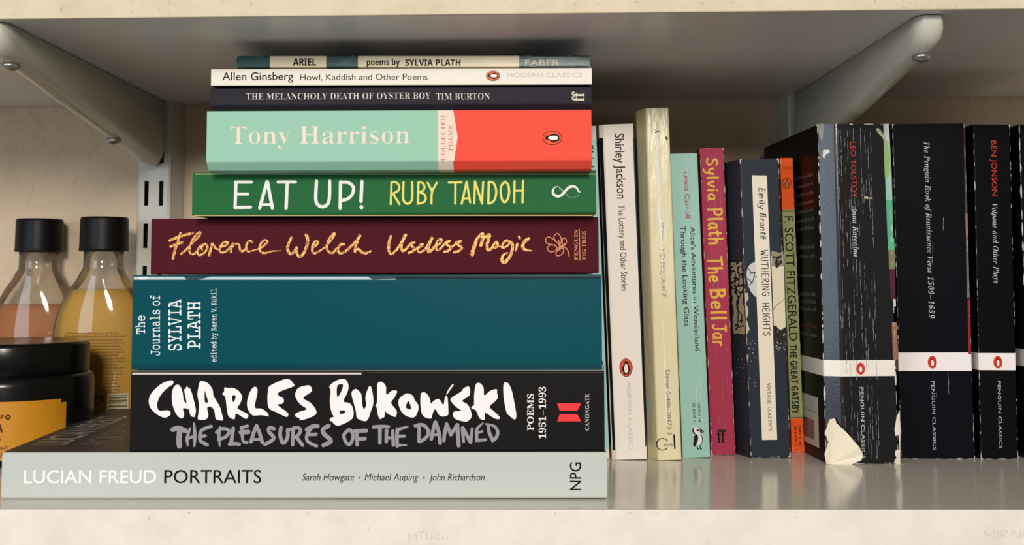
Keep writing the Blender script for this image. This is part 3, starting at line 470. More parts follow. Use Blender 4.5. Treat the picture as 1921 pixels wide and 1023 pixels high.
        'h': '532|171,293 279,700 218,689 164,681 115,674 71,671 71,644 87,644 109,642 124,638 131,628 134,612 133,606 132,595 128,578 122,557 -28,0 94,0 137,149 195,275 257,360 313,388 327,383 332,367 330,352 323,330 289,228 271,172 258,125 249,88 246,61 263,5 312,-14 395,23 477,133 455,146 411,84 382,64 370,69 366,85 367,91 368,98 370,105 372,112 420,253 443,332 451,386 432,442 376,461 324,451 275,420 225,368',
        'i': '289|221,680 196,685 170,680 149,666 135,645 130,619 135,593 149,572 170,558 196,553 221,558 243,572 257,593 262,619 257,645 243,666;133,127 223,461 179,453 133,445 82,438 28,431 29,406 38,406 69,399 79,378 78,367 76,353 71,335 66,314 15,130 11,115 6,96 2,76 1,61 6,31 20,8 43,-7 73,-12 154,21 231,120 211,134 171,81 141,63 129,68 125,82 127,101',
        'k': '481|158,245 279,700 218,689 164,681 115,674 71,671 71,644 87,644 109,642 124,638 131,628 134,612 133,606 132,595 128,578 122,557 -28,0 94,0 143,187 178,214 203,97 229,29 261,-3 304,-14 372,18 435,113 412,124 385,78 358,62 335,76 316,118 308,150 299,191 290,241 281,300 334,344 376,378 406,400 423,411 435,416 447,421 460,424 473,426 473,452 269,452 269,426 291,423 306,419 314,411 317,398 309,377 284,348 263,330 236,306 200,278',
        'l': '258|118,128 272,700 181,685 77,670 78,645 87,645 119,638 129,617 126,595 115,553 -3,126 -8,108 -12,92 -14,75 -15,59 -10,28 5,5 28,-9 59,-14 101,-6 139,18 175,59 215,117 195,132 154,79 124,61 112,66 108,80 109,90 112,103 115,116',
        'n': '532|173,288 225,461 119,444 25,431 27,406 36,406 67,399 77,378 76,371 74,358 70,338 63,314 -21,0 98,0 120,84 145,160 173,226 203,283 263,362 317,388 331,383 336,367 334,352 328,330 293,228 275,172 261,125 253,88 250,61 267,5 317,-14 358,-6 396,20 434,61 475,119 453,134 432,104 416,82 401,69 387,64 374,69 370,85 384,130 424,253 439,299 449,337 454,366 456,386 437,442 381,461 328,451 278,419 227,365',
        'o': '470|330,450 261,461 210,454 160,433 113,400 72,359 36,310 9,257 -9,201 -15,146 -4,80 30,30 80,-3 143,-14 198,-7 251,15 298,49 340,91 375,140 402,194 418,248 424,302 413,368 381,419;233,423 256,429 294,411 306,358 304,325 298,285 287,241 275,196 259,152 241,110 220,74 199,45 177,26 154,20 116,37 103,87 105,124 112,166 122,210 135,256 150,300 169,342 189,377 211,405',
        'p': '491|185,360 215,461 172,454 127,447 77,440 24,432 24,407 49,406 65,401 74,392 77,376 76,360 71,340 -44,-105 -49,-124 -56,-142 -64,-157 -76,-170 -93,-177 -117,-180 -117,-207 128,-207 128,-181 99,-178 80,-173 70,-162 66,-144 68,-122 72,-102 102,9 134,-8 170,-14 220,-6 268,17 314,53 356,100 392,154 420,213 437,274 443,334 436,389 415,429 382,453 339,461 262,436;209,346 279,390 295,386 307,376 315,358 318,333 316,303 309,267 297,227 283,186 266,144 246,106 224,72 201,46 177,28 152,22 125,30 116,56 119,80 128,116 154,212',
        'r': '388|170,281 225,461 119,444 25,431 27,406 36,406 67,399 77,378 76,371 74,358 70,338 63,314 -21,0 98,0 119,76 141,145 165,206 189,260 234,334 268,359 272,358 277,354 300,332 328,324 352,329 371,343 382,365 386,394 372,444 331,461 312,458 293,450 274,436 255,417 236,393 215,362 193,325',
        's': '376|215,456 172,460 121,452 80,426 51,387 42,339 46,308 58,276 76,242 102,206 141,158 158,135 170,115 176,96 178,78 164,35 121,21 49,55 19,157 -10,162 -36,-6 -10,-10 4,6 22,11 33,10 42,7 94,-9 135,-14 176,-9 212,4 241,25 264,53 278,86 283,122 281,148 273,173 261,197 246,222 232,242 217,262 201,281 184,301 154,344 144,380 148,399 160,415 177,425 199,429 260,399 294,308 320,305 342,457 316,457 304,444 286,439 282,439 277,441 272,442 267,443',
        't': '275|241,592 200,592 117,498 19,442 19,407 67,407 -16,104 -19,91 -22,78 -23,67 -23,58 -6,4 45,-14 90,-5 132,22 172,65 214,126 191,141 146,81 115,61 104,67 100,84 101,98 104,114 109,132 114,153 188,407 267,407 278,447 199,447',
        'u': '532|120,117 217,461 161,452 109,444 61,437 18,431 19,406 28,406 59,399 69,378 66,353 56,314 22,194 10,149 1,112 -5,82 -7,61 12,5 69,-14 121,-4 170,27 219,79 270,153 257,89 252,60 257,29 271,6 292,-9 320,-14 361,-6 399,20 437,62 478,120 456,135 445,118 435,104 425,92 417,83 403,70 389,65 383,67 378,72 374,78 373,85 397,180 470,448 351,448 306,294 248,169 187,87 132,59 118,64 113,79 115,97',
        'y': '419|148,440 126,461 101,459 71,452 54,448 34,444 11,441 -14,438 -14,411 -1,412 21,410 36,400 42,390 49,373 57,349 66,317 76,279 86,233 96,184 105,134 112,86 118,44 122,11 123,-9 120,-26 113,-45 101,-65 87,-84 72,-101 57,-115 42,-124 30,-127 13,-123 -12,-109 -39,-95 -61,-91 -83,-95 -102,-107 -115,-125 -119,-148 -114,-172 -99,-192 -75,-205 -44,-209 -8,-202 30,-182 69,-150 110,-110 149,-61 188,-7 225,51 260,110 291,169 319,226 341,279 359,326 369,365 373,394 369,422 357,444 338,457 312,461 287,457 267,444 254,425 250,400 257,375 278,354 298,335 305,314 284,239 220,112 204,197 190,270 177,330 167,378',
    },
}

_cap = {}


def raw_text(txt, style, off):
    body = txt
    if style in OUTLINES:
        return compose(txt, style, off)
    key = (body, off)
    if key not in GLYPHS:
        load_glyphs([key])
    return GLYPHS[key]


def compose(txt, style, off):
    """set a line from the stored letter outlines; off thickens or thins the strokes"""
    V, F, x = [], [], 0.0
    for c in txt:
        if c == ' ':
            x += 0.29
            continue
        if c in '.–-':
            w = {'.': .12, '–': .5, '-': .3}[c]
            z0, z1 = (0, .12) if c == '.' else (.24, .29)
            k0 = len(V)
            V += [Vector((x + .08, z0)), Vector((x + .08 + w, z0)), Vector((x + .08 + w, z1)), Vector((x + .08, z1))]
            F.append((k0, k0 + 1, k0 + 2, k0 + 3))
            x += w + .16
            continue
        adv, loops = OUTLINES[style][c].split('|')
        L = [[Vector([float(q) / 1000 for q in p.split(',')]) for p in lp.split()] for lp in loops.split(';')]
        if style == 'serifbi' and c.isdigit():
            L = [[Vector((p.x * .85 + .22 * p.y, p.y)) for p in lp] for lp in L]
        if off:
            M = []
            for lp in L:
                n = len(lp)
                q = []
                for i in range(n):
                    d0 = (lp[i] - lp[i - 1]).normalized()
                    d1 = (lp[(i + 1) % n] - lp[i]).normalized()
                    nn = Vector((d0.y + d1.y, -d0.x - d1.x))
                    if nn.length < .2:
                        nn = Vector((d0.y, -d0.x))
                    nn.normalize()
                    dv = nn * off / max(.5, nn.dot(Vector((d0.y, -d0.x))))
                    if off < 0:
                        dv = Vector((dv.x * 1.5, dv.y * .15))
                    q.append(lp[i] + dv)
                M.append(q)
            L = M
        def sarea(lp):
            return sum(lp[i - 1].x * lp[i].y - lp[i].x * lp[i - 1].y for i in range(len(lp)))
        outs = [lp for lp in L if sarea(lp) > 0]
        holes = [lp for lp in L if sarea(lp) <= 0]
        for lp in outs:
            x0_, x1_ = min(p.x for p in lp), max(p.x for p in lp)
            y0_, y1_ = min(p.y for p in lp), max(p.y for p in lp)
            hs = [h for h in holes if x0_ <= h[0].x <= x1_ and y0_ <= h[0].y <= y1_]
            v, f = polygon([tuple(p) for p in lp], [[tuple(p) for p in h] for h in hs])
            k0 = len(V)
            V += [Vector((p.x + x, p.y)) for p in v]
            F += [tuple(i + k0 for i in t) for t in f]
        x += int(adv) / 1000
    return V, F


GLYPHS = {}


def load_glyphs(keys):
    """turn many text bodies into flat meshes in one evaluation"""
    obs = []
    for body, off in keys:
        cu = bpy.data.curves.new('lettering', 'FONT')
        cu.body = body
        cu.offset = off
        cu.resolution_u = 3
        ob = bpy.data.objects.new('lettering', cu)
        COL.objects.link(ob)
        obs.append(ob)
    dg = bpy.context.evaluated_depsgraph_get()
    for key, ob in zip(keys, obs):
        me = ob.evaluated_get(dg).to_mesh()
        GLYPHS[key] = ([v.co.xy.copy() for v in me.vertices], [tuple(p.vertices) for p in me.polygons])
        ob.evaluated_get(dg).to_mesh_clear()
    for ob in obs:
        cu = ob.data
        bpy.data.objects.remove(ob, do_unlink=True)
        bpy.data.curves.remove(cu)


def hand_text(txt, pen):
    parts, x = [], 0.0
    for c in txt:
        if c == ' ':
            x += 4
            continue
        adv, st = HAND[c]
        for s in st:
            parts.append(ribbon([(x + p[0] * .92, p[1]) for p in s], [pen * 1.3]))
        x += adv + 0.6
    return parts


def cap_height(style):
    if style not in _cap:
        V, F = raw_text('H', style, 0)
        _cap[style] = max(v.y for v in V) - min(v.y for v in V)
    return _cap[style]


def text_parts(txt, style, p0, p1, h, off, shear):
    """list of (verts2d, faces) with the text running from p0 to p1, capitals h tall"""
    if style == 'hand':
        parts = hand_text(txt, off)
        ch = 10.0
    else:
        parts = [raw_text(txt, style, off)]
        ch = cap_height(style)
    if shear:
        parts = [([Vector((v[0] + shear * v[1], v[1], v[2] if len(v) > 2 else 0)) for v in V], F) for V, F in parts]
    xs = [v[0] for V, F in parts for v in V]
    x0, x1 = min(xs), max(xs)
    p0, p1 = Vector(p0), Vector(p1)
    d = p1 - p0
    L = d.length
    d.normalize()
    up = Vector((-d.y, d.x))
    sx, sy = L / (x1 - x0), h / ch
    return [([(p0 + d * ((v[0] - x0) * sx) + up * (v[1] * sy)).to_3d() + Vector((0, 0, v[2] if len(v) > 2 else 0)) for v in V], F) for V, F in parts]


def ellipse(cx, cy, rx, ry, n=24):
    return [(cx + rx * math.cos(2 * math.pi * i / n), cy + ry * math.sin(2 * math.pi * i / n)) for i in range(n)]


def logo(kind, col):
    """emblem drawn upright in a box of height 1: list of (verts, faces, colour, layer)"""
    out = []

    def P(pts, c, z, sm=1, holes=()):
        V, F = polygon(pts, holes, sm)
        out.append((V, F, c, z))

    def S(pts, w, c, z):
        V, F = ribbon(pts, [w])
        out.append((V, F, c, z))
    K = (26, 20, 20)
    bird = [(-.02, .36), (.07, .33), (.09, .25), (.15, .12), (.19, -.08), (.15, -.28), (.04, -.34), (-.08, -.34), (-.17, -.24), (-.18, -.04), (-.12, .14), (-.07, .24), (-.09, .32)]
    belly = [(-.01, .22), (.07, .14), (.11, -.02), (.10, -.2), (.02, -.29), (-.07, -.26), (-.11, -.1), (-.09, .06), (-.05, .16)]
    if kind in ('penguin', 'penguinring'):
        P(ellipse(0, 0, .36, .5), K if kind == 'penguin' else col, 0, 0)
        P(ellipse(0, 0, .33, .47), col, 1, 0)
        if kind == 'penguin':
            P(bird, K, 2)
            P(belly, (250, 244, 238), 3)
            S([(-.12, -.36), (-.02, -.33)], .04, K, 3)
            S([(.12, -.36), (.03, -.33)], .04, K, 3)
            S([(.02, .31), (.16, .27)], .035, K, 3)
            S([(-.15, .08), (-.22, -.14)], .05, K, 3)
            S([(.14, .06), (.21, -.14)], .05, K, 3)
        else:
            P([(x * .82, y * .82) for x, y in bird], (60, 20, 18), 2)
            P([(x * 1.05, y * .95) for x, y in belly], (250, 244, 240), 3)
    elif kind == 'bird':
        P([(x * 1.3, y * 1.35) for x, y in bird], col, 1)
        P([(x * 1.3, y * 1.35) for x, y in belly], (170, 120, 90), 2)
    elif kind == 'puffin':
        P([(-.12, .44), (.02, .5), (.16, .42), (.2, .3), (.16, .16), (.22, 0), (.2, -.2), (.12, -.34), (0, -.36), (-.06, -.2), (-.06, .06), (-.16, .2), (-.18, .34)], (236, 236, 230), 0)
        P([(-.12, .1), (.0, .16), (.04, -.02), (-.02, -.2), (-.1, -.38), (-.2, -.3), (-.16, -.1)], K, 1)
        P([(.12, .38), (.3, .3), (.28, .22), (.14, .22)], (90, 96, 96), 1)
        S([(-.14, .42), (-.18, .3), (-.1, .18)], .06, K, 1)
        S([(0, .46), (.16, .42), (.2, .3)], .03, K, 1)
        S([(.14, .14), (.22, 0), (.2, -.2), (.1, -.34)], .03, K, 1)
        S([(.02, .34), (.05, .33)], .08, K, 1)
        S([(-.02, -.34), (0, -.48), (.06, -.47)], .04, K, 1)
        S([(.1, -.34), (.12, -.48), (.18, -.47)], .04, K, 1)
    return out


# ------------------------------------------------------------------ the wall, shelves, uprights and brackets
WALL_Y = 281.0
wall_m, nt, b = new_mat('plaster_wall')
b.inputs['Roughness'].default_value = 0.9
b.inputs['Specular IOR Level'].default_value = 0.2
tc = nt.nodes.new('ShaderNodeTexCoord')
n1 = nt.nodes.new('ShaderNodeTexNoise')
n1.inputs['Scale'].default_value = 75
n1.inputs['Detail'].default_value = 3
n1.inputs['Distortion'].default_value = 0.0
nt.links.new(tc.outputs['Object'], n1.inputs['Vector'])
rp = nt.nodes.new('ShaderNodeValToRGB')
rp.color_ramp.elements[0].position = 0.48
rp.color_ramp.elements[1].position = 0.72
nt.links.new(n1.outputs['Fac'], rp.inputs['Fac'])
bp = nt.nodes.new('ShaderNodeBump')
bp.inputs['Strength'].default_value = 0.6
bp.inputs['Distance'].default_value = 1.6 * MM
nt.links.new(rp.outputs['Color'], bp.inputs['Height'])
nt.links.new(bp.outputs['Normal'], b.inputs['Normal'])
b.inputs['Base Color'].default_value = lin((208, 188, 163))
bm = bmesh.new()
bm_box(bm, -1600, 1600, WALL_Y, WALL_Y + 60, -1040, 1400)
wall = bm_obj('wall_back', bm, wall_m)
wall['kind'] = 'structure'
wall['label'] = 'beige textured plaster wall behind the shelves'

bm = bmesh.new()
bm_box(bm, -1600, 1600, -3400, WALL_Y, -1040, -1000)
fl = bm_obj('floor', bm, plain('dark_carpet', (120, 108, 96), 0.95, 0.1, 2.0, 700, var=0.3))
fl['kind'] = 'structure'
fl['label'] = 'brown carpeted floor of the room below the shelves'
mel = plain('white_melamine', (224, 217, 206), 0.15, 0.42, 0.012, 120, var=0.03)
und = plain('grey_melamine_underside', (227, 227, 230), 0.30, 0.5, 0.012, 120, var=0.05)


def edge_mat(name, c_lo, c_hi, speck=0.69):
    mt, nt, b = new_mat(name)
    b.inputs['Roughness'].default_value = 0.6
    tc = nt.nodes.new('ShaderNodeTexCoord')
    big = nt.nodes.new('ShaderNodeTexNoise')
    big.inputs['Scale'].default_value = 42
    big.inputs['Detail'].default_value = 6
    big.inputs['Roughness'].default_value = 0.65
    nt.links.new(tc.outputs['Object'], big.inputs['Vector'])
    r1 = nt.nodes.new('ShaderNodeValToRGB')
    e = r1.color_ramp.elements
    e[0].position = 0.30
    e[0].color = lin(c_lo)
    e[1].position = 0.58
    e[1].color = lin(c_hi)
    nt.links.new(big.outputs['Fac'], r1.inputs['Fac'])
    sm = nt.nodes.new('ShaderNodeTexNoise')
    sm.inputs['Scale'].default_value = 310
    sm.inputs['Detail'].default_value = 4
    nt.links.new(tc.outputs['Object'], sm.inputs['Vector'])
    r2 = nt.nodes.new('ShaderNodeValToRGB')
    e = r2.color_ramp.elements
    e[0].position = speck
    e[0].color = (0, 0, 0, 1)
    e[1].position = speck + 0.1
    e[1].color = (0.5, 0.5, 0.5, 1)
    nt.links.new(sm.outputs['Fac'], r2.inputs['Fac'])
    mx = nt.nodes.new('ShaderNodeMix')
    mx.data_type = 'RGBA'
    nt.links.new(r2.outputs['Color'], mx.inputs['Factor'])
    nt.links.new(r1.outputs['Color'], mx.inputs['A'])
    mx.inputs['B'].default_value = lin((120, 108, 96))
    nt.links.new(mx.outputs['Result'], b.inputs['Base Color'])
    bp = nt.nodes.new('ShaderNodeBump')
    bp.inputs['Distance'].default_value = 0.15 * MM
    bp.inputs['Strength'].default_value = 0.6
    nt.links.new(big.outputs['Fac'], bp.inputs['Height'])
    nt.links.new(bp.outputs['Normal'], b.inputs['Normal'])
    return mt


EDGE = edge_mat('scuffed_edging', (230, 219, 206), (241, 232, 221))
EDGE_OLD = edge_mat('yellowed_edging', (207, 193, 163), (219, 206, 178), 0.645)


def shelf(name, z_top, thick, tilt, label, m_board, m_edge):
    root = empty(name, (0, 0, z_top), label, 'shelf')
    root.rotation_euler = (0, -tilt, 0)
    bm = bmesh.new()
    bm_box(bm, -640, 640, 0.8, 279.5, -thick, 0, 0.5)
    bm_obj('board', bm, m_board, root)
    bm = bmesh.new()
    bm_box(bm, -640, 640, -0.8, 0.8, -thick - 0.1, 0.1, 0.5)
    bm_obj('front_edging', bm, m_edge, root)
    return root


low = shelf('shelf_board', 0, 19, 0.0, 'lower white shelf board that all the books stand on', mel, EDGE)
upp = shelf('shelf_board', 228.69 + 19, 19, 0.0099, 'upper white shelf board over the books, seen from below', und, EDGE_OLD)

# pencil marks on the lower front edging
k = 0
for word, x0, z0, sc in (([[(0, 0), (0, 8)], [(3, 8), (3, 1), (9, 8), (9, 0)], [(12, 9), (20, 9)], [(15, 9), (15, 0)], [(22, 7), (22, 1), (27, 0), (28, 7)], [(31, 0), (31, 8), (37, 7), (32, 4), (38, 0)], [(41, 6), (41, 1), (46, 0), (47, 6)]], -48.5, -13.3, .38),
                         ([[(0, 0), (0, 8), (5, 3), (10, 9), (10, 0)], [(14, 0), (14, 8)], [(18, 0), (18, 8), (24, 7), (19, 4), (25, 0)], [(28, 0), (31, 8), (35, 0)], [(38, 0), (38, 8), (44, 6), (39, 4), (45, 2), (38, 0)], [(48, 1), (51, 7), (54, 1), (60, 2)], [(63, 8), (63, 1), (72, 1)]], 213, -12.4, .42)):
    V, F = [], []
    for s in word:
        v, f = ribbon([(x0 + p[0] * sc, z0 + p[1] * sc) for p in s], [.22])
        F += [tuple(i + len(V) for i in q) for q in f]
        V += [(p.x, -0.84 - 0.002 * k, p.y) for p in v]
        k += 1
    mesh_obj('pencil_marks', V, F, [ink((204, 196, 184))], low)

metal = plain('grey_painted_steel', (196, 194, 184), 0.32, 0.5, 0.02, 300, var=0.05)
steel = plain('zinc_screw', (170, 168, 164), 0.3, 0.5, metal=0.9)
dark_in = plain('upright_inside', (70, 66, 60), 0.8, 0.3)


gloss = plain('glossy_grey_enamel', (206, 204, 192), 0.2, 0.5)


def upright(xc, label):
    root = empty('slotted_upright', (xc, WALL_Y - 17, -300), label, 'shelf upright')
    hw, zt, c, s, th = 9.5, 900.0, 5.05, 1.5, 1.6
    bm = bmesh.new()
    for a, b_ in ((-hw, -c - s), (-c + s, c - s), (c + s, hw)):
        bm_box(bm, a, b_, 0, th, 0, zt)
    z = 300 + 154.4 - 29.05 * 16
    while z < zt:
        for cx in (-c, c):
            bm_box(bm, cx - s, cx + s, 0, th, z + 16.8, min(z + 29.05, zt))
        z += 29.05
    bm_obj('slotted_face', bm, metal, root)
    for sx in (-1, 1):      # side flanges slope outwards to the wall
        prof = [(hw - .4, 0), (hw + 1.6, .8), (hw + 6.5, 15.4), (hw + 6.5, 16.6), (hw + 4.9, 16.6), (hw + .2, 2.4), (hw - .6, th)]
        bm = bmesh.new()
        lo = [bm.verts.new((sx * x, y, 0)) for x, y in prof]
        hi = [bm.verts.new((sx * x, y, zt)) for x, y in prof]
        bm.faces.new(lo)
        bm.faces.new(hi[::-1])
        for i in range(len(prof)):
            j = (i + 1) % len(prof)
            bm.faces.new((lo[i], lo[j], hi[j], hi[i]))
        bm_obj('side_flange', bm, metal, root)
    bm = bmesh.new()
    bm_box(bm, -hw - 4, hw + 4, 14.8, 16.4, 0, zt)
    bm_obj('slot_shade_plate', bm, dark_in, root)  # added dark plate; the shade inside the open channel is its colour
    return root


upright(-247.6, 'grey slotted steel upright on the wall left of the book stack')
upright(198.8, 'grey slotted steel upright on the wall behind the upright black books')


def bracket(x0, x1, label, ext, screws):
    ztop = 228.69 - 0.35 + 0.0099 * min(x0, x1) - 0.05
    root = empty('shelf_bracket', ((x0 + x1) / 2, WALL_Y - 17, ztop), label, 'shelf bracket')
    # folded channel: flat sides, round belly; stations run from the upright towards the room
    hw = (x1 - x0) / 2
    low_ = [(0, -34), (-1, -39), (-4, -43), (-9, -45), (-16, -44.6), (-24, -43.2), (-60, -38.6), (-110, -32.2), (-160, -25.8), (-210, -19.4), (-236, -16.4)]
    low_ += [(-246 - ext, -14.8), (-251 - ext, -13.2), (-254.5 - ext, -11.0), (-257 - ext, -8.0), (-258.3 - ext, -4.5), (-258.6 - ext, -1.5)]
    tip = -258.8 - ext
    rings = []
    bm = bmesh.new()
    for y, zb in low_:
        u = max(0.0, min(1.0, ((tip + 9) - y) / 9.0))
        w = hw * math.sqrt(max(0.04, 1 - (0.86 * u) ** 2)) if u > 0 else hw
        r = min(w * .95, -zb * .8)
        sec = [(-w, 0), (-w, zb + r)]
        for k in range(1, 10):
            t = math.pi * k / 10
            sec.append((-w * math.cos(t), zb + r - r * math.sin(t)))
        sec += [(w, zb + r), (w, 0)]
        rings.append([bm.verts.new((x, y, z)) for x, z in sec])
    for A, Bq in zip(rings, rings[1:]):
        for i in range(len(A)):
            j = (i + 1) % len(A)
            bm.faces.new((A[i], A[j], Bq[j], Bq[i]))
    bm.faces.new(rings[0])
    bm.faces.new(rings[-1][::-1])
    ob = bm_obj('bracket_arm', bm, gloss, root)
    for p in ob.data.polygons:
        p.use_smooth = len(p.vertices) == 4 and abs(p.normal.z) < .985
    for y in screws:
        z = -43.2 + (-24 - y) * (26.8 / 212)
        bm = bmesh.new()
        r = bmesh.ops.create_uvsphere(bm, u_segments=20, v_segments=10, radius=4.6)
        for v in bm.verts:
            v.co.z *= 0.55
        for v in bm.verts:
            v.co = Vector((v.co.x, v.co.y + y, v.co.z + z - 0.6))
        bmesh.ops.create_cone(bm, cap_ends=True, segments=16, radius1=2.0, radius2=2.0, depth=8, matrix=Matrix.Translation((0, y, z + 2)))
        bm_obj('screw', bm, steel, root, True)
    return root


bracket(-254.6, -240.6, 'grey steel shelf bracket at the left, above the bottles', 0.5, (-84, -237))
bracket(191.8, 205.8, 'grey steel shelf bracket at the right, above the upright books', -4.0, (-84, -237))

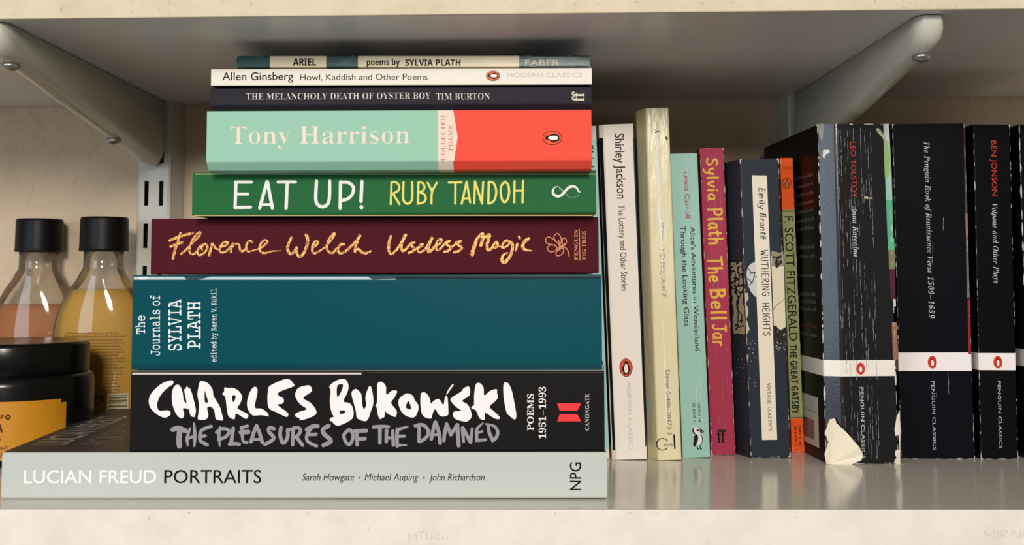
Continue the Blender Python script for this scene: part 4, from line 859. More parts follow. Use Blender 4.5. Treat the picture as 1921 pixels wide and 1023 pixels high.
# ------------------------------------------------------------------ the books
BOOKS = [
{'key': 'lucian', 'kind': 'lie', 'O': [-244.87, 24.5, 0.05], 'roll': 0.00158, 'yaw': 0.0, 'shear': -0.06, 'W': 288.51, 'H': 22.04, 'D': 190, 'g': [('T', 'author_lettering', 'LUCIAN FREUD', 'gill', (250, 250, 244), [10.77, 7.55], [73.82, 7.55], 6.01, 0.004, 0, 'spine', 0), ('T', 'title_lettering', 'PORTRAITS', 'gill', (16, 16, 16), [77.63, 7.5], [123.88, 7.5], 6.13, 0.004, 0, 'spine', 0), ('T', 'contributor_lettering', 'Sarah Howgate', 'gill', (20, 20, 20), [143.42, 8.65], [168.06, 8.65], 3.25, 0, 0.2, 'spine', 0), ('T', 'contributor_lettering', 'Michael Auping', 'gill', (20, 20, 20), [173.14, 8.62], [198.78, 8.62], 3.25, 0, 0.2, 'spine', 0), ('T', 'contributor_lettering', 'John Richardson', 'gill', (20, 20, 20), [203.86, 8.59], [230.26, 8.59], 3.25, 0, 0.2, 'spine', 0), ('S', 'contributor_lettering#674', [[170.43, 9.89], [170.74, 9.89]], [0.926], (120, 125, 122), 1, 'spine', 0), ('S', 'contributor_lettering#795', [[201.16, 9.86], [201.47, 9.86]], [0.926], (120, 125, 122), 1, 'spine', 0), ('T', 'publisher_lettering', 'NPG', 'gill', (18, 18, 18), [276.16, 4.04], [276.23, 17.06], 5.25, 0.006, 0, 'spine', 0), ('TT', 'cover_lettering', 'LUCIAN FREUD', 'gill', (176, 170, 160), [22, 26], [22, 150], 17), ('TT', 'cover_lettering', 'PORTRAITS', 'gill', (112, 104, 97), [46, 26], [46, 120], 17)], 'cols': {'spine': (196, 201, 194), 'lo': (196, 201, 194), 'hi': (74, 68, 64)}, 'hard': 1, 'rad': 1.6, 'rough': 0.38, 'name': 'hardback_book', 'label': 'large pale grey hardback at the very bottom of the book stack'},
{'key': 'bukowski', 'kind': 'lie', 'O': [-184.58, 26.0, 22.3], 'roll': 0.00197, 'yaw': 0.0, 'shear': 0, 'W': 227.36, 'H': 38.0, 'D': 150, 'g': [('P', 'author_lettering', [[19.19, 33.78], [20.44, 33.22], [20.17, 31.92], [18.68, 30.99], [15.72, 28.39], [13.71, 25.42], [12.76, 22.45], [13.25, 20.04], [14.58, 19.29], [17.76, 19.55], [19.28, 18.73], [18.93, 17.06], [16.7, 16.06], [14.06, 16.88], [11.02, 19.11], [9.29, 21.34], [8.74, 24.32], [9.73, 27.29], [12.31, 30.26], [15.64, 32.67]], [], (250, 244, 245), 1, 'spine', 0), ('P', 'author_lettering', [[22.61, 31.73], [23.95, 30.61], [24.93, 28.01], [25.56, 24.29], [26.89, 22.99], [26.28, 26.15], [25.66, 29.31], [26.22, 29.68], [26.95, 30.91], [27.79, 30.05], [28.47, 29.86], [29.64, 26.89], [30.84, 22.43], [31.46, 19.27], [30.94, 16.68], [30.2, 16.31], [28.87, 17.23], [27.88, 20.02], [25.25, 20.39], [25.86, 17.98], [25.14, 15.76], [23.07, 16.5], [21.14, 19.47], [19.94, 23.56], [19.86, 28.02], [20.93, 30.99]], [], (250, 244, 245), 1, 'spine', 0), ('P', 'author_lettering', [[34.04, 33.46], [36.31, 32.83], [38.21, 31.15], [39.37, 29.1], [39.79, 26.5], [41.33, 23.9], [43.06, 20.92], [44.05, 17.58], [44.65, 14.99], [43.35, 14.69], [41.09, 15.36], [40.47, 18.7], [39.12, 20.93], [36.87, 20.93], [37.49, 17.22], [36.59, 15.37], [34.35, 14.89], [32.46, 15.38], [32.78, 18.71], [32.91, 22.42], [32.08, 26.88], [32.58, 30.97], [33.11, 33.02]], [[[35.54, 28.74], [36.21, 26.88], [37.21, 23.53], [35.7, 23.53]]], (250, 244, 245), 1, 'spine', 0), ('P', 'author_lettering', [[45.36, 30.4], [46.87, 30.02], [48.74, 30.21], [51.39, 29.09], [53.29, 26.85], [53.51, 24.99], [52.42, 22.4], [51.32, 20.54], [53.78, 19.05], [56.61, 17.38], [56.08, 15.71], [54.95, 15.64], [50.8, 17.95], [50.26, 15.72], [49.33, 15.35], [47.06, 16.84], [46.26, 20.55], [45.43, 25.75], [43.9, 27.24], [44.83, 28.17], [44.92, 29.84]], [[[49.17, 26.67], [50.3, 26.49], [50.32, 25.0], [49.22, 23.33], [48.73, 25.74]]], (250, 244, 245), 1, 'spine', 0), ('P', 'author_lettering', [[59.44, 30.64], [60.76, 29.82], [60.8, 27.21], [59.75, 20.9], [62.76, 20.34], [65.41, 18.67], [66.36, 17.18], [65.81, 16.63], [62.8, 17.19], [59.06, 17.01], [57.16, 18.68], [55.99, 21.65], [56.32, 25.36], [57.77, 29.08]], [], (250, 244, 245), 1, 'spine', 0), ('P', 'author_lettering', [[76.05, 34.26], [78.52, 31.65], [77.97, 30.72], [71.24, 28.13], [71.27, 26.27], [73.34, 25.15], [73.55, 23.48], [72.62, 22.55], [70.56, 22.18], [72.46, 20.51], [75.67, 18.1], [75.32, 16.35], [73.63, 16.8], [69.86, 18.66], [66.46, 20.52], [65.73, 24.98], [66.15, 30.18], [67.45, 31.48], [72.68, 33.89]], [], (250, 244, 245), 1, 'spine', 0), ('P', 'author_lettering', [[85.47, 31.34], [86.92, 29.78], [86.63, 28.11], [82.91, 25.32], [86.31, 23.09], [88.58, 20.49], [89.25, 17.89], [86.38, 16.04], [82.27, 14.75], [81.33, 14.94], [81.14, 15.68], [79.25, 16.61], [79.42, 17.91], [81.85, 19.01], [84.65, 20.05], [81.44, 22.36], [79.15, 25.7], [79.31, 28.3], [80.98, 30.34]], [], (250, 244, 245), 1, 'spine', 0), ('P', 'author_lettering', [[102.16, 34.41], [103.85, 33.29], [104.63, 30.5], [103.9, 27.52], [102.24, 23.63], [105.06, 22.88], [106.77, 20.46], [106.99, 16.38], [104.76, 14.16], [99.9, 12.13], [97.65, 13.06], [97.08, 13.99], [95.76, 14.55], [96.12, 15.84], [97.62, 16.4], [96.66, 18.25], [95.68, 23.08], [96.01, 29.02], [95.36, 30.14], [95.98, 31.63], [98.97, 33.67]], [[[99.18, 31.06], [101.92, 31.62], [101.08, 28.27], [99.23, 25.67]], [[100.52, 18.99], [101.9, 19.43], [103.22, 18.98], [102.29, 17.87], [100.6, 17.8]]], (250, 244, 245), 1, 'spine', 0), ('P', 'author_lettering', [[108.01, 29.56], [109.52, 28.63], [110.85, 26.77], [111.25, 22.31], [112.02, 20.01], [113.13, 21.94], [112.73, 25.65], [113.65, 29.0], [114.83, 31.04], [115.9, 28.99], [116.61, 23.05], [115.22, 18.6], [114.11, 15.26], [112.43, 14.23], [108.87, 15.64], [108.28, 18.61], [107.32, 22.32], [106.16, 26.41], [106.33, 28.45]], [], (250, 244, 245), 1, 'spine', 0), ('P', 'author_lettering', [[120.14, 33.0], [121.45, 32.33], [122.59, 30.47], [122.8, 26.75], [125.23, 28.61], [127.48, 28.79], [127.86, 27.86], [126.56, 25.26], [125.07, 22.85], [127.71, 19.32], [127.54, 16.91], [126.79, 16.25], [123.41, 17.84], [122.28, 18.96], [121.92, 16.36], [120.99, 15.81], [119.68, 15.26], [118.73, 17.48], [118.15, 20.82], [117.58, 21.75], [118.32, 23.42], [118.27, 30.48], [118.64, 32.34]], [], (250, 244, 245), 1, 'spine', 0), ('P', 'author_lettering', [[133.11, 27.41], [135.37, 26.36], [136.5, 24.13], [138.2, 21.53], [137.83, 18.57], [136.16, 16.05], [132.79, 16.53], [130.15, 18.58], [128.64, 22.29], [129.0, 24.89], [130.87, 26.56]], [[[133.32, 23.77], [134.07, 22.65], [134.72, 19.98], [133.52, 19.98], [132.32, 20.61], [132.46, 22.28]]], (250, 244, 245), 1, 'spine', 0), ('P', 'author_lettering', [[140.61, 27.92], [142.12, 27.28], [143.62, 24.87], [144.19, 22.64], [145.88, 24.12], [148.12, 24.67], [150.19, 21.89], [150.75, 24.86], [151.68, 26.34], [152.25, 24.48], [152.56, 18.92], [152.26, 17.06], [150.02, 16.4], [148.14, 17.07], [146.26, 19.85], [145.14, 18.18], [144.4, 15.59], [142.9, 15.59], [140.65, 16.52], [139.52, 18.93], [139.13, 23.02], [139.3, 27.1]], [], (250, 244, 245), 1, 'spine', 0), ('P', 'author_lettering', [[154.48, 31.73], [155.05, 31.35], [154.11, 30.05], [151.87, 26.9], [151.6, 27.27], [152.61, 29.31]], [], (250, 244, 245), 1, 'spine', 0), ('P', 'author_lettering', [[161.99, 30.71], [162.93, 29.3], [162.56, 26.32], [159.18, 23.92], [161.62, 22.24], [163.12, 19.64], [163.69, 16.31], [162.0, 14.27], [160.13, 14.01], [156.01, 15.2], [154.7, 17.24], [155.63, 18.91], [158.82, 19.02], [156.0, 21.14], [153.56, 24.11], [154.5, 25.59], [158.62, 28.19], [159.74, 29.67]], [], (250, 244, 245), 1, 'spine', 0), ('P', 'author_lettering', [[167.05, 32.34], [168.56, 31.52], [169.49, 29.66], [169.79, 26.31], [172.49, 28.54], [175.68, 29.35], [175.87, 27.42], [176.35, 25.93], [175.49, 24.08], [172.38, 21.11], [174.36, 18.89], [177.06, 16.29], [176.79, 15.18], [174.36, 15.62], [170.24, 18.15], [170.05, 15.19], [168.93, 14.74], [167.25, 15.93], [165.75, 19.27], [163.69, 20.2], [163.87, 21.31], [164.81, 21.87], [164.92, 26.69], [165.67, 31.52]], [], (250, 244, 245), 1, 'spine', 0), ('P', 'author_lettering', [[180.0, 32.54], [181.5, 31.87], [182.99, 28.52], [184.11, 23.32], [185.04, 17.76], [184.84, 15.35], [183.72, 15.17], [181.48, 17.02], [180.36, 18.51], [179.24, 24.07], [178.87, 29.65], [179.17, 32.06]], [], (250, 244, 245), 1, 'spine', 0), ('S', 'title_lettering', [[20.55, 10.39], [23.16, 11.13], [26.56, 9.83]], [2.343], (152, 150, 153), 1, 'spine', 0), ('S', 'title_lettering', [[23.92, 10.57], [23.63, 5.76], [23.88, 2.62]], [2.57], (152, 150, 153), 1, 'spine', 0), ('S', 'title_lettering', [[28.79, 10.93], [27.55, 6.5], [27.81, 2.8]], [1.134, 1.512, 0.907], (152, 150, 153), 1, 'spine', 0), ('S', 'title_lettering', [[30.7, 13.34], [31.17, 7.6], [30.99, 2.61]], [0.983, 1.739, 1.058], (152, 150, 153), 1, 'spine', 0), ('S', 'title_lettering', [[27.56, 6.13], [31.1, 7.23]], [1.361], (152, 150, 153), 1, 'spine', 0), ('S', 'title_lettering', [[38.89, 11.85], [35.17, 10.56], [33.77, 8.89], [33.67, 5.75], [34.7, 4.45], [37.16, 3.16]], [1.663], (152, 150, 153), 1, 'spine', 0), ('S', 'title_lettering', [[34.28, 7.23], [36.15, 7.41]], [1.587], (152, 150, 153), 1, 'spine', 0), ('S', 'title_lettering', [[43.21, 11.29], [42.7, 7.58], [43.16, 2.59]], [1.285, 1.512, 0.832], (152, 150, 153), 1, 'spine', 0), ('S', 'title_lettering', [[41.56, 9.07], [43.78, 10.73], [46.78, 10.47], [47.55, 9.06], [45.71, 6.77], [42.55, 5.74]], [1.587], (152, 150, 153), 1, 'spine', 0), ('S', 'title_lettering', [[49.47, 10.91], [49.07, 7.58], [48.56, 3.88]], [1.814], (152, 150, 153), 1, 'spine', 0), ('S', 'title_lettering', [[47.82, 3.44], [50.25, 3.69], [52.5, 3.43]], [1.663], (152, 150, 153), 1, 'spine', 0), ('S', 'title_lettering', [[56.31, 12.01], [53.33, 11.27]], [1.512], (152, 150, 153), 1, 'spine', 0), ('S', 'title_lettering', [[53.17, 9.05], [56.73, 9.23]], [2.117], (152, 150, 153), 1, 'spine', 0), ('S', 'title_lettering', [[53.51, 11.27], [53.95, 6.83], [54.54, 4.61], [56.23, 4.31]], [1.436], (152, 150, 153), 1, 'spine', 0), ('S', 'title_lettering', [[60.62, 12.19], [59.17, 8.3], [58.17, 4.61]], [1.739], (152, 150, 153), 1, 'spine', 0), ('S', 'title_lettering', [[60.62, 12.19], [62.16, 8.67], [63.53, 4.23]], [1.739], (152, 150, 153), 1, 'spine', 0), ('S', 'title_lettering', [[58.83, 5.71], [62.58, 5.71]], [1.209], (152, 150, 153), 1, 'spine', 0), ('S', 'title_lettering', [[69.02, 10.69], [66.95, 11.25], [66.6, 9.4], [68.95, 6.62], [67.78, 4.96], [64.8, 3.3]], [1.739], (152, 150, 153), 1, 'spine', 0), ('S', 'title_lettering', [[72.38, 11.25], [72.05, 7.55], [73.48, 3.92], [75.54, 6.43], [75.65, 10.32]], [1.739], (152, 150, 153), 1, 'spine', 0), ('S', 'title_lettering', [[78.38, 11.05], [78.15, 7.54], [78.09, 3.1]], [1.663], (152, 150, 153), 1, 'spine', 0), ('S', 'title_lettering', [[76.7, 10.31], [80.43, 11.16], [81.84, 9.75], [80.47, 7.53], [79.36, 6.8]], [1.587], (152, 150, 153), 1, 'spine', 0), ('S', 'title_lettering', [[79.73, 6.8], [81.25, 4.94], [82.84, 2.91]], [1.663], (152, 150, 153), 1, 'spine', 0), ('S', 'title_lettering', [[89.98, 11.96], [87.55, 11.78], [84.75, 10.3]], [1.965], (152, 150, 153), 1, 'spine', 0), ('S', 'title_lettering', [[87.55, 11.6], [85.03, 8.27], [84.91, 5.31], [86.88, 3.64], [89.51, 2.53]], [1.587], (152, 150, 153), 1, 'spine', 0), ('S', 'title_lettering', [[84.96, 7.9], [89.27, 8.08]], [1.587], (152, 150, 153), 1, 'spine', 0), ('S', 'title_lettering', [[95.22, 12.14], [92.5, 10.29], [93.2, 8.07], [96.41, 4.92], [92.87, 2.9]], [2.041], (152, 150, 153), 1, 'spine', 0), ('S', 'title_lettering', [[104.79, 10.17], [102.63, 7.87], [103.41, 4.55], [105.4, 3.25], [106.98, 6.76], [105.91, 9.79], [104.79, 10.17]], [1.587], (152, 150, 153), 1, 'spine', 0), ('S', 'title_lettering', [[108.72, 9.53], [108.96, 3.06]], [1.663], (152, 150, 153), 1, 'spine', 0), ('S', 'title_lettering', [[107.79, 9.53], [113.21, 9.78]], [1.89], (152, 150, 153), 1, 'spine', 0), ('S', 'title_lettering', [[108.75, 5.83], [112.68, 6.01]], [1.663], (152, 150, 153), 1, 'spine', 0), ('S', 'title_lettering', [[116.68, 11.48], [120.5, 11.74], [123.87, 11.55]], [1.587], (152, 150, 153), 1, 'spine', 0), ('S', 'title_lettering', [[119.83, 11.18], [119.8, 3.97]], [1.814, 1.663], (152, 150, 153), 1, 'spine', 0), ('S', 'title_lettering', [[122.95, 9.88], [122.86, 4.52]], [1.663], (152, 150, 153), 1, 'spine', 0), ('S', 'title_lettering', [[125.91, 9.51], [126.24, 2.85]], [1.587], (152, 150, 153), 1, 'spine', 0), ('S', 'title_lettering', [[122.97, 6.29], [125.96, 6.29]], [1.436], (152, 150, 153), 1, 'spine', 0), ('S', 'title_lettering', [[132.99, 11.53], [128.69, 10.35]], [0.983, 1.663], (152, 150, 153), 1, 'spine', 0), ('S', 'title_lettering', [[128.13, 10.43], [127.97, 6.36], [128.06, 2.48]], [1.739], (152, 150, 153), 1, 'spine', 0), ('S', 'title_lettering', [[127.96, 7.03], [131.52, 7.17]], [1.512], (152, 150, 153), 1, 'spine', 0), ('S', 'title_lettering', [[128.36, 2.85], [132.47, 2.84]], [1.663, 0.756], (152, 150, 153), 1, 'spine', 0), ('S', 'title_lettering', [[138.49, 12.64], [138.51, 8.94], [138.37, 4.68]], [1.512], (152, 150, 153), 1, 'spine', 0), ('S', 'title_lettering', [[136.74, 12.08], [140.29, 12.45], [142.62, 10.41], [142.85, 7.82], [141.06, 5.68], [138.64, 4.5]], [1.663], (152, 150, 153), 1, 'spine', 0), ('S', 'title_lettering', [[146.28, 13.74], [145.17, 9.67], [144.43, 5.78]], [1.739], (152, 150, 153), 1, 'spine', 0), ('S', 'title_lettering', [[146.65, 13.37], [148.17, 8.18], [148.63, 3.75]], [1.739], (152, 150, 153), 1, 'spine', 0), ('S', 'title_lettering', [[145.17, 7.82], [148.17, 7.81]], [1.285], (152, 150, 153), 1, 'spine', 0), ('S', 'title_lettering', [[151.71, 12.8], [150.86, 8.92], [150.42, 5.04]], [1.663], (152, 150, 153), 1, 'spine', 0), ('S', 'title_lettering', [[151.71, 12.8], [153.78, 7.81]], [1.739], (152, 150, 153), 1, 'spine', 0), ('S', 'title_lettering', [[153.78, 7.81], [156.77, 12.43]], [1.663], (152, 150, 153), 1, 'spine', 0), ('S', 'title_lettering', [[156.84, 12.43], [157.15, 7.43], [157.53, 2.63]], [1.89], (152, 150, 153), 1, 'spine', 0), ('S', 'title_lettering', [[159.2, 10.94], [159.84, 4.47]], [1.436], (152, 150, 153), 1, 'spine', 0), ('S', 'title_lettering', [[159.39, 10.94], [163.21, 4.28]], [1.814], (152, 150, 153), 1, 'spine', 0), ('S', 'title_lettering', [[163.95, 10.57], [163.32, 4.47]], [1.361], (152, 150, 153), 1, 'spine', 0), ('S', 'title_lettering', [[169.12, 13.33], [166.2, 10.19], [166.2, 5.2]], [0.68, 1.512, 1.512], (152, 150, 153), 1, 'spine', 0), ('S', 'title_lettering', [[165.83, 8.34], [168.74, 9.34]], [1.209], (152, 150, 153), 1, 'spine', 0), ('S', 'title_lettering', [[165.94, 5.02], [170.43, 5.38]], [1.436], (152, 150, 153), 1, 'spine', 0), ('S', 'title_lettering', [[171.66, 12.41], [172.11, 8.89], [173.68, 5.38]], [1.663], (152, 150, 153), 1, 'spine', 0), ('S', 'title_lettering', [[170.62, 12.78], [174.36, 11.85], [176.15, 9.25], [175.4, 6.3], [173.68, 4.9]], [0.907, 1.285, 1.663, 1.663, 1.512], (152, 150, 153), 1, 'spine', 0), ('T', 'subtitle_lettering', 'POEMS', 'serif', (240, 236, 236), [193.37, 9.73], [193.42, 27.17], 3.03, 0, 0, 'spine', 0), ('T', 'subtitle_lettering', '1951–1993', 'serif', (240, 236, 236), [199.23, 5.94], [199.32, 30.46], 3.28, 0, 0, 'spine', 0), ('P', 'publisher_emblem', [[204.65, 22.6], [216.15, 22.58], [214.34, 19.04], [205.92, 19.06]], [], (240, 62, 66), 0, 'spine', 0), ('P', 'publisher_emblem', [[205.91, 17.54], [214.34, 17.53], [216.1, 13.99], [204.62, 14.0]], [], (240, 62, 66), 0, 'spine', 0), ('T', 'publisher_lettering', 'CANONGATE', 'serif', (205, 203, 203), [219.9, 9.69], [220.01, 27.13], 1.77, -0.01, 0, 'spine', 0), ('P', 'cover_edge_strip', [[0.51, 37.48], [110.73, 37.31], [110.74, 36.43], [0.53, 36.59]], [], (222, 208, 203), 0, 'spine', 0), ('P', 'cover_edge_strip', [[114.32, 37.56], [226.47, 37.4], [226.47, 37.02], [114.32, 37.18]], [], (70, 66, 64), 0, 'spine', 0)], 'cols': {'spine': (24, 22, 23), 'lo': (24, 22, 23), 'hi': (222, 210, 205)}, 'rad': 0.8, 'rough': 0.42, 'name': 'paperback_book', 'label': 'thick black paperback with big white brush lettering above grey brush lettering'},
{'key': 'journals', 'kind': 'lie', 'O': [-186.53, 32.0, 60.6], 'roll': 0.00235, 'yaw': 0.0, 'shear': 0, 'W': 228.69, 'H': 45.89, 'D': 150, 'g': [('T', 'title_lettering', 'The', 'mono', (232, 240, 240), [6.34, 17.35], [6.16, 26.39], 4.13, 0.003, 0, 'spine', 0), ('T', 'title_lettering', 'Journals of', 'mono', (232, 240, 240), [13.8, 7.03], [13.26, 36.21], 4.38, 0.003, 0, 'spine', 0), ('T', 'author_lettering', 'SYLVIA', 'mono', (232, 240, 240), [24.13, 9.33], [23.7, 34.12], 6.18, 0.006, 0, 'spine', 0), ('T', 'author_lettering', 'PLATH', 'mono', (232, 240, 240), [33.45, 10.34], [33.08, 33.06], 6.18, 0.006, 0, 'spine', 0), ('T', 'contributor_lettering', 'edited by Karen V. Kukil', 'mono', (232, 240, 240), [41.33, 3.89], [40.79, 39.27], 2.44, 0.003, 0, 'spine', 0), ('P', 'cover_edge_strip', [[0.33, 45.19], [128.18, 44.92], [128.19, 43.5], [0.35, 43.76]], [], (196, 208, 212), 0, 'spine', 0), ('P', 'cover_edge_strip', [[24.82, 45.14], [37.84, 45.11], [31.87, 43.7], [26.14, 43.71]], [], (60, 75, 90), 0, 'spine', 1), ('P', 'cover_edge_strip', [[114.65, 44.95], [128.18, 44.92], [128.19, 44.01], [117.26, 43.52]], [], (60, 75, 90), 0, 'spine', 1), ('P', 'cover_edge_strip', [[2.15, 45.19], [7.88, 45.17], [6.87, 43.75], [3.22, 43.76]], [], (230, 235, 235), 0, 'spine', 1), ('P', 'cover_edge_strip', [[128.44, 45.05], [228.08, 44.84], [228.07, 43.81], [128.45, 44.01]], [], (22, 36, 44), 0, 'spine', 0), ('P', 'spine_fold_band', [[0.4, 2.69], [228.54, 2.25], [228.52, -0.31], [0.45, 0.12]], [], (0, 62, 72), 0, 'spine', 0)], 'cols': {'spine': (0, 76, 86), 'lo': (0, 60, 70), 'hi': (200, 208, 210)}, 'rad': 1.0, 'rough': 0.33, 'name': 'paperback_book', 'label': 'teal paperback with white serif title at its left end, third from bottom of stack'},
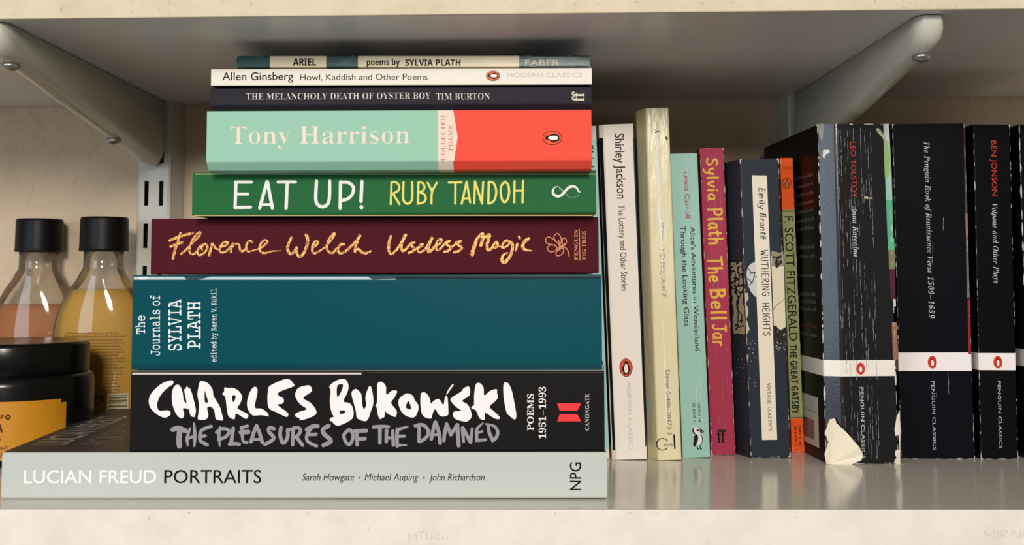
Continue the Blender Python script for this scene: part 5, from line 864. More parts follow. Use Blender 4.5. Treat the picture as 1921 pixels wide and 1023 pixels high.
{'key': 'florence', 'kind': 'lie', 'O': [-196.31, 92.0, 107.0], 'roll': 0.00407, 'yaw': 0.0, 'shear': 0, 'W': 241.27, 'H': 30.07, 'D': 160, 'g': [('S', 'author_lettering', [[9.93, 18.18], [13.65, 19.82], [19.02, 21.44], [22.15, 22.33]], [1.435], 'gold', 1, 'spine', 0), ('S', 'author_lettering', [[15.71, 22.35], [14.57, 18.32], [13.14, 13.84], [11.88, 8.61]], [1.195, 1.375, 1.435, 1.435], 'gold', 1, 'spine', 0), ('S', 'author_lettering', [[10.58, 15.04], [13.7, 16.23], [16.98, 17.26]], [1.375], 'gold', 1, 'spine', 0), ('S', 'author_lettering', [[16.18, 10.98], [19.14, 13.51], [22.67, 17.39], [25.62, 20.37], [26.49, 22.46], [25.0, 22.17], [22.65, 19.18], [21.06, 15.3], [20.71, 12.61], [21.87, 10.87], [23.66, 11.25], [25.43, 13.19]], [1.136], 'gold', 1, 'spine', 0), ('S', 'author_lettering', [[28.68, 16.23], [26.3, 14.98], [25.14, 12.29], [25.92, 10.44], [28.15, 11.09], [30.15, 13.47], [30.24, 15.62], [28.68, 16.29], [27.21, 14.38], [27.52, 13.18]], [1.136], 'gold', 1, 'spine', 0), ('S', 'author_lettering', [[33.02, 16.45], [32.16, 13.46], [31.4, 10.33]], [1.435], 'gold', 1, 'spine', 0), ('S', 'author_lettering', [[32.6, 14.36], [33.78, 15.7], [34.7, 14.05], [35.9, 13.45]], [1.076], 'gold', 1, 'spine', 0), ('S', 'author_lettering', [[37.38, 14.64], [40.07, 15.53], [41.4, 16.87], [39.74, 17.47], [37.67, 15.53], [37.04, 13.14], [38.02, 11.71], [40.7, 12.53], [43.07, 14.92]], [1.136], 'gold', 1, 'spine', 0), ('S', 'author_lettering', [[43.95, 16.56], [43.38, 14.32], [43.05, 11.93]], [1.255], 'gold', 1, 'spine', 0), ('S', 'author_lettering', [[43.38, 14.32], [45.15, 16.1], [47.25, 16.1], [47.87, 14.0], [48.64, 12.35], [50.28, 12.79], [51.46, 14.28]], [1.195], 'gold', 1, 'spine', 0), ('S', 'author_lettering', [[54.57, 17.26], [52.92, 17.81], [51.44, 15.78], [51.17, 13.69], [52.53, 12.25], [55.07, 12.78], [57.75, 13.51]], [1.255, 1.255, 1.255, 1.255, 1.136, 0.777, 0.717], 'gold', 1, 'spine', 0), ('S', 'author_lettering', [[58.65, 13.66], [61.03, 15.44], [62.74, 17.38], [61.15, 18.29], [58.98, 16.05], [58.51, 13.06], [60.32, 11.41], [62.56, 11.49], [65.28, 12.29], [70.07, 12.54]], [1.016, 1.076, 1.136, 1.136, 1.195, 1.255, 1.195, 1.016, 0.717, 0.359], 'gold', 1, 'spine', 0), ('S', 'author_lettering', [[75.75, 19.72], [74.28, 16.59], [73.59, 13.6], [75.17, 10.76], [77.25, 12.09], [78.58, 14.63], [78.44, 12.69], [79.12, 10.14], [80.57, 9.39], [82.64, 11.77], [84.1, 15.65], [84.38, 18.94], [83.7, 20.89]], [1.435, 1.494, 1.494, 1.435, 1.315, 1.195, 1.315, 1.435, 1.494, 1.554, 1.554, 1.674, 1.793], 'gold', 1, 'spine', 0), ('S', 'author_lettering', [[87.11, 14.15], [89.49, 15.93], [89.84, 17.28], [88.34, 17.28], [86.96, 14.45], [87.49, 11.22], [90.12, 11.8], [93.99, 14.42]], [1.195, 1.255, 1.195, 1.255, 1.375, 1.195, 1.016, 0.777], 'gold', 1, 'spine', 0), ('S', 'author_lettering', [[93.99, 14.42], [96.66, 17.7], [98.97, 21.28], [98.13, 21.52], [96.11, 18.9], [94.82, 15.01], [95.14, 12.62], [96.7, 11.36], [98.2, 11.47], [99.98, 13.5]], [1.195], 'gold', 1, 'spine', 0), ('S', 'author_lettering', [[104.1, 15.82], [102.36, 15.82], [100.73, 13.8], [101.04, 11.76], [102.39, 11.1], [104.78, 11.99], [107.16, 14.07]], [1.315], 'gold', 1, 'spine', 0), ('S', 'author_lettering', [[107.16, 14.07], [110.14, 17.05], [112.81, 20.93], [111.77, 18.84], [110.3, 14.36], [109.92, 11.82]], [1.435], 'gold', 1, 'spine', 0), ('S', 'author_lettering', [[110.31, 12.86], [111.95, 13.3], [113.76, 11.41], [116.15, 11.11], [118.69, 12.17]], [1.076, 1.255, 1.375, 1.315, 0.777], 'gold', 1, 'spine', 0), ('S', 'title_lettering', [[129.31, 20.11], [128.36, 16.68], [128.14, 12.79], [129.4, 10.55], [131.73, 12.03], [134.71, 16.06], [137.15, 20.68]], [1.435, 1.554, 1.494, 1.315, 1.195, 1.494, 1.853], 'gold', 1, 'spine', 0), ('S', 'title_lettering', [[136.79, 20.38], [135.07, 15.46], [135.38, 12.53], [136.52, 12.22], [138.9, 14.69], [140.39, 16.33], [142.04, 16.71]], [1.315], 'gold', 1, 'spine', 0), ('S', 'title_lettering', [[140.39, 16.33], [140.55, 14.84], [141.96, 13.34], [141.3, 12.14], [138.97, 11.11]], [1.255], 'gold', 1, 'spine', 0), ('S', 'title_lettering', [[141.9, 12.74], [143.69, 13.63], [145.78, 14.82], [146.62, 15.56], [145.54, 15.57], [143.84, 13.33], [144.65, 11.38], [146.68, 12.18], [148.18, 13.31]], [1.136], 'gold', 1, 'spine', 0), ('S', 'title_lettering', [[148.18, 13.31], [150.27, 16.89], [151.82, 19.58], [150.12, 15.7], [149.38, 12.71], [149.74, 11.57], [151.47, 12.7], [152.66, 14.34]], [1.375], 'gold', 1, 'spine', 0), ('S', 'title_lettering', [[152.66, 14.49], [155.36, 15.68], [156.73, 17.91], [155.41, 18.37], [153.71, 15.98], [153.71, 13.29], [154.76, 12.51], [156.55, 13.88], [158.65, 16.41]], [1.136], 'gold', 1, 'spine', 0), ('S', 'title_lettering', [[161.04, 17.39], [159.01, 16.71], [159.69, 15.36], [161.64, 13.86], [160.2, 12.13], [158.2, 11.63]], [1.375], 'gold', 1, 'spine', 0), ('S', 'title_lettering', [[161.64, 13.8], [164.33, 15.88]], [1.076], 'gold', 1, 'spine', 0), ('S', 'title_lettering', [[167.02, 17.22], [164.69, 16.6], [165.29, 15.58], [167.47, 13.84], [166.12, 12.11], [163.49, 11.37]], [1.375], 'gold', 1, 'spine', 0), ('S', 'title_lettering', [[173.08, 10.17], [174.35, 14.83], [176.51, 19.66], [178.67, 21.27]], [2.08, 1.937, 1.65, 1.506], 'gold', 1, 'spine', 0), ('S', 'title_lettering', [[178.85, 21.09], [178.73, 18.04], [177.83, 14.99]], [1.722], 'gold', 1, 'spine', 0), ('S', 'title_lettering', [[178.3, 18.4], [180.1, 19.47], [182.33, 20.72], [181.96, 18.38], [181.09, 14.8], [181.77, 12.47], [183.68, 13.53], [185.12, 15.86], [186.56, 16.75], [186.84, 14.78], [185.18, 13.53]], [1.435, 1.506, 1.722, 1.793, 1.65, 1.578, 1.363, 1.219, 1.291, 1.291, 1.219], 'gold', 1, 'spine', 0), ('S', 'title_lettering', [[186.73, 14.24], [188.88, 14.59]], [0.646], 'gold', 1, 'spine', 0), ('S', 'title_lettering', [[193.73, 16.83], [191.3, 17.45], [189.6, 15.48], [189.35, 13.69], [191.57, 14.4], [194.38, 16.54], [194.87, 14.03], [193.71, 9.37], [190.83, 5.98], [189.22, 6.71], [189.58, 9.39], [191.99, 10.92]], [1.219, 1.291, 1.219, 1.219, 1.076, 1.291, 1.578, 1.65, 1.793, 1.65, 1.291, 0.933], 'gold', 1, 'spine', 0), ('S', 'title_lettering', [[197.5, 15.81], [196.66, 12.3]], [1.219], 'gold', 1, 'spine', 0), ('S', 'title_lettering', [[198.48, 19.58], [198.77, 18.75]], [1.291], 'gold', 1, 'spine', 0), ('S', 'title_lettering', [[203.51, 18.48], [201.27, 16.8], [200.36, 14.01], [201.97, 12.5], [205.27, 11.98]], [1.722, 1.722, 1.65, 1.363, 0.502], 'gold', 1, 'spine', 0), ('S', 'publisher_emblem', [[220.64, 14.65], [216.0, 18.79], [213.49, 19.09], [212.69, 17.55], [213.83, 15.75], [217.77, 15.02]], [0.502], (226, 150, 110), 1, 'spine', 0), ('S', 'publisher_emblem', [[218.48, 14.3], [215.62, 15.31], [213.74, 13.6], [214.24, 11.87], [216.31, 11.37], [218.83, 12.5], [220.99, 13.93]], [0.502], (226, 150, 110), 1, 'spine', 0), ('S', 'publisher_emblem', [[221.71, 13.57], [218.9, 11.79], [218.21, 10.0], [219.53, 9.2], [221.69, 10.34], [222.35, 12.49], [221.17, 14.11]], [0.502], (226, 150, 110), 1, 'spine', 0), ('S', 'publisher_emblem', [[221.72, 14.64], [221.73, 17.51], [222.82, 18.87], [223.96, 17.5], [223.44, 15.35], [222.07, 14.28]], [0.502], (226, 150, 110), 1, 'spine', 0), ('S', 'publisher_emblem', [[221.35, 13.93], [218.14, 17.17], [217.15, 19.5], [218.96, 21.29], [220.6, 19.85], [221.19, 17.15], [220.72, 15.72]], [0.502], (226, 150, 110), 1, 'spine', 0), ('S', 'publisher_emblem', [[219.76, 17.52], [220.44, 12.14]], [0.502], (226, 150, 110), 1, 'spine', 0), ('S', 'publisher_emblem', [[221.71, 14.1], [223.86, 13.2], [224.99, 11.04], [225.26, 8.89]], [0.502], (226, 150, 110), 1, 'spine', 0), ('S', 'publisher_emblem', [[218.48, 13.22], [223.16, 15.71]], [0.502], (226, 150, 110), 1, 'spine', 0), ('T', 'publisher_lettering', 'PENGUIN', 'serif', (226, 150, 110), [229.98, 6.91], [230.1, 23.22], 1.86, 0, 0, 'spine', 0), ('S', 'publisher_lettering', [[230.93, 23.4], [231.16, 6.72]], [0.43], (226, 150, 110), 1, 'spine', 0), ('T', 'publisher_lettering', 'FIG TREE', 'serif', (226, 150, 110), [234.39, 7.07], [234.34, 22.49], 1.97, 0, 0, 'spine', 0)], 'cols': {'spine': (86, 22, 34), 'lo': (80, 20, 30), 'hi': (86, 22, 34)}, 'hard': 1, 'rad': 1.4, 'rough': 0.8, 'cloth': 1, 'name': 'hardback_book', 'label': 'maroon cloth hardback with handwritten gold title, middle of the stack'},
{'key': 'eatup', 'kind': 'lie', 'O': [-170.37, 76.0, 138.0], 'roll': 0.00537, 'yaw': 0.0, 'shear': 0, 'W': 213.02, 'H': 22.82, 'D': 140, 'g': [('S', 'title_lettering', [[23.08, 17.54], [22.74, 4.21]], [1.686], (244, 240, 236), 1, 'spine', 0), ('S', 'title_lettering', [[22.83, 17.55], [31.19, 17.5]], [1.626], (244, 240, 236), 1, 'spine', 0), ('S', 'title_lettering', [[22.9, 11.24], [29.44, 11.2]], [1.565], (244, 240, 236), 1, 'spine', 0), ('S', 'title_lettering', [[22.62, 4.21], [30.9, 4.29]], [1.626], (244, 240, 236), 1, 'spine', 0), ('S', 'title_lettering', [[39.42, 17.64], [35.74, 3.9]], [1.746], (244, 240, 236), 1, 'spine', 0), ('S', 'title_lettering', [[39.66, 17.64], [42.39, 3.87]], [1.746], (244, 240, 236), 1, 'spine', 0), ('S', 'title_lettering', [[36.93, 5.59], [42.07, 5.56]], [1.445], (244, 240, 236), 1, 'spine', 0), ('S', 'title_lettering', [[45.29, 17.49], [54.43, 17.44]], [1.626], (244, 240, 236), 1, 'spine', 0), ('S', 'title_lettering', [[50.14, 17.28], [49.64, 3.71]], [1.746], (244, 240, 236), 1, 'spine', 0), ('S', 'title_lettering', [[65.57, 17.8], [65.26, 8.11], [66.73, 5.07], [69.03, 4.27], [71.38, 5.53], [72.39, 8.67], [72.53, 17.77]], [1.746], (244, 240, 236), 1, 'spine', 0), ('S', 'title_lettering', [[78.28, 17.37], [78.1, 3.56]], [1.746], (244, 240, 236), 1, 'spine', 0), ('S', 'title_lettering', [[78.16, 17.13], [82.21, 16.99], [84.94, 14.67], [84.6, 11.03], [82.07, 8.38], [78.45, 7.43]], [1.686], (244, 240, 236), 1, 'spine', 0), ('S', 'title_lettering', [[89.53, 17.43], [89.09, 7.01]], [1.806], (244, 240, 236), 1, 'spine', 0), ('S', 'title_lettering', [[89.22, 4.11], [89.46, 3.86]], [1.927], (244, 240, 236), 1, 'spine', 0), ('S', 'author_lettering', [[105.2, 17.12], [104.77, 5.46]], [1.137], (238, 226, 118), 1, 'spine', 0), ('S', 'author_lettering', [[105.2, 17.12], [107.66, 16.88], [109.26, 14.81], [108.63, 12.52], [105.9, 10.99]], [1.137], (238, 226, 118), 1, 'spine', 0), ('S', 'author_lettering', [[105.95, 10.99], [109.39, 5.43]], [1.137], (238, 226, 118), 1, 'spine', 0), ('S', 'author_lettering', [[111.48, 17.09], [111.26, 8.96], [112.07, 6.5], [113.78, 5.64], [115.37, 6.66], [116.06, 8.94], [116.05, 17.06]], [1.194], (238, 226, 118), 1, 'spine', 0), ('S', 'author_lettering', [[119.36, 16.93], [119.08, 5.61]], [1.194], (238, 226, 118), 1, 'spine', 0), ('S', 'author_lettering', [[119.36, 16.93], [121.53, 16.58], [122.56, 14.63], [121.93, 12.63], [119.65, 11.67]], [1.08], (238, 226, 118), 1, 'spine', 0), ('S', 'author_lettering', [[119.65, 11.67], [122.11, 10.85], [123.25, 8.62], [122.22, 6.45], [119.08, 5.61]], [1.137], (238, 226, 118), 1, 'spine', 0), ('S', 'author_lettering', [[124.22, 16.68], [126.56, 12.03]], [1.08], (238, 226, 118), 1, 'spine', 0), ('S', 'author_lettering', [[129.07, 16.65], [126.56, 11.74], [126.21, 5.69]], [1.137], (238, 226, 118), 1, 'spine', 0), ('S', 'author_lettering', [[135.35, 16.73], [142.09, 16.81]], [1.137], (238, 226, 118), 1, 'spine', 0), ('S', 'author_lettering', [[138.89, 16.54], [138.76, 5.62]], [1.137], (238, 226, 118), 1, 'spine', 0), ('S', 'author_lettering', [[144.77, 17.03], [142.18, 5.49]], [1.137], (238, 226, 118), 1, 'spine', 0), ('S', 'author_lettering', [[144.77, 17.03], [146.63, 6.15]], [1.137], (238, 226, 118), 1, 'spine', 0), ('S', 'author_lettering', [[143.21, 8.22], [146.46, 8.38]], [1.023], (238, 226, 118), 1, 'spine', 0), ('S', 'author_lettering', [[149.17, 17.23], [148.79, 5.57]], [1.08], (238, 226, 118), 1, 'spine', 0), ('S', 'author_lettering', [[149.17, 17.23], [152.9, 5.54]], [1.194], (238, 226, 118), 1, 'spine', 0), ('S', 'author_lettering', [[153.51, 16.98], [152.9, 5.54]], [1.08], (238, 226, 118), 1, 'spine', 0), ('S', 'author_lettering', [[156.48, 16.96], [156.21, 5.53]], [1.194], (238, 226, 118), 1, 'spine', 0), ('S', 'author_lettering', [[156.48, 16.96], [158.87, 16.38], [160.34, 12.71], [159.87, 8.42], [158.38, 6.26], [156.21, 5.53]], [1.137], (238, 226, 118), 1, 'spine', 0), ('S', 'author_lettering', [[165.04, 17.03], [163.21, 14.98], [162.73, 11.55], [163.4, 7.66], [164.76, 6.17], [166.37, 7.82], [167.18, 11.53], [166.63, 15.42], [165.04, 17.03]], [1.194], (238, 226, 118), 1, 'spine', 0), ('S', 'author_lettering', [[170.07, 17.24], [169.84, 6.03]], [1.137], (238, 226, 118), 1, 'spine', 0), ('S', 'author_lettering', [[174.52, 17.33], [174.23, 6.0]], [1.194], (238, 226, 118), 1, 'spine', 0), ('S', 'author_lettering', [[170.04, 12.2], [174.43, 12.18]], [1.023], (238, 226, 118), 1, 'spine', 0), ('S', 'publisher_emblem', [[193.28, 14.36], [191.39, 13.97], [190.24, 12.26], [190.56, 10.37], [192.38, 9.22], [194.67, 9.67], [196.39, 11.49], [198.69, 13.76], [200.98, 14.32], [202.8, 13.51], [203.81, 11.62]], [0.227, 0.568, 1.023, 1.364, 1.478, 1.364, 1.364, 1.364, 1.25, 1.023, 0.682], (240, 246, 240), 1, 'spine', 0), ('S', 'publisher_emblem', [[203.24, 11.91], [204.66, 11.33]], [0.455], (240, 246, 240), 1, 'spine', 0), ('S', 'publisher_emblem', [[197.17, 10.94], [196.78, 10.86]], [0.284], (225, 235, 225), 1, 'spine', 0), ('S', 'publisher_emblem', [[197.48, 10.17], [197.12, 9.95]], [0.284], (225, 235, 225), 1, 'spine', 0), ('S', 'publisher_emblem', [[198.06, 9.5], [197.76, 9.15]], [0.284], (225, 235, 225), 1, 'spine', 0), ('S', 'publisher_emblem', [[198.86, 8.99], [198.65, 8.55]], [0.284], (225, 235, 225), 1, 'spine', 0), ('S', 'publisher_emblem', [[199.82, 8.69], [199.72, 8.19]], [0.284], (225, 235, 225), 1, 'spine', 0), ('S', 'publisher_emblem', [[200.85, 8.61], [200.87, 8.1]], [0.284], (225, 235, 225), 1, 'spine', 0), ('S', 'publisher_emblem', [[201.87, 8.77], [202.0, 8.29]], [0.284], (225, 235, 225), 1, 'spine', 0), ('S', 'publisher_emblem', [[202.78, 9.15], [203.02, 8.74]], [0.284], (225, 235, 225), 1, 'spine', 0), ('S', 'publisher_emblem', [[203.51, 9.72], [203.83, 9.42]], [0.284], (225, 235, 225), 1, 'spine', 0), ('S', 'publisher_emblem', [[193.84, 14.02], [193.67, 13.33]], [0.227], (225, 235, 225), 1, 'spine', 0), ('S', 'publisher_emblem', [[194.35, 13.5], [194.18, 12.81]], [0.227], (225, 235, 225), 1, 'spine', 0), ('S', 'publisher_emblem', [[194.86, 12.98], [194.69, 12.3]], [0.227], (225, 235, 225), 1, 'spine', 0), ('S', 'publisher_emblem', [[195.37, 12.47], [195.2, 11.78]], [0.227], (225, 235, 225), 1, 'spine', 0), ('P', 'board_edge_strip', [[1.11, 22.19], [212.77, 21.06], [212.76, 20.61], [1.12, 21.74]], [], (226, 205, 165), 0, 'spine', 0), ('P', 'board_edge_strip', [[1.12, 0.37], [211.15, -0.73], [211.14, -1.35], [1.13, -0.25]], [], (205, 190, 130), 0, 'spine', 0)], 'cols': {'spine': (36, 104, 58), 'lo': (150, 138, 70), 'hi': (222, 205, 160)}, 'hard': 1, 'rad': 1.2, 'rough': 0.45, 'name': 'hardback_book', 'label': 'green hardback with rounded white and yellow capital lettering on its spine'},
{'key': 'tony', 'kind': 'lie', 'O': [-158.1, 56.0, 160.2], 'roll': 0.00414, 'yaw': 0.0, 'shear': 0, 'W': 197.2, 'H': 30.47, 'D': 129, 'g': [('P', 'spine_panel_point', [[125.77, 29.39], [126.59, 29.39], [128.63, 16.59], [126.85, 4.26], [125.76, 4.26]], [], (246, 224, 208), 0, 'spine', 0), ('T', 'author_lettering', 'Tony Harrison', 'serif', (246, 228, 212), [12.17, 13.45], [103.93, 13.45], 8.92, -0.013, 0, 'spine', 0), ('T', 'title_lettering', 'COLLECTED', 'serif', (205, 130, 110), [122.08, 4.55], [122.08, 27.62], 2.05, -0.01, 0, 'spine', 0), ('T', 'title_lettering', 'POEMS', 'serif', (205, 130, 110), [126.04, 9.47], [126.04, 22.37], 2.06, -0.01, 0, 'spine', 0), ('L', 'publisher_emblem', 'penguin', [177.09, 15.84], 10.03, 'left', (244, 92, 62), 0)], 'cols': {'spine': (160, 208, 184), 'lo': (150, 150, 140), 'hi': (160, 208, 184)}, 'rad': 0.7, 'rough': 0.5, 'cut': [4.3, 5.0, 'lo'], 'bands': ['l', [(118.12, (160, 208, 184)), (126.04, (246, 224, 208)), (439.85, (250, 86, 70))]], 'name': 'paperback_book', 'label': 'mint green and coral red paperback lying sixth from the bottom of the stack'},
{'key': 'melancholy', 'kind': 'lie', 'O': [-158.04, 61.0, 191.3], 'roll': 0.00373, 'yaw': 0.0, 'shear': 0, 'W': 197.45, 'H': 12.03, 'D': 129, 'g': [('T', 'title_lettering', 'THE MELANCHOLY DEATH OF OYSTER BOY', 'serif', (226, 220, 216), [18.78, 6.07], [114.29, 6.07], 3.23, -0.013, 0, 'spine', 0), ('T', 'author_lettering', 'TIM BURTON', 'serif', (226, 220, 216), [117.05, 5.68], [144.91, 5.68], 3.23, -0.013, 0, 'spine', 0), ('T', 'publisher_emblem', 'ff', 'serif', (226, 216, 196), [193.72, 4.46], [193.76, 9.47], 6.39, 0, 0, 'spine', 0)], 'cols': {'spine': (48, 45, 54), 'lo': (22, 24, 32), 'hi': (55, 52, 60)}, 'rad': 0.7, 'rough': 0.55, 'cut': [3.1, 4.0, 'lo'], 'name': 'paperback_book', 'label': 'slim dark navy paperback with thin white capital lettering, third from the top of stack'},
{'key': 'ginsberg', 'kind': 'lie', 'O': [-156.94, 58.0, 204.1], 'roll': 0.00334, 'yaw': 0.0, 'shear': 0, 'W': 196.34, 'H': 8.74, 'D': 129, 'g': [('T', 'author_lettering', 'Allen Ginsberg', 'gill', (24, 22, 22), [5.8, 2.83], [42.39, 2.83], 4.02, 0.008, 0, 'spine', 0), ('T', 'title_lettering', 'Howl, Kaddish and Other Poems', 'gill', (30, 28, 28), [45.97, 2.71], [111.69, 2.71], 3.19, 0, 0, 'spine', 0), ('L', 'publisher_emblem', 'penguin', [145.5, 4.62], 7.34, 'left', (226, 104, 64), 0), ('T', 'publisher_lettering', 'MODERN CLASSICS', 'gill', (204, 196, 190), [152.64, 3.84], [191.39, 3.84], 2.22, 0, 0, 'spine', 0)], 'cols': {'spine': (246, 238, 226), 'lo': (30, 28, 30), 'hi': (246, 238, 226)}, 'rad': 0.6, 'rough': 0.4, 'name': 'paperback_book', 'label': 'thin white paperback with black sans lettering, second from the top of the stack'},
{'key': 'ariel', 'kind': 'lie', 'O': [-144.34, 60.0, 214.0], 'roll': 0.00092, 'yaw': 0.0, 'shear': 0, 'W': 182.79, 'H': 6.07, 'D': 122, 'g': [('T', 'title_lettering', 'ARIEL', 'sansb', (22, 20, 18), [29.17, 0.97], [41.19, 0.97], 3.68, 0.012, 0, 'spine', 0), ('T', 'title_lettering', 'poems by', 'sansb', (22, 20, 18), [67.42, 1.06], [84.54, 1.06], 3.21, 0.012, 0, 'spine', 0), ('T', 'author_lettering', 'SYLVIA PLATH', 'sansb', (22, 20, 18), [87.3, 0.82], [116.01, 0.82], 3.21, 0.012, 0, 'spine', 0), ('T', 'publisher_lettering', 'FABER', 'gill', (232, 226, 190), [149.39, 0.83], [167.33, 0.83], 2.93, 0.01, 0, 'spine', 0), ('WEAR', ['t0', 't1', 'e0'], 0.35, 11)], 'cols': {'spine': (28, 76, 78), 'lo': (28, 76, 78), 'hi': (28, 76, 78)}, 'rad': 0.7, 'rough': 0.3, 'crinkle': 1, 'name': 'paperback_book', 'label': 'thinnest book, dark green and cream paperback on top of the stack', 'bands': ['l', [(16.58, (28, 76, 78)), (46.14, (236, 220, 184)), (62.3, (28, 76, 78)), (145.81, (236, 220, 184)), (429.16, (28, 76, 78))]]},
{'key': 'paleblue', 'kind': 'stand', 'O': [45.73, 151.0, 0.05], 'roll': 0.03554, 'yaw': 0.0, 'shear': 0, 'W': 9.05, 'H': 194.8, 'D': 124, 'g': [('T', 'title_lettering', 'Shirley Jackson', 'gill', (24, 24, 26), [2.84, 183.65], [2.84, 136.94], 4.12, 0.008, 0, 'spine', 0), ('S', 'publisher_emblem', [[6.84, 57.0], [7.6, 52.65], [6.8, 48.35]], [0.627], (40, 50, 52), 1, 'spine', 0)], 'cols': {'spine': (170, 214, 214), 'lo': (170, 214, 214), 'hi': (20, 20, 22)}, 'rad': 0.6, 'rough': 0.4, 'name': 'paperback_book', 'label': 'pale blue paperback standing mostly hidden behind the right end of the stack', 'bands': ['l', [(4.69, (238, 228, 196)), (186.28, (170, 214, 214)), (2000, (214, 214, 214))]]},
{'key': 'shirley', 'kind': 'stand', 'O': [56.03, 148.0, 0.05], 'roll': 0.03435, 'yaw': 0.0, 'shear': 0, 'W': 20.2, 'H': 195.33, 'D': 128, 'g': [('P', 'cover_edge_strip', [[-0.02, 187.84], [2.02, 187.77], [2.09, 5.31], [0.7, 5.36]], [], (20, 19, 20), 0, 'spine', 0), ('P', 'cover_edge_strip', [[19.59, 187.16], [20.47, 187.13], [20.06, 7.15], [19.44, 7.17]], [], (24, 30, 56), 0, 'spine', 0), ('T', 'author_lettering', 'Shirley Jackson', 'gill', (24, 22, 24), [9.03, 189.77], [9.03, 151.29], 5.37, 0.008, 0, 'spine', 0), ('T', 'title_lettering', 'The Lottery and Other Stories', 'gill', (34, 32, 34), [9.44, 147.55], [9.44, 97.31], 3.6, 0, 0, 'spine', 0), ('L', 'publisher_emblem', 'penguin', [10.19, 52.8], 10.61, 'up', (228, 86, 56), 0), ('T', 'publisher_lettering', 'MODERN CLASSICS', 'gill', (206, 200, 196), [10.13, 44.52], [10.13, 5.03], 2.3, 0, 0, 'spine', 0)], 'cols': {'spine': (250, 243, 238), 'lo': (24, 23, 24), 'hi': (26, 32, 58)}, 'rad': 0.8, 'rough': 0.38, 'cut': [2.6, 3.0, 'lo'], 'name': 'paperback_book', 'label': 'white paperback standing leftmost of the fully visible upright books, black title', 'capbands': (187.45, 7.17)},
{'key': 'pride', 'kind': 'stand', 'O': [77.73, 146.0, 0.05], 'roll': 0.02768, 'yaw': 0.0, 'shear': 0, 'W': 18.22, 'H': 204.7, 'D': 126, 'g': [('T', 'title_lettering', 'PRIDE AND PREJUDICE', 'gill', (150, 144, 128), [10.12, 137.15], [10.12, 93.65], 2.65, -0.004, 0, 'spine', 0), ('T', 'author_lettering', 'A', 'serif', (30, 28, 26), [9.55, 192.03], [9.55, 189.5], 2.84, 0, 0, 'spine', 0), ('T', 'publisher_lettering', 'Dover 0-486-28473-5', 'gill', (126, 122, 116), [10.69, 51.48], [10.69, 14.2], 2.45, 0, 0, 'spine', 0), ('S', 'publisher_emblem', [[10.24, 7.16], [9.42, 6.38], [8.37, 5.9], [7.23, 5.8], [6.13, 6.07], [5.18, 6.7], [4.5, 7.6], [4.16, 8.68], [4.21, 9.81], [4.64, 10.86], [5.4, 11.71], [6.4, 12.27], [7.53, 12.47], [8.66, 12.28], [9.66, 11.74], [10.41, 10.89]], [0.498], (40, 40, 40), 1, 'spine', 0), ('S', 'publisher_emblem', [[14.32, 14.26], [14.5, 6.66]], [0.933], (30, 30, 32), 1, 'spine', 0), ('T', 'publisher_emblem', 'DOVER', 'sansb', (120, 118, 112), [8.4, 7.97], [13.33, 7.97], 1.52, 0, 0, 'spine', 0), ('S', 'spine_stain', [[16.16, 187.12], [16.43, 186.16]], [1.244], (90, 66, 40), 1, 'spine', 0), ('CRACK', [9.2, 11.4, 13.2], 2.2, (250, 246, 228), 7, 0.3), ('S', 'spine_crease#1', [[10.12, 189.17], [10.16, 177.21], [10.43, 158.38], [10.49, 142.74], [10.86, 127.14], [11.01, 105.4]], [0.622, 1.555, 1.244, 1.555, 0.933, 0.311], (252, 252, 250), 1, 'spine', 0), ('S', 'spine_crease#2', [[8.29, 186.07], [8.29, 177.26], [8.38, 170.98]], [0.311, 0.622, 0.311], (250, 250, 248), 1, 'spine', 0), ('S', 'spine_crease#3', [[12.66, 177.14], [12.64, 167.72], [12.67, 159.88]], [0.311, 0.622, 0.311], (250, 250, 248), 1, 'spine', 0), ('S', 'spine_crease#4', [[10.42, 80.69], [10.23, 49.95], [10.35, 19.39]], [0.467, 0.778, 0.467], (252, 248, 236), 1, 'spine', 0)], 'cols': {'spine': (238, 230, 192), 'lo': (226, 212, 170), 'hi': (238, 230, 192)}, 'rad': 1.2, 'rough': 0.22, 'cut': [4.6, 12, 'lo'], 'crinkle': 1, 'name': 'paperback_book', 'label': 'tallest upright book, cream paperback with a creased shiny spine'},  # long white spine strokes are a gloss highlight painted along the crease
{'key': 'alice', 'kind': 'stand', 'O': [98.01, 157.0, 0.05], 'roll': 0.03255, 'yaw': 0.0, 'shear': 0, 'W': 16.29, 'H': 178.99, 'D': 111, 'g': [('T', 'author_lettering', 'Lewis Carroll', 'gill', (190, 70, 110), [7.73, 168.04], [7.73, 140.2], 2.87, 0.012, 0, 'spine', 0), ('T', 'title_lettering', 'Alice’s Adventures in Wonderland', 'gill', (34, 34, 34), [10.1, 135.06], [10.1, 61.84], 2.79, 0.008, 0, 'spine', 0), ('T', 'title_lettering', 'Through the Looking Glass', 'gill', (34, 34, 34), [4.43, 135.89], [4.43, 76.39], 2.91, 0.008, 0, 'spine', 0), ('T', 'publisher_lettering', '03.0169 0', 'gill', (40, 40, 40), [7.16, 31.75], [7.16, 20.57], 1.43, 0.01, 0, 'spine', 0), ('T', 'publisher_lettering', 'ISBN 0 14', 'gill', (60, 60, 60), [10.29, 31.65], [10.29, 20.47], 1.24, 0.01, 0, 'spine', 0), ('L', 'publisher_emblem', 'puffin', [9.03, 11.25], 13.27, 'up', (24, 24, 24), 0), ('CRACK', [9.6, 12.2], 1.0, (214, 232, 226), 9, 0.55), ('WEAR', ['l0', 'l1', 't0'], 0.7, 21)], 'cols': {'spine': (162, 206, 196), 'lo': (206, 200, 170), 'hi': (210, 205, 180)}, 'rad': 0.8, 'rough': 0.4, 'name': 'paperback_book', 'label': 'pale mint paperback with magenta author lettering and a small puffin emblem'},
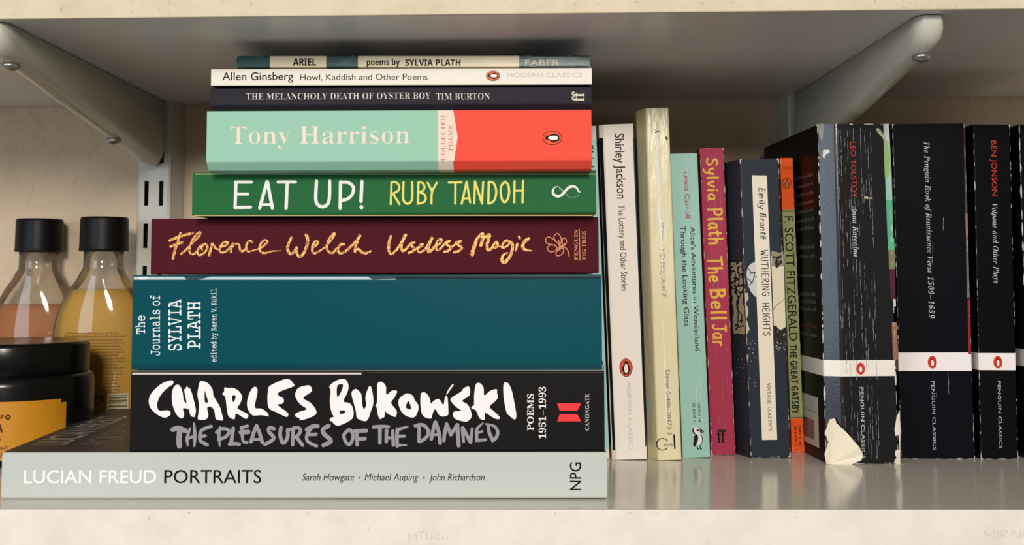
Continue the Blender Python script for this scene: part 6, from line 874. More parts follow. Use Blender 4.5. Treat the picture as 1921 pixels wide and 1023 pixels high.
{'key': 'belljar', 'kind': 'stand', 'O': [116.58, 168.0, 0.05], 'roll': 0.02706, 'yaw': 0.0, 'shear': 0, 'W': 14.46, 'H': 183.49, 'D': 110, 'g': [('T', 'author_lettering', 'Sylvia', 'hand', (232, 186, 78), [3.93, 177.69], [3.93, 151.5], 6.48, 1.15, 0, 'spine', 0), ('T', 'author_lettering', 'Plath', 'hand', (232, 186, 78), [3.49, 147.34], [3.49, 125.13], 8.37, 1.15, 0, 'spine', 0), ('T', 'title_lettering', 'The', 'hand', (232, 186, 78), [2.49, 118.12], [2.49, 102.44], 8.33, 1.15, 0, 'spine', 0), ('T', 'title_lettering', 'Bell', 'hand', (232, 186, 78), [3.13, 98.6], [3.13, 80.12], 8.61, 1.15, 0, 'spine', 0), ('T', 'title_lettering', 'Jar', 'hand', (232, 186, 78), [3.7, 77.57], [3.7, 64.22], 7.94, 1.15, 0, 'spine', 0), ('T', 'publisher_emblem', 'ff', 'serif', (18, 16, 16), [3.78, 7.1], [9.01, 7.1], 7.84, 0, 0, 'spine', 0), ('CRACK', [5.0, 8.0, 11.5], 0.9, (200, 110, 130), 13, 0.45), ('WEAR', ['l0', 'l1', 't0', 't1', 'e0'], 1.0, 31)], 'cols': {'spine': (172, 60, 88), 'lo': (172, 60, 88), 'hi': (172, 60, 88)}, 'rad': 0.8, 'rough': 0.42, 'name': 'paperback_book', 'label': 'crimson pink paperback with hand brushed yellow lettering down its spine'},
{'key': 'wuthering', 'kind': 'stand', 'O': [132.51, 156.0, 0.05], 'roll': 0.02428, 'yaw': 0.0, 'shear': 0, 'W': 28.45, 'H': 175.48, 'D': 112, 'g': [('P', 'cover_picture', [[11.58, 114.0], [9.41, 113.22], [7.36, 110.36], [6.76, 106.5], [7.24, 101.97], [8.38, 98.08], [9.72, 95.79], [12.27, 94.89], [12.23, 114.12]], [], (205, 205, 205), 1, 'spine', 0), ('S', 'cover_picture', [[8.01, 110.34], [9.55, 108.37], [11.81, 108.18]], [0.453], (36, 40, 46), 1, 'spine', 1), ('S', 'cover_picture', [[11.61, 108.19], [10.83, 104.47], [9.31, 101.92], [8.09, 100.66]], [0.453], (36, 40, 46), 1, 'spine', 1), ('S', 'cover_picture', [[7.15, 104.88], [9.33, 102.57], [10.6, 101.89]], [0.453], (36, 40, 46), 1, 'spine', 1), ('S', 'cover_picture', [[9.55, 108.37], [8.73, 107.1]], [0.453], (36, 40, 46), 1, 'spine', 1), ('S', 'cover_picture', [[10.85, 105.11], [12.68, 105.71]], [0.453], (36, 40, 46), 1, 'spine', 1), ('P', 'cover_picture', [[21.42, 117.45], [21.66, 111.95], [21.65, 91.96], [21.63, 76.54], [23.13, 75.54], [25.65, 73.88], [28.62, 75.73], [28.97, 116.95]], [], (224, 210, 184), 0, 'spine', 0), ('P', 'cover_picture', [[21.94, 120.69], [21.89, 112.93], [21.64, 111.45], [29.4, 111.27], [28.79, 120.53], [27.13, 119.27], [24.89, 119.98]], [], (150, 140, 120), 0, 'spine', 0), ('S', 'cover_picture', [[21.6, 85.85], [24.31, 89.0], [26.97, 90.87], [29.68, 94.02]], [0.453, 0.324, 0.259, 0.194], (110, 98, 84), 1, 'spine', 1), ('P', 'cover_picture', [[21.63, 76.54], [23.17, 76.51], [23.77, 75.21], [26.27, 73.23], [27.58, 73.84], [28.82, 72.52], [28.93, 67.39], [21.41, 64.37]], [], (44, 42, 42), 0, 'spine', 1), ('LEAVES', 'cover_picture', [[23.35, 117.1], [27.54, 111.33]], 26, 1.0, (40, 38, 37), 3), ('LEAVES', 'cover_picture', [[22.57, 73.22], [28.05, 61.23]], 16, 0.7, (150, 144, 130), 4), ('LEAVES', 'cover_picture', [[6.05, 67.99], [10.3, 39.9]], 16, 0.6, (140, 143, 146), 5), ('LEFTPIC', [[-0.99, 111.85], [1.04, 114.39], [3.9, 113.02], [6.09, 111.03], [5.23, 105.24], [4.16, 102.69], [5.58, 97.5], [5.84, 92.34], [5.7, 88.49], [5.55, 84.63], [5.36, 79.5], [5.17, 74.37], [5.07, 71.81], [2.41, 73.15], [-1.5, 71.97], [-2.28, 77.11], [-1.03, 84.79], [-2.13, 89.96], [-0.3, 95.71], [0.81, 99.55], [-1.6, 104.12]]), ('P', 'title_label_panel', [[12.12, 165.79], [20.97, 165.42], [21.02, 10.11], [12.13, 10.17]], [], (236, 226, 206), 0, 'spine', 0), ('T', 'author_lettering', 'Emily Brontë', 'hand', (30, 28, 28), [15.83, 158.09], [15.83, 127.67], 3.65, 0.8, 0.15, 'spine', 2), ('T', 'title_lettering', 'WUTHERING', 'hand', (34, 32, 32), [15.58, 121.38], [15.58, 94.03], 4.1, 0.75, 0, 'spine', 2), ('T', 'title_lettering', 'HEIGHTS', 'hand', (34, 32, 32), [15.38, 89.97], [15.38, 70.57], 3.92, 0.75, 0, 'spine', 2), ('T', 'publisher_lettering', 'VINTAGE CLASSICS', 'hand', (50, 48, 46), [16.31, 43.17], [16.31, 15.61], 1.86, 0.8, 0, 'spine', 2), ('WEAR', ['l0', 'l1', 't0', 'e0', 'cut'], 1.1, 41)], 'cols': {'spine': (46, 52, 62), 'lo': (26, 25, 25), 'hi': (46, 52, 62)}, 'rad': 1.0, 'rough': 0.33, 'cut': [5.2, 17, 'lo'], 'name': 'paperback_book', 'label': 'dark navy paperback with a long cream title label and tree picture on its spine'},
{'key': 'gatsby', 'kind': 'stand', 'O': [167.01, 179.0, 0.05], 'roll': 0.02481, 'yaw': 0.0454, 'shear': 0, 'W': 7.79, 'H': 178.55, 'D': 96, 'g': [('T', 'author_lettering', 'F. SCOTT FITZGERALD', 'gill', (26, 26, 22), [1.13, 142.79], [1.13, 66.9], 5.06, 0.006, 0, 'spine', 0), ('T', 'title_lettering', 'THE GREAT GATSBY', 'sansb', (22, 22, 20), [1.1, 64.65], [1.1, 22.98], 4.34, 0, 0, 'spine', 0), ('S', 'spine_rule#394', [[-0.14, 146.58], [7.78, 146.4]], [0.351], (70, 74, 50), 1, 'spine', 0), ('S', 'spine_rule#397', [[-0.13, 145.76], [7.78, 145.58]], [0.351], (70, 74, 50), 1, 'spine', 0), ('S', 'spine_rule#783', [[1.37, 20.89], [9.19, 20.66]], [0.351], (70, 74, 50), 1, 'spine', 0), ('S', 'spine_rule#781', [[1.36, 21.69], [9.18, 21.46]], [0.351], (70, 74, 50), 1, 'spine', 0), ('S', 'publisher_emblem', [[6.15, 162.97], [5.92, 161.73], [5.37, 160.67], [4.56, 159.92], [3.62, 159.6], [2.65, 159.73], [1.81, 160.31], [1.19, 161.26], [0.89, 162.45], [0.94, 163.71], [1.33, 164.88], [2.02, 165.8], [2.91, 166.35], [3.89, 166.45], [4.81, 166.09], [5.55, 165.31], [6.02, 164.23], [6.15, 162.98]], [0.383], (60, 30, 18), 1, 'spine', 0), ('L', 'publisher_emblem', 'bird', [3.51, 163.03], 5.43, 'up', (60, 34, 22), 0), ('T', 'publisher_lettering', 'PENGUIN', 'gill', (120, 40, 20), [1.21, 171.55], [7.16, 171.55], 1.64, 0, 0, 'spine', 0), ('T', 'publisher_lettering', 'ISBN 0 14', 'sansb', (60, 24, 16), [4.6, 15.86], [4.6, 4.06], 1.4, 0, 0, 'spine', 0), ('T', 'publisher_lettering', '00 6229 2', 'sansb', (60, 24, 16), [2.0, 15.94], [2.0, 4.14], 1.4, 0, 0, 'spine', 0), ('WEAR', ['l0', 'l1', 't0'], 0.6, 51)], 'cols': {'spine': (152, 158, 108), 'lo': (152, 158, 108), 'hi': (200, 190, 150)}, 'rad': 0.7, 'rough': 0.45, 'name': 'paperback_book', 'label': 'slim olive green paperback with orange bands at both ends of its spine', 'bands': ['l', [(19.99, (240, 92, 34)), (146.97, (152, 158, 108)), (2000, (238, 92, 34))]]},
{'key': 'anna', 'kind': 'stand', 'O': [176.72, 133.0, 0.05], 'roll': 0.00712, 'yaw': 0.0401, 'shear': 0, 'W': 40.51, 'H': 193.83, 'D': 129, 'g': [('T', 'author_lettering', 'LEO TOLSTOY', 'gill', (200, 62, 50), [17.75, 183.45], [17.75, 151.11], 2.97, 0, 0, 'spine', 0), ('T', 'title_lettering', 'Anna Karenina', 'serifbi', (214, 216, 220), [17.89, 146.51], [17.89, 117.14], 2.95, -0.008, 0, 'spine', 0), ('T', 'publisher_lettering', 'PENGUIN CLASSICS', 'gill', (206, 208, 212), [19.69, 42.98], [19.69, 2.89], 1.86, 0, 0, 'spine', 0), ('L', 'publisher_emblem', 'penguinring', [20.22, 53.5], 6.89, 'up', (214, 58, 44), 0), ('CRACK', [9.6, 10.8, 12.2, 14.4, 16.2, 17.6, 19.4, 21.6, 23.8, 25.0, 26.4, 28.2, 29.6], 0.7, (142, 146, 154), 17, 0.52), ('WEAR', ['l0', 'l1', 't0', 't1', 'e0', 'e1'], 1.9, 61), ('P', 'cover_picture_edge', [[37.33, 193.47], [40.49, 193.46], [40.9, 183.72], [37.4, 183.73]], [], (196, 200, 204), 0, 'spine', 0), ('P', 'cover_picture_edge', [[37.19, 183.73], [40.9, 183.72], [41.34, 162.9], [37.29, 162.91]], [], (150, 180, 120), 0, 'spine', 0), ('P', 'cover_picture_edge', [[37.5, 162.91], [41.34, 162.9], [41.31, 149.76], [37.61, 149.78]], [], (150, 200, 180), 0, 'spine', 0), ('P', 'cover_picture_edge', [[37.61, 149.78], [41.31, 149.76], [41.33, 126.81], [37.85, 126.83]], [], (96, 176, 140), 0, 'spine', 0), ('P', 'cover_picture_edge', [[38.09, 127.79], [41.71, 127.77], [41.86, 120.9], [38.03, 120.92]], [], (100, 180, 140), 0, 'spine', 0), ('P', 'cover_picture_edge', [[38.17, 120.92], [41.86, 120.9], [41.74, 109.93], [38.26, 109.95]], [], (128, 128, 96), 0, 'spine', 0), ('P', 'cover_picture_edge', [[38.4, 109.95], [41.74, 109.93], [41.51, 92.83], [38.74, 92.85]], [], (84, 44, 56), 0, 'spine', 0), ('P', 'cover_picture_edge', [[38.9, 79.56], [41.82, 79.53], [41.93, 59.96], [39.02, 59.99]], [], (150, 104, 86), 0, 'spine', 0), ('P', 'cover_picture_edge', [[40.33, 92.84], [41.51, 92.83], [41.6, 88.73], [40.42, 88.74]], [], (220, 215, 205), 0, 'spine', 0), ('P', 'cover_picture_edge', [[39.06, 65.99], [42.11, 65.96], [42.09, 58.5], [39.33, 58.53]], [], (146, 104, 88), 0, 'spine', 0), ('P', 'cover_picture_edge', [[33.2, 191.25], [35.15, 190.69], [37.29, 187.21], [39.13, 183.03], [39.71, 178.86], [38.38, 181.29], [36.41, 185.82], [33.69, 188.61]], [], (168, 176, 140), 1, 'spine', 1), ('P', 'torn_paper_edge', [[41.94, 30.11], [40.1, 26.08], [38.64, 18.7], [39.23, 15.33], [40.83, 15.98], [41.19, 11.95], [41.28, 7.92], [38.99, 7.28], [38.45, 5.27], [39.42, 3.25], [37.99, 1.26], [38.76, -0.43], [41.38, -0.46], [42.08, 18.66]], [], (226, 220, 204), 0, 'spine', 1), ('P', 'torn_paper_edge', [[2.69, 178.96], [5.83, 178.95], [6.28, 177.57], [4.01, 176.19], [3.26, 174.11], [2.44, 174.81]], [], (226, 222, 214), 0, 'spine', 0), ('P', 'torn_paper_edge', [[-0.77, 194.24], [3.64, 194.37], [3.09, 189.37], [2.46, 183.82], [1.47, 185.9], [0.54, 190.77]], [], (150, 148, 142), 0, 'spine', 1), ('P', 'torn_paper_edge', [[24.97, 151.56], [27.06, 151.75], [27.18, 150.86], [29.49, 151.33], [29.8, 149.81], [29.26, 150.5], [27.03, 150.37], [25.08, 150.52]], [], (206, 198, 160), 0, 'spine', 0), ('FLAP', [[4.65, 25.81, 0.3], [5.27, 23.11, 0.6], [10.96, 17.68, 0.9], [17.61, 9.55, 1.2], [19.89, 5.16, 1.0], [18.78, 2.17, 0.5], [12.54, -0.43, 0.3], [5.0, -0.34, 0.2], [1.25, 0.04, 0.2]], [[4.65, 25.81, 0.3], [1.55, 25.17, 0.4], [-1.04, 17.82, 0.8], [0.54, 12.43, 0.5], [-1.69, 5.76, 1.0], [-0.81, 0.07, 0.4], [1.25, 0.04, 0.2]]), ('LEFTTEXT', [165.11, 159.83, 154.55, 149.26, 144.29, 139.0, 133.71, 122.51, 117.21, 105.69, 94.47, 90.11, 85.75, 75.77, 70.78]), ('LEFTBAR', 35.72, 6.74)], 'cols': {'spine': (13, 14, 17), 'lo': (11, 11, 12), 'hi': (11, 11, 12)}, 'rad': 1.2, 'rough': 0.2, 'spec': 0.5, 'facet': 1, 'name': 'paperback_book', 'label': 'thickest black paperback, badly worn spine with torn paper at its lower left corner', 'bands': ['l', [(48.58, (13, 14, 17)), (58.06, (240, 232, 220)), (2000, (13, 14, 17))]]},
{'key': 'renaissance', 'kind': 'stand', 'O': [225.13, 155.0, 0.05], 'roll': 0.00531, 'yaw': -0.0349, 'shear': 0, 'W': 42.51, 'H': 196.54, 'D': 126, 'g': [('T', 'title_lettering', 'The Penguin Book of Renaissance Verse 1509–1659', 'serifbi', (190, 194, 200), [18.51, 185.82], [18.51, 81.54], 3.12, -0.011, 0, 'spine', 0), ('T', 'publisher_lettering', 'PENGUIN CLASSICS', 'gill', (186, 188, 194), [18.75, 44.88], [18.75, 4.81], 1.8, -0.002, 0, 'spine', 0), ('L', 'publisher_emblem', 'penguinring', [19.65, 55.73], 7.39, 'up', (214, 58, 40), 0), ('CRACK', [21.5, 28.6], 0.7, (150, 152, 156), 23, 0.25), ('WEAR', ['l0', 'l1', 't0', 'e0'], 0.9, 71), ('P', 'cover_picture_edge', [[42.12, 195.41], [42.88, 195.4], [42.63, 169.7], [41.65, 169.71]], [], (90, 44, 44), 0, 'spine', 0), ('P', 'cover_picture_edge', [[41.65, 169.71], [42.63, 169.7], [42.68, 143.02], [41.47, 143.03]], [], (80, 72, 64), 0, 'spine', 0), ('P', 'cover_picture_edge', [[41.47, 143.03], [42.68, 143.02], [42.59, 129.73], [41.39, 129.74]], [], (160, 120, 70), 0, 'spine', 0), ('P', 'cover_picture_edge', [[41.39, 129.74], [42.59, 129.73], [42.31, 93.04], [40.79, 93.05]], [], (110, 104, 96), 0, 'spine', 0), ('P', 'cover_picture_edge', [[41.21, 92.65], [42.62, 92.64], [42.15, 60.36], [40.74, 60.37]], [], (150, 40, 56), 0, 'spine', 0)], 'cols': {'spine': (13, 15, 21), 'lo': (11, 11, 13), 'hi': (11, 11, 13)}, 'rad': 0.8, 'rough': 0.3, 'name': 'paperback_book', 'label': 'wide black upright paperback with white italic title and a white band with red oval', 'bands': ['l', [(50.15, (13, 15, 21)), (60.69, (244, 236, 236)), (2000, (13, 15, 21))]]},
{'key': 'volpone', 'kind': 'stand', 'O': [270.77, 153.0, 0.14], 'roll': -0.00395, 'yaw': 0.0, 'shear': 0, 'W': 21.88, 'H': 195.96, 'D': 127, 'g': [('T', 'author_lettering', 'BEN JONSON', 'gill', (210, 62, 40), [10.32, 186.35], [10.32, 153.73], 3.11, 0, 0, 'spine', 0), ('T', 'title_lettering', 'Volpone and Other Plays', 'serifbi', (196, 198, 204), [10.12, 149.0], [10.12, 101.92], 3.09, -0.011, 0, 'spine', 0), ('T', 'publisher_lettering', 'PENGUIN CLASSICS', 'gill', (190, 192, 198), [10.93, 45.07], [10.93, 6.0], 1.79, -0.002, 0, 'spine', 0), ('L', 'publisher_emblem', 'penguinring', [11.35, 55.9], 7.23, 'up', (214, 58, 40), 0), ('WEAR', ['l0', 'l1', 't0', 'e0'], 0.9, 81)], 'cols': {'spine': (13, 13, 15), 'lo': (10, 10, 11), 'hi': (10, 10, 11)}, 'rad': 0.8, 'rough': 0.32, 'name': 'paperback_book', 'label': 'narrower black upright paperback with red author lettering and a white band', 'bands': ['l', [(50.95, (13, 13, 15)), (60.7, (244, 236, 236)), (2000, (13, 13, 15))]]},
{'key': 'edgebook', 'kind': 'stand', 'O': [298.3, 151.0, 0.05], 'roll': 0.00313, 'yaw': 0.0, 'shear': 0, 'W': 31.64, 'H': 195.77, 'D': 127, 'g': [('WEAR', ['l0', 't0'], 2.2, 91)], 'cols': {'spine': (13, 14, 17), 'lo': (11, 11, 13), 'hi': (11, 11, 13)}, 'rad': 0.9, 'rough': 0.3, 'name': 'paperback_book', 'label': 'black paperback cut off by the right edge of the picture, pale worn corner', 'bands': ['l', [(53.0, (13, 14, 17)), (62.88, (230, 222, 206)), (2000, (13, 14, 17))]]}
]


def fillet(pts, rad):
    """round the inner corners of an open polyline"""
    out = [Vector(pts[0])]
    for i in range(1, len(pts) - 1):
        p0, p, p1 = Vector(pts[i - 1]), Vector(pts[i]), Vector(pts[i + 1])
        d0, d1 = (p0 - p), (p1 - p)
        r = min(rad, d0.length * .45, d1.length * .45)
        a, c = p + d0.normalized() * r, p + d1.normalized() * r
        for k in range(5):
            t = k / 4
            out.append(a * (1 - t) ** 2 + p * 2 * t * (1 - t) + c * t * t)
    out.append(Vector(pts[-1]))
    return out


def build_book(S):
    lie = S['kind'] == 'lie'
    L, T, D = (S['W'], S['H'], S['D']) if lie else (S['H'], S['W'], S['D'])
    root = empty(S['name'], S['O'], S['label'], 'book', 'books lying in the stack' if lie else 'books standing upright on the lower shelf')
    root.rotation_euler = (Matrix.Rotation(S['yaw'], 3, 'Z') @ Matrix.Rotation(-S['roll'], 3, 'Y')).to_euler()
    sh = S.get('shear', 0)

    def loc(l, t, w):   # length, thickness, depth -> local
        a, b_ = (l, t) if lie else (t, l)
        return (a + sh * w, w, b_)
    # cross-section across the spine, from the low cover to the high cover
    cut = S.get('cut')
    hard = S.get('hard')
    th = 2.4 if hard else 0.35
    pr = [(0, D)]
    if cut:
        pr += [(0, cut[1]), (cut[0], 0)]
    elif S.get('facet'):
        pr += [(0, 4.6), (9.5, 0)]
    else:
        pr += [(0, 0)]
    pr += [(T, 0), (T, D)]
    outer = fillet(pr, S['rad'])

    def surf(t):
        if cut and t < cut[0]:
            return cut[1] * (1 - max(t, 0) / cut[0])
        if S.get('facet') and t < 9.5:
            return 4.6 * (1 - max(t, 0) / 9.5)
        return 0.0
    # inner offset profile
    inner = []
    for i, p in enumerate(outer):
        a = outer[max(0, i - 1)]
        c = outer[min(len(outer) - 1, i + 1)]
        d = (c - a).normalized()
        inner.append(p + Vector((-d.y, d.x)) * th)
    for i, q in enumerate(inner):
        q.y = min(q.y, D)
    V, F, FM = [], [], []
    n = len(outer)
    rings = [0, L]
    for l in rings:
        for p in outer:
            V.append(loc(l, p.x, p.y))
        for p in inner:
            V.append(loc(l, p.x, p.y))
    st = 2 * n

    def matidx(i):
        a, c = outer[i], outer[i + 1]
        mid = (a + c) / 2
        d = (c - a).normalized()
        if abs(d.x) > 0.25 or (cut and mid.y <= cut[1] + 1 and mid.x < cut[0]):
            return 0
        return 1 if mid.x < T / 2 else 2
    for i in range(n - 1):
        mi = matidx(i)
        F.append((i, i + 1, st + i + 1, st + i))
        FM.append(mi)
        F.append((n + i + 1, n + i, st + n + i, st + n + i + 1))
        FM.append(3)
        F.append((i + 1, i, n + i, n + i + 1))
        FM.append(3)
        F.append((st + i, st + i + 1, st + n + i + 1, st + n + i))
        FM.append(3)
    F.append((0, st, st + n, n))
    FM.append(3)
    F.append((n - 1, 2 * n - 1, st + 2 * n - 1, st + n - 1))
    FM.append(3)
    ax = 'X' if lie else 'Z'
    C = S['cols']
    bands = S.get('bands')
    bl = bands[1] if bands else None
    mats = []
    for kk in ('spine', 'lo', 'hi'):
        bb = bl
        if S.get('capbands') and kk == 'lo':
            lo_, hi_ = S['capbands'][1], S['capbands'][0]
            bb = [(lo_, (238, 226, 196)), (hi_, C['lo']), (9999, (226, 216, 198))]
        elif S.get('capbands') and kk == 'hi':
            lo_, hi_ = S['capbands'][1], S['capbands'][0]
            bb = [(lo_, (240, 230, 205)), (hi_, C['hi']), (9999, (226, 220, 206))]
        mats.append(cover_mat('cover_card', C[kk], S if kk == 'spine' or not S.get('facet') else dict(S, spec=.1, rough=.4), bb, L, ax))
    mats.append(plain('card_core', (226, 220, 205), 0.8, 0.2))
    cover = mesh_obj('cover', V, F, mats, root, FM)
    bmf = bmesh.new()
    bmf.from_mesh(cover.data)
    bmesh.ops.recalc_face_normals(bmf, faces=bmf.faces)
    bmf.to_mesh(cover.data)
    bmf.free()
    # page block
    ins = 3.0 if hard else 0.25
    c0 = cut[0] if cut else 0
    w0 = max(th + 0.2, (cut[1] if cut else 0) + 0.2, 5.4 if S.get('facet') else 2.2)
    bm = bmesh.new()
    bm_box(bm, 0, 1, 0, 1, 0, 1)
    for v in bm.verts:
        l = ins if v.co.x < .5 else L - ins
        t = th + 0.05 if v.co.z < .5 else T - th - 0.05
        w = w0 if v.co.y < .5 else D - ins
        v.co = Vector(loc(l, t, w))
    bm_obj('page_block', bm, PAGES, root)

    # printing and wear, grouped by what it is
    groups = {}
    cnt = [0]

    def put(name, V2, F2, col, plane='spine', z=0, lift=None, curl=1.0):
        g = groups.setdefault(name, ([], [], [], []))
        Vs, Fs, Ms, cols = g
        if col not in cols:
            cols.append(col)
        mi = cols.index(col)
        k0 = len(Vs)
        cnt[0] += 1
        e = 0.05 + 0.06 * z + 0.002 * (cnt[0] % 24)
        for j, p in enumerate(V2):
            a, b_ = p[0], p[1]
            rise = 0.02 * p[2] if len(p) > 2 else 0.0
            if plane == 'spine':
                t = b_ if lie else a
                ee = e + rise + (lift[j] if lift else 0)
                Vs.append((a, surf(t) * curl - ee, b_))
            elif plane == 'left':
                Vs.append((-e, a, b_))
            else:
                Vs.append((a + sh * b_, b_, S['H'] + e))
        for f in F2:
            Fs.append(tuple(i + k0 for i in f))
            Ms.append(mi)

    rng = random.Random(sum(ord(c) for c in S['key']))
    for it in S['g']:
        k = it[0]
        if k == 'T':
            _, name, txt, style, col, p0, p1, h, off, shear, plane, z = it
            for V2, F2 in text_parts(txt, style, p0, p1, h, off, shear):
                put(name + '#' + txt, V2, F2, tuple(col), plane, z)
        elif k == 'TT':
            _, name, txt, style, col, p0, p1, h = it
            for V2, F2 in text_parts(txt, style, p0, p1, h, 0.004, 0):
                put(name, V2, F2, tuple(col), 'top')
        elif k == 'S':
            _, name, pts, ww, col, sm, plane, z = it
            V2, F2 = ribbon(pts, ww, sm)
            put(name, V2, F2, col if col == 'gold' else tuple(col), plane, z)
        elif k == 'P':
            _, name, pts, holes, col, sm, plane, z = it
            if name == 'torn_paper_edge':
                name += '#%d' % len(groups)
            V2, F2 = polygon(pts, holes, sm)
            put(name, V2, F2, tuple(col), plane, z)
        elif k == 'L':
            _, name, kind, c, h, up, col, z = it
            for V2, F2, cc, zz in logo(kind, tuple(col)):
                if up == 'left':
                    V3 = [(c[0] - v[1] * h, c[1] + v[0] * h) for v in V2]
                else:
                    V3 = [(c[0] + v[0] * h, c[1] + v[1] * h) for v in V2]
                put(name, V3, F2, tuple(cc), 'spine', z + zz)
        elif k == 'CRACK':
            _, xs, amp, col, seed, dens = it
            r = random.Random(seed)
            for x in xs:
                y = r.uniform(2, 8)
                xx = x
                while y < L - 3:
                    ln = r.uniform(3, 16)
                    if r.random() < dens:
                        pts, wd = [], []
                        yy = y
                        while yy < min(y + ln, L - 2):
                            xx = x + (xx - x) * .7 + r.gauss(0, .16) * amp
                            pts.append((xx, yy))
                            wd.append(max(.06, r.gauss(.2, .12) * (0.6 + .4 * amp)))
                            yy += r.uniform(.8, 2.2)
                        if len(pts) > 1:
                            V2, F2 = ribbon(pts, wd, 0)
                            put('spine_crease', V2, F2, tuple(col), 'spine', 0)
                    y += ln + r.uniform(0, 3)
        elif k == 'WEAR':
            _, edges, amt, seed = it
            r = random.Random(seed)
            Wd, Ht = S['W'], S['H']
            e0 = (cut[0] if cut and not lie else 0)
            lines = {'l0': ((e0 + .25, 0), (e0 + .25, Ht)), 'l1': ((Wd - .25, 0), (Wd - .25, Ht)), 't0': ((e0, .25), (Wd, .25)), 't1': ((e0, Ht - .25), (Wd, Ht - .25))}
            for ed in edges:
                if ed in lines:
                    A, Bq = Vector(lines[ed][0]), Vector(lines[ed][1])
                    ln = (Bq - A).length
                    d = (Bq - A).normalized()
                    s = r.uniform(0, 4)
                    while s < ln - 1:
                        seg = r.uniform(.6, 5) * (0.6 + 0.5 * amt)
                        q = min(ln - .2, s + seg)
                        p_a, p_b = A + d * s, A + d * q
                        mid = (p_a + p_b) / 2 + Vector((-d.y, d.x)) * r.gauss(0, .1)
                        w_ = max(.1, abs(r.gauss(.22, .16)) * amt)
                        V2, F2 = ribbon([p_a, mid, p_b], [w_ * .5, w_, w_ * .4], 0)
                        put('worn_edges', V2, F2, (206, 202, 194), 'spine', 0)
                        s = q + r.expovariate(1 / (7.0 / (0.4 + amt)))
                elif ed in ('e0', 'e1'):
                    for cx, cy in ((e0, 0), (Wd, 0), (e0, Ht), (Wd, Ht)):
                        if r.random() < .75:
                            sx = 1 if cx < Wd / 2 else -1
                            sy = 1 if cy < Ht / 2 else -1
                            m_ = amt * r.uniform(.6, 1.3)
                            V2, F2 = polygon([(cx + sx * .05, cy + sy * .05), (cx + sx * 1.4 * m_, cy + sy * .1), (cx + sx * .6 * m_, cy + sy * .7 * m_), (cx + sx * .35 * m_, cy + sy * 2.2 * m_), (cx + sx * .05, cy + sy * 2.6 * m_)])
                            put('worn_edges', V2, F2, (214, 208, 196), 'spine', 1)
        elif k == 'LEAVES':
            _, name, box, num, size, col, seed = it
            r = random.Random(seed)
            (x0, y0), (x1, y1) = box
            for _i in range(num):
                cx, cy = r.uniform(x0, x1), r.uniform(y1, y0)
                ps = []
                for q in range(6):
                    rr = size * r.uniform(.25, 1)
                    ps.append((cx + rr * math.cos(q * 1.047), cy + rr * 1.2 * math.sin(q * 1.047)))
                V2, F2 = polygon(ps)
                put(name, V2, F2, tuple(col), 'spine', 2)
        elif k == 'LEFTPIC':
            bmin, bmax = min(p[1] for p in it[1]), max(p[1] for p in it[1])
            r = random.Random(5)
            nseg = 14
            ys = [bmin + (bmax - bmin) * i / nseg for i in range(nseg + 1)]
            right = [(r.uniform(4.2, 5.1), y) for y in ys]
            left_ = [(r.uniform(.2, 1.0), y) for y in ys]
            V2 = [q for pr_ in zip(left_, right) for q in pr_]
            put('cover_picture', V2, [(2 * i, 2 * i + 1, 2 * i + 3, 2 * i + 2) for i in range(nseg)], (172, 160, 136), 'spine', 0)
            V2 = [q for y in ys[:9] for q in ((5.3, y), (5.4 + 2.4 * abs(math.sin(y * .35)) * r.uniform(.4, 1), y))]
            put('cover_picture', V2, [(2 * i, 2 * i + 1, 2 * i + 3, 2 * i + 2) for i in range(8)], (196, 186, 164), 'spine', 0)
            for x, y, dy in ((1.2, bmin + 2, 34), (3.6, bmin + 6, 30), (2.4, bmin + 14, 26), (4.4, bmin + 20, 18)):
                pt = [(x, y)]
                while y < bmin + dy + 6:
                    x = max(.4, min(4.8, x + r.gauss(0, .55)))
                    y += r.uniform(1.8, 3.6)
                    pt.append((x, y))
                V2, F2 = ribbon(pt, [.42])
                put('cover_picture', V2, F2, (44, 39, 35), 'spine', 1)
            for _i in range(190):
                u = r.random()
                cy = r.uniform(bmin - 28, bmax + 4)
                cx = r.uniform(.2, 4.9)
                rel = (cy - bmin) / (bmax - bmin)
                pale = rel < 0
                if pale and r.random() < .62:
                    continue
                if 0.18 < rel < 0.55 and r.random() < .86:
                    continue
                sz = r.uniform(.2, .5) if pale else r.uniform(.35, .95)
                ps = [(max(.1, min(5.1, cx + sz * r.uniform(.3, 1) * math.cos(q * 1.047))), cy + sz * 1.3 * r.uniform(.3, 1) * math.sin(q * 1.047)) for q in range(6)]
                V2, F2 = polygon(ps)
                put('cover_picture', V2, F2, (128, 122, 112) if pale else (34, 31, 30), 'spine', 2)
        elif k == 'FLAP':
            for pts, col in ((it[1], (240, 230, 208)), (it[2], (232, 222, 200))):
                hub = pts[0]
                base = [(p[0], p[1]) for p in pts]
                lf = [p[2] for p in pts]
                Fs2 = polygon(base)[1]
                # alternate folds: every second ray is pressed back
                lf = [0.5 + 1.5 * z * (1.0 if i % 2 else 0.15) for i, z in enumerate(lf)]
                put('torn_paper_flap', base, Fs2, col, 'spine', 3, lf, 0.3)
        elif k == 'LEFTTEXT':
            r = random.Random(8)
            for y in it[1]:
                w_ = 16 + r.uniform(-1, 1)
                while w_ < 74:
                    ln = r.uniform(2.5, 9)
                    x = w_
                    while x < w_ + ln:
                        hh = r.choice((1.5, 1.5, 2.3))
                        put('blurb_lettering', [(x, y), (x + .55, y), (x + .55, y + hh), (x, y + hh)], [(0, 1, 2, 3)], (118, 118, 112) if abs(y - it[1][-2]) > 1 else (140, 46, 38), 'left')
                        x += r.choice((.9, 1.1, 1.3))
                    w_ += ln + 1.8
        elif k == 'LEFTBAR':
            y1, y0 = it[1], it[2]
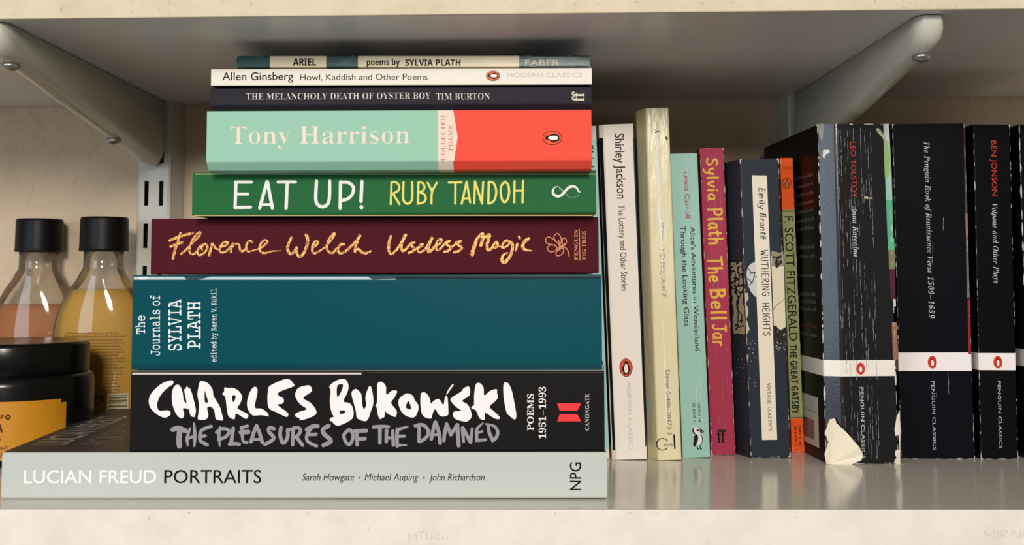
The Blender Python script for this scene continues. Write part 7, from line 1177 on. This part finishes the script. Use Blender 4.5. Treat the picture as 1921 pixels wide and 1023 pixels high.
            put('barcode_panel', [(16, y0), (60, y0), (60, y1), (16, y1)], [(0, 1, 2, 3)], (205, 198, 186), 'left')
            put('barcode_panel', [(16, y1 - 9.2), (60, y1 - 9.2), (60, y1 - 8.9), (16, y1 - 8.9)], [(0, 1, 2, 3)], (110, 105, 98), 'left', 1)
            r = random.Random(3)
            x = 25
            while x < 54:
                ww = r.choice((.4, .7, 1.0))
                put('barcode_panel', [(x, y0 + 3.5), (x + ww, y0 + 3.5), (x + ww, y1 - 14), (x, y1 - 14)], [(0, 1, 2, 3)], (50, 44, 42), 'left', 1)
                x += ww + r.choice((.5, .8))
    for name, (Vs, Fs, Ms, cols) in groups.items():
        rg = 0.42
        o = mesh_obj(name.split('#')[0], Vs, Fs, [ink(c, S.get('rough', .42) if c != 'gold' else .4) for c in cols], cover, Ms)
        if name in ('worn_edges', 'spine_crease', 'blurb_lettering', 'cover_picture', 'barcode_panel', 'cover_picture_edge'):
            o['kind'] = 'stuff'
    return root


todo = {('H', 0)}
for S in BOOKS:
    for it in S['g']:
        if it[0] == 'T' and it[3] == 'gill':
            todo.add((it[2], it[8]))
        elif it[0] == 'TT':
            todo.add((it[2], 0.004))
load_glyphs(sorted(todo))
for S in BOOKS:
    build_book(S)

# ------------------------------------------------------------------ bottles and jar


def lathe(name, prof, mat_, parent, cx=0, cy=0, seg=48, caps=(True, True), smooth=True):
    """prof: (z, rx, ry)"""
    V, F = [], []
    for z, rx, ry in prof:
        for i in range(seg):
            t = 2 * math.pi * i / seg
            V.append((cx + rx * math.cos(t), cy + ry * math.sin(t), z))
    n = len(prof)
    for j in range(n - 1):
        for i in range(seg):
            k = (i + 1) % seg
            F.append((j * seg + i, j * seg + k, (j + 1) * seg + k, (j + 1) * seg + i))
    if caps[0]:
        F.append(tuple(range(seg - 1, -1, -1)))
    if caps[1]:
        F.append(tuple((n - 1) * seg + i for i in range(seg)))
    o = mesh_obj(name, V, F, [mat_], parent)
    for p in o.data.polygons:
        p.use_smooth = smooth and len(p.vertices) == 4
    return o


def clear_plastic():
    mt = bpy.data.materials.new('clear_plastic')
    mt.use_nodes = True
    nt = mt.node_tree
    nt.nodes.clear()
    out = nt.nodes.new('ShaderNodeOutputMaterial')
    tr = nt.nodes.new('ShaderNodeBsdfTransparent')
    tr.inputs[0].default_value = (0.90, 0.88, 0.83, 1)
    gl = nt.nodes.new('ShaderNodeBsdfGlossy')
    gl.inputs['Roughness'].default_value = 0.06
    fr = nt.nodes.new('ShaderNodeFresnel')
    fr.inputs['IOR'].default_value = 1.5
    mx = nt.nodes.new('ShaderNodeMixShader')
    nt.links.new(fr.outputs[0], mx.inputs[0])
    nt.links.new(tr.outputs[0], mx.inputs[1])
    nt.links.new(gl.outputs[0], mx.inputs[2])
    df = nt.nodes.new('ShaderNodeBsdfDiffuse')
    df.inputs[0].default_value = lin((222, 214, 200))
    m2 = nt.nodes.new('ShaderNodeMixShader')
    m2.inputs[0].default_value = 0.06
    nt.links.new(mx.outputs[0], m2.inputs[1])
    nt.links.new(df.outputs[0], m2.inputs[2])
    nt.links.new(m2.outputs[0], out.inputs[0])
    return mt


CLEAR = clear_plastic()
BLACKP = plain('black_plastic', (9, 9, 10), 0.22, 0.3, 0.02, 500)
CAPM = plain('black_cap_plastic', (11, 11, 12), 0.45, 0.2, 0.02, 500)


def bottle(cx, cy, liquid_z, liquid_col, label, upper_col, sc=1.0, seed=1):
    root = empty('shampoo_bottle', (cx, cy, 0.05), label, 'bottle')
    RX, RY = 32.0 * sc, 16.8
    prof = [(0, RX - 3, RY - 2), (1.2, RX - .8, RY - .5), (4, RX, RY), (68, RX, RY), (74, RX - .6, RY - .1), (82, RX - 2.4, RY - .4), (90, RX - 6, RY - 1.0), (98, RX - 10.5, RY - 1.8), (104, RX - 15, RY - 2.8), (108.5, 14.6, 13.6), (111, 13.0, 12.8), (114, 12.7, 12.7), (124.5, 12.7, 12.7)]
    lathe('bottle_shell', prof, CLEAR, root, caps=(True, True))
    inner = [(1.2, RX - 3.5, RY - 2.5), (4, RX - 1, RY - 1)]
    for z, rx, ry in prof[3:]:
        if z < liquid_z - .5:
            inner.append((z, rx - 1, ry - 1))
    # interpolate the fill level
    for (z0, a0, b0), (z1, a1, b1) in zip(prof, prof[1:]):
        if z0 <= liquid_z < z1:
            t = (liquid_z - z0) / (z1 - z0)
            inner.append((liquid_z, a0 + (a1 - a0) * t - 1, b0 + (b1 - b0) * t - 1))
    lm = plain('shampoo_liquid', liquid_col, 0.5, 0.3, var=0.1, scale=30)
    liq = lathe('liquid', inner, lm, root)
    # cap with a thin lip
    cp = [(122.6, 15.4, 15.4), (123.4, 16.0, 16.0), (124.4, 15.6, 15.6), (126, 15.5, 15.5), (143.0, 15.3, 15.3), (144.2, 15.1, 15.1), (144.9, 14.4, 14.4)]
    lathe('cap', cp, CAPM, root)
    return root, RX, RY


def wrap(parts, name, mats_idx, mats, RX, RY, parent, e=0.12):
    """flat (s, z) pieces laid on an elliptical body; s is the angle in degrees from the front, positive to the right"""
    V, F, M = [], [], []
    for (v, f, mi) in parts:
        k0 = len(V)
        for q_ in v:
            s, z = q_[0], q_[1]
            t = math.radians(s - 90)
            V.append(((RX + e + .05 * mi) * math.cos(t), (RY + e + .05 * mi) * math.sin(t), z))
        for q in f:
            F.append(tuple(i + k0 for i in q))
            M.append(mi)
    return mesh_obj(name, V, F, mats, parent, M)


def srect(s0, s1, z0, z1, n=6):
    V = []
    for i in range(n + 1):
        s = s0 + (s1 - s0) * i / n
        V += [(s, z0), (s, z1)]
    return V, [(2 * i, 2 * i + 2, 2 * i + 3, 2 * i + 1) for i in range(n)]


def fine_print(z_hi, z_lo, s0, s1, step, seed, h=0.75):
    r = random.Random(seed)
    out = []
    z = z_hi
    while z > z_lo:
        s = s0 + r.uniform(0, 2)
        end = s1 - r.uniform(0, (s1 - s0) * .12)
        while s < end:
            ln = min(r.uniform(1.5, 6), end - s)
            v, f = srect(s, s + ln, z, z + h * r.uniform(.8, 1.2), 2)
            out.append((v, f, 0))
            s += ln + 1.1
        z -= step
    return out


PRINT1 = ink((150, 112, 44))
PRINT2 = ink((196, 184, 150))
PRINT3 = ink((112, 100, 78))
r1, RX, RY = bottle(-271.5, 237.0, 97.5, (208, 164, 38), 'clear bottle of yellow shampoo with black cap, standing nearer the stack', None, 1.0)
wrap(fine_print(69, 24, -38, 38, 2.0, 2), 'back_label_print', 0, [PRINT1], RX, RY, r1)
pp = []
v, f = srect(18, 44, 14, 31)
pp.append((v, f, 0))
z = 15.0
rr = random.Random(4)
while z < 30:
    h = rr.choice((.5, .9, 1.3))
    v, f = srect(20, 42, z, z + h)
    pp.append((v, f, 1))
    z += h + rr.choice((.6, 1.0))
wrap(pp, 'barcode_sticker', 0, [PRINT2, PRINT3], RX, RY, r1)
rib = ribbon([(8 + 4.2 * math.cos(t), 26.5 + 2.6 * math.sin(t)) for t in [x * .45 for x in range(-1, 11)]], [.8])
wrap([(rib[0], rib[1], 0), ([(11.6, 30), (13.8, 27.6), (9.6, 27.4)], [(0, 1, 2)], 0)], 'recycling_mark', 0, [ink((40, 34, 20))], RX, RY, r1)
r2b, RX, RY = bottle(-324.5, 262.5, 87.0, (182, 112, 44), 'clear bottle of orange shampoo with black cap, standing at the far left', None, 1.0)
wrap(fine_print(63, 22, -6, 50, 2.0, 5), 'back_label_print', 0, [ink((150, 92, 44))], RX, RY, r2b)

# jar
jar = empty('hair_mask_jar', (-296.8, 158, 0.05), 'squat black jar with an amber label, in front of the bottles', 'jar')
lathe('jar_body', [(0, 42, 42), (1.5, 45, 45), (5, 46, 46), (44, 46, 46), (48, 45.5, 45.5), (50, 43, 43), (50.5, 40, 40)], BLACKP, jar, seg=72)
lathe('lid', [(49.2, 40.5, 40.5), (49.6, 42.6, 42.6), (51, 43.2, 43.2), (65.5, 43.2, 43.2), (67.2, 42.7, 42.7), (68, 41.2, 41.2), (67.7, 38, 38), (67.5, 5, 5)], BLACKP, jar, seg=72)
AMB = plain('amber_label_paper', (204, 138, 20), 0.5, 0.4, var=0.06, scale=60)
v, f = srect(-60, 57, 4.5, 36.6, 30)
lb = wrap([(v, f, 0)], 'jar_label', 0, [AMB], 46, 46, jar, .15)
v, f = srect(57, 61.5, 4.5, 34.5, 3)
wrap([(v, f, 0)], 'label_overlap', 0, [AMB], 46, 46, lb, .15)


def jar_text(txt, s1, z, h, col, style='gill', off=.004):
    width = len(txt) * h * 0.78
    s0 = s1 - math.degrees(width / 46)
    parts = text_parts(txt, style, (0, 0), (width, 0), h, off, 0)
    out = []
    for V2, F2 in parts:
        out.append(([(s0 + math.degrees(p[0] / 46), z + p[1]) for p in V2], F2, 0))
    return out


tx = []
tx += jar_text('SHOP', 18.0, 27.0, 2.6, None)
rib = ribbon([(20.6 + 1.3 * math.cos(t), 28.2 + 1.0 * math.sin(t)) for t in [x * .5 for x in range(14)]], [.8])
tx.append((rib[0], rib[1], 0))
tx += jar_text('BANANA', 17.6, 20.0, 4.6, None, 'sansb')
tx += jar_text('CREAMS', 16.5, 15.6, 2.2, None)
tx += jar_text('NOURISSANT', 21.0, 10.6, 1.6, None)
tx += jar_text('FOR DRY HAIR', 22.0, 6.6, 1.9, None, 'sansb')
v, f = srect(-20, 27, 9.1, 9.4, 8)
tx.append((v, f, 0))
wrap(tx, 'label_lettering', 0, [ink((70, 44, 8))], 46.1, 46.1, lb, .2)
v1 = []
for cx in (44, 50):
    rib = ribbon([(cx + 2.4 * math.cos(t), 8.4 + 1.8 * math.sin(t)) for t in [x * .5 for x in range(14)]], [.35])
    v1.append((rib[0], rib[1], 0))
wrap(v1, 'batch_print', 0, [ink((150, 100, 20))], 46.1, 46.1, lb, .2)
